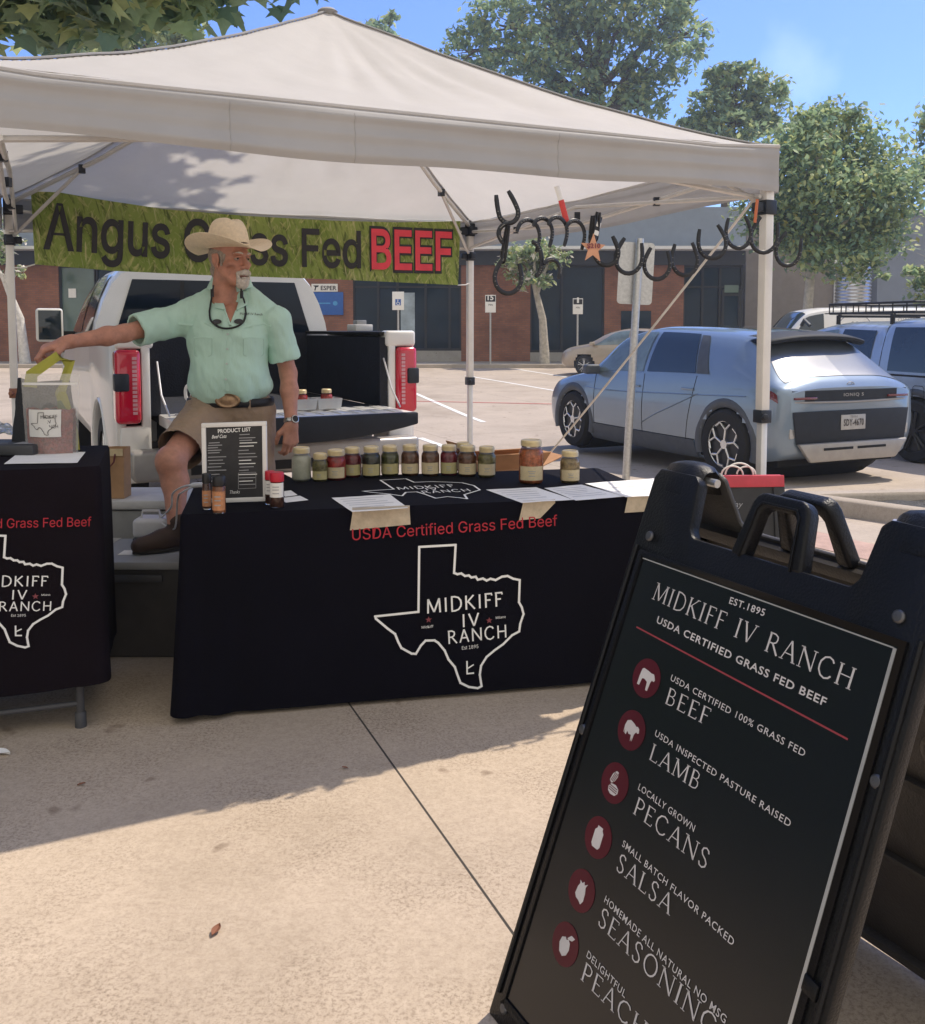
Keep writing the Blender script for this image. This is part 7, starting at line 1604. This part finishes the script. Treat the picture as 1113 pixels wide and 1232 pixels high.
# --- shirt
ch = (shR + shL) / 2
wst = (hipR + hipL) / 2 + V_([0, 0, .10])
slR = shR + (elR - shR) * .82; slL = shL + (elL - shL) * .74
dsR = (elR - shR) / np.linalg.norm(elR - shR); dsL = (elL - shL) / np.linalg.norm(elL - shL)
sp = [('el', ch + V_([.0, -.005, -.10]), (.198, .130, .20)), ('el', ch + V_([-.075, -.03, -.09]), (.11, .10, .15)), ('el', ch + V_([.06, -.03, -.09]), (.11, .10, .15)), ('el', ch + V_([.0, -.02, -.27]), (.190, .142, .18)), ('el', wst + V_([0, -.01, .03]), (.202, .143, .10)),
      ('rc', neckb + V_([-.02, .03, -.02]), shR + V_([.0, .0, .0]), .062, .072), ('rc', neckb + V_([.02, .03, -.02]), shL, .062, .072), ('rc', shR, slR + dsR * .05, .076, .080, .03), ('rc', neckb + V_([0, .02, -.05]), neckb + V_([0, .02, .004]), .078, .066, .02)]
Vs = sdf_mesh(sp, .0062, .045, cuts=[(slR, dsR)] , subs=[('rc', slR - dsR * .05, slR + dsR * .1, .060, .070), ('rc', V_(headc) + V_([0, .02, -.10]), neckb + V_([0, -.005, .028]), .062, .059)])
# trim left sleeve and bottom hem by dropping vertices beyond their planes
def trim(VF, planes):
    V, F = VF; keep = np.ones(len(V), bool)
    for c, n, box in planes:
        out = ((V - c) @ n > 0) & (np.abs(V - c) < box).all(1); keep &= ~out
    idx = np.cumsum(keep) - 1; F = F[keep[F].all(1)]; return V[keep], idx[F]
Vs = trim(Vs, [(wst + V_([0, 0, -.055]), V_([0, 0, -1.0]), .4)])
Vsl = trim(sdf_mesh([('rc', shL + V_([-.03, 0, .0]), shL, .072, .077), ('rc', shL, slL + dsL * .05, .0765, .078, .03)], .0062, .03, cuts=[(slL, dsL)], subs=[('rc', slL - dsL * .05, slL + dsL * .1, .062, .066)]), [])
shirt = sdf_obj('shirt', [Vs, Vsl], 'shirt_mint', man)
# cloth folds: broad drapes pulled from shoulder and belt plus fine creases
me = shirt.data; nn = len(me.vertices); no = np.zeros(nn * 3); me.vertices.foreach_get('normal', no); co = np.zeros(nn * 3); me.vertices.foreach_get('co', co); no = no.reshape(-1, 3); co = co.reshape(-1, 3)
o_ = np.array(foot0); d = np.zeros(nn)
for i in range(nn):
    p = co[i] + o_; z = p[2]; bl_ = max(0, min(1, (1.28 - z) / .2))
    d[i] = .0062 * bl_ * math.sin(p[0] * 38 + z * 9 + 2 * mnoise.noise(Vector((p[0] * 6, p[1] * 5, z * 4)))) + .0085 * mnoise.noise(Vector((p[0] * 13 + z * 6, p[1] * 9, z * 9))) + .0042 * mnoise.noise(Vector((p[0] * 30, p[1] * 20, z * 24 + p[0] * 12)))
me.vertices.foreach_set('co', (co + no * d[:, None]).ravel()); me.update()
from mathutils.bvhtree import BVHTree
def surf(o, x, y, off=.004):
    """point on the front of mesh o met by the view line through photograph point (x, y)"""
    bv_ = surf.c.get(o.name)
    if bv_ is None: bv_ = surf.c[o.name] = BVHTree.FromPolygons([v.co + foot0 for v in o.data.vertices], [p.vertices[:] for p in o.data.polygons])
    dd = ray(x, y).normalized(); h = bv_.ray_cast(CAM, dd); 
    return None if h[0] is None else h[0] + h[1] * off
surf.c = {}
def onshirt(pts, r, name, m, par, off=.003, n=6, sc=(1, 1), o=None):
    P = [surf(o or shirt, x, y, off) for x, y in pts]; P = [p for p in P if p is not None]
    if len(P) < 2: return None
    mb = MB(); mb.tube(smooth_path(P, 4), r, n, sc=sc, up=(0, -1, 0)); return mb.build(name, m, par, smooth=60)
onshirt([(276, 397), (275, 410), (274, 430), (273, 450), (272, 470)], .016, 'placket', 'shirt_mint', shirt, -.001, 8, (.22, 1))
for y in (402, 420, 438, 456):
    p = surf(shirt, 274.5 - (y - 402) * .04, y, .006)
    if p: mb = MB(); mb.lathe([(0, -.002), (.0055, -.002), (.0055, .002), (0, .002)], p, 10, Matrix.Rotation(R(90), 3, 'X')); mb.build('button', 'button', shirt)
for pts in ([(214, 389), (232, 391), (248, 389.5), (262, 396)], [(287, 396), (305, 391), (318, 389), (326, 392)]): onshirt(pts, .007, 'yoke_flap', 'shirt_mint', shirt, .0, 6, (.4, 1))
for x0, x1 in ((233, 256), (292, 318)):
    onshirt([(x0, 407), (x0 + 8, 406), (x1 - 8, 406), (x1, 407)], .004, 'pocket_flap', 'shirt_mint', shirt, .001, 6, (.6, 1)); onshirt([(x0 + 1, 408), (x0 + 1, 420), (x0 + 3, 428), (x1 - 3, 428), (x1 - 1, 420), (x1 - 1, 408)], .0022, 'pocket_seam', 'shirt_shadow', shirt, .000, 5)
# embroidery on the chest
def patchq(c4, name, m, par, off, nu=10, nv=10, thick=0.0):
    """a quilt on the shirt front between four photograph points (top left, top right, bottom right, bottom left)"""
    c4 = [Vector(q) for q in c4]; last = None; V = {}
    for j in range(nv, -1, -1):
        for i in range(nu + 1):
            q = c4[0].lerp(c4[1], i / nu).lerp(c4[3].lerp(c4[2], i / nu), j / nv); p = surf(shirt, q.x, q.y, off)
            if p is None or p.y > 4.49: b = V[(i, j + 1)] if j < nv else last; p = at(q.x, q.y, b.y + .004) if b is not None else at(q.x, q.y, 4.40)
            V[(i, j)] = p; last = p
    mb = MB(); mb.grid(lambda u, v: V[(round(u * nu), round(v * nv))], nu, nv); mb.f = [q[::-1] for q in mb.f]
    return mb.build(name, m, par, smooth=180, thick=thick)
patchq([(262, 351), (289.5, 352), (278.5, 393), (276, 393)], 'neck_opening', 'skin', shirt, -.009, 12, 16)
lp = [(263.5, 352), (266, 362), (270.5, 374), (277, 391.5)]; rp_ = [(292, 352), (289.5, 362), (284.5, 374), (277.5, 391.5)]
LQ = [[surf(shirt, x, y, .001) for x, y in s] for s in (lp, rp_)]
patchq([(258, 348), (265, 351), (272, 374), (259, 371)], 'collar', 'shirt_mint', shirt, .007, 8, 10, .004)
patchq([(290.5, 351), (297, 349), (299, 367), (284.5, 374)], 'collar', 'shirt_mint', shirt, .007, 8, 10, .004)
def in_v(q):
    t = (q.y - 350) / 42
    return 0 < t < 1 and 263 + 14 * t ** 1.0 < q.x < 292.5 - 15 * t
bmv = bmesh.new(); bmv.from_mesh(shirt.data)
bmesh.ops.delete(bmv, geom=[v for v in bmv.verts if (v.co + foot0).y < 4.47 and in_v(proj(v.co + foot0))], context='VERTS')
bmv.to_mesh(shirt.data); bmv.free()
for s in LQ:
    s = [p for p in s if p is not None and p.y < 4.47]
    if len(s) > 1: mb = MB(); mb.tube(smooth_path(s, 5), .0055, 8, sc=(.6, 1), up=(0, -1, 0)); mb.build('lapel', 'shirt_mint', shirt, smooth=180)
mb = None; pts = [surf(shirt, x, 379 + .02 * x - 5.5, .004) for x in np.linspace(289, 316, 8)]
if all(p is not None for p in pts):
    V2, F2, w2, c2 = text2d('Midkiff IV Ranch'); mb = MB(); v3 = []
    for a, b in V2:
        t = a / w2 * 7; i = min(int(t), 6); q = pts[i].lerp(pts[i + 1], t - i); v3.append(q + Vector((0, -.002, b * .016)))
    mb.add(v3, F2); mb.build('embroidery', 'ink_dark', shirt, smooth=0)
# collar: two folded leaves
nb = Vector(neckb)
def leafc(pts, name='collar'):
    mb = MB(); mb.add(pts, [tuple(range(len(pts)))]); o = mb.build(name, 'shirt_mint', shirt, thick=.004, bevel=.0012); return o
cA = lambda x, y, Y: at(x, y, Y)
def collar(side):
    mb = MB(); n = 14
    c0 = nb + Vector((-.012, .022, .030))
    def f(u, v):
        a = R(-90) + side * (R(22) + R(150) * u) ; rr = .079 + .020 * v + .004 * u
        w = (.052 + .030 * (1 - u) ** 3)
        dz = .018 - w * v + .012 * u
        q = c0 + Vector((math.cos(a) * rr * 1.02, math.sin(a) * rr * 1.0 - .012 * (1 - u) * v, dz))
        q.x += side * .018 * (1 - u) ** 2 * v
        return q
    mb.grid(f, n, 6); return mb.build('collar', 'shirt_mint', shirt, smooth=60, thick=.004)
collar(1); collar(-1)
# open neck: skin triangle below the collar
vn = [surf(shirt, 262, 356, .0035), surf(shirt, 292, 356, .0035), surf(shirt, 276, 391, .0035)]
tri = [(262, 358), (268, 357), (274, 357), (283, 357), (291, 358), (288, 366), (283, 376), (277, 390), (271, 378), (266, 367)]
P = [surf(shirt, x, y, .004) for x, y in tri]; cc = surf(shirt, 276, 365, .003)
if False:
    mb = MB(); mb.add(P + [cc], [(i, (i + 1) % len(P), len(P)) for i in range(len(P))]); mb.build('neck_opening', 'skin', shirt, smooth=180)

# --- shorts, belt, buckle
hemR = hipR + (knR - hipR) * .80; dhR = (knR - hipR) / np.linalg.norm(knR - hipR); hemL = hipL + (knL - hipL) * .80; dhL = (knL - hipL) / np.linalg.norm(knL - hipL)
so_ = [('el', (hipR + hipL) / 2 + V_([0, .01, .03]), (.196, .138, .12)), ('rc', hipR + V_([0, .01, -.01]), hemR + dhR * .05, .120, .102), ('rc', hipL + V_([0, .01, -.01]), hemL + dhL * .05, .112, .096), ('el', (hipR + hipL) / 2 + V_([0, .06, -.02]), (.16, .1, .12))]
Vo = sdf_mesh(so_, .0065, .05, cuts=[(wst + V_([0, 0, .005]), V_([0, 0, 1.0]))]); Vo = trim(Vo, [(hemR, dhR, .16), (hemL, dhL, .16)])
shorts = sdf_obj('shorts', [Vo], 'shorts_khaki', man, wrinkle=.006, wscale=16)
bz = wst[2] - .042
mb = MB(); c = (hipR + hipL) / 2; mb.tube([(c[0] + .207 * math.cos(a), c[1] + .006 + .150 * math.sin(a), bz) for a in np.linspace(0, 2 * math.pi, 49)[:-1]], .02, 8, closed=True, sc=(1, .3), up=(0, 0, 1)); belt = mb.build('belt', 'belt_black', man, smooth=60)
bk_ = at(274, 482, float(c[1]) - .158); mb = MB(); M = Matrix.Rotation(R(90), 3, 'X'); mb.lathe([(0, -.006), (.054, -.006), (.060, -.003), (.060, .002), (.054, .005), (.048, .003), (.030, .005), (.0, .006)], bk_, 32, M, sx=1, sy=.58); mb.build('buckle', 'buckle_bronze', belt, smooth=60)
mb = MB()
for x in (-.13, .12): a = math.acos(x / .199); mb.box((c[0] + x, c[1] + .006 - .156 * math.sin(a), bz), (.012, .006, .055))
mb.build('belt_loop', 'shorts_khaki', shorts)
# --- shoes
def shoe_obj(ank, dirv, sole_z):
    d = V_(dirv); d[2] = 0; d = d / np.linalg.norm(d); b = V_([ank[0], ank[1], sole_z])
    pr = [('rc', b - d * .055 + V_([0, 0, .045]), b + d * .06 + V_([0, 0, .045]), .043, .045), ('rc', b + d * .06 + V_([0, 0, .045]), b + d * .165 + V_([0, 0, .036]), .046, .034), ('rc', b - d * .02 + V_([0, 0, .06]), b - d * .01 + V_([0, 0, .115]), .046, .046)]
    o = sdf_obj('shoe', [sdf_mesh(pr, .005, .03, cuts=[(b + V_([0, 0, .012]), V_([0, 0, -1.]))])], 'shoe_brown', man)
    s = V_([-d[1], d[0], 0]); mb = MB(); out = []
    for k in range(24):
        a = 2 * math.pi * k / 24; x = math.cos(a) * .14 + .055; y = math.sin(a) * (.046 if x < 0 else .05 - .03 * max(0, x - .1) / .1); out.append((x, y))
    mb.prism(out, b + V_([0, 0, .002]), Vector(d), Vector(s), .016); mb.build('sole', 'shoe_sole', o, bevel=.003)
    mb = MB()
    for q in (.04, .065, .09): mb.tube([Vector(b + d * q + s * .022 + V_([0, 0, .09 - .25 * (q - .04)])), Vector(b + d * q + V_([0, 0, .097 - .25 * (q - .04)])), Vector(b + d * q - s * .022 + V_([0, 0, .09 - .25 * (q - .04)]))], .003, 5)
    mb.build('laces', 'shoe_sole', o)
shoe_obj(anR, V_([-.8, -.62, 0]), SZ + .001); shoe_obj(anL, V_([.1, -1, 0]), 0.0)
# --- watch, sunglasses on a cord
wp_ = wrL + (elL - wrL) * .06; dl = Vector(wrL - elL).normalized(); f_ = Vector((.62, -.78, 0)); f_ = (f_ - dl * f_.dot(dl)).normalized(); x_ = dl.cross(f_)
mb = MB(); mb.tube([Vector(wp_) + f_ * (.034 * math.cos(a)) + x_ * (.034 * math.sin(a)) for a in np.linspace(0, 2 * math.pi, 33)[:-1]], .011, 8, closed=True, sc=(1, .25), up=dl); wt = mb.build('watch', 'watch_steel', man, smooth=60)
mb = MB(); M = Matrix((x_, dl, f_)).transposed(); mb.lathe([(0, -.005), (.019, -.005), (.021, 0), (.019, .006), (.016, .007), (0, .007)], Vector(wp_) + f_ * .037, 24, M); wb = mb.build('watch_case', 'watch_steel', wt, smooth=40); mb = MB(); mb.lathe([(0, .0072), (.0155, .0072), (.0155, .0078), (0, .0078)], Vector(wp_) + f_ * .037, 24, M); mb.build('watch_dial', 'watch_face', wt)
c1 = [(257, 343), (255.5, 352), (255, 362), (253, 376), (254, 385), (259, 391), (267, 394.5), (276, 395.5), (286, 393), (293, 387), (296, 378), (294, 364), (291, 354), (290, 346)]
P = []
for x, y in c1:
    p = surf(shirt, x, y, .009)
    P.append(p if p is not None else at(x, y, 4.40))
for i in (0, 1, 12, 13):
    if P[i].y > 4.47 or P[i].y < 4.3: P[i] = at(*c1[i], 4.41)
mb = MB(); mb.tube(smooth_path(P[:4], 4), .0042, 6); mb.tube(smooth_path(P[10:], 4), .0042, 6); gl = mb.build('sunglasses', 'cord_black', man, smooth=60)
mb = MB(); mb.tube(smooth_path(P[3:11], 4), .0048, 6); mb.build('glasses_frame', 'cord_black', gl, smooth=60)
for a, b in (((258, 383), (266, 391)), ((283, 391), (291, 383))):
    q = surf(shirt, (a[0] + b[0]) / 2, (a[1] + b[1]) / 2 + 1, .012)
    if q is not None: mb = MB(); mb.lathe([(0, -.001), (.022, -.001), (.022, .001), (0, .001)], q, 18, Matrix.Rotation(R(75), 3, 'X'), sx=1, sy=.55); mb.build('lens', 'lens_dark', gl)
for i in (1, 12):
    mb = MB(); mb.tube([P[i] + Vector((0, -.003, .016)), P[i] + Vector((0, -.003, -.02))], .008, 8); mb.build('cord_sleeve', 'cord_black', gl)
# ---------------------------------------------------------------- the air
hz = bpy.data.materials.new('air'); hz.use_nodes = True; nt = hz.node_tree; nt.nodes.clear()
vo = nt.nodes.new('ShaderNodeVolumePrincipled'); vo.inputs['Color'].default_value = (.80, .88, 1, 1); vo.inputs['Density'].default_value = .0016; vo.inputs['Anisotropy'].default_value = .35
ou = nt.nodes.new('ShaderNodeOutputMaterial'); nt.links.new(vo.outputs['Volume'], ou.inputs['Volume']); MATS['air'] = hz
mb = MB(); mb.bx((-60, -12, -1.4), (60, 75, 26)); tag(mb.build('haze', 'air', smooth=0), kind='stuff')
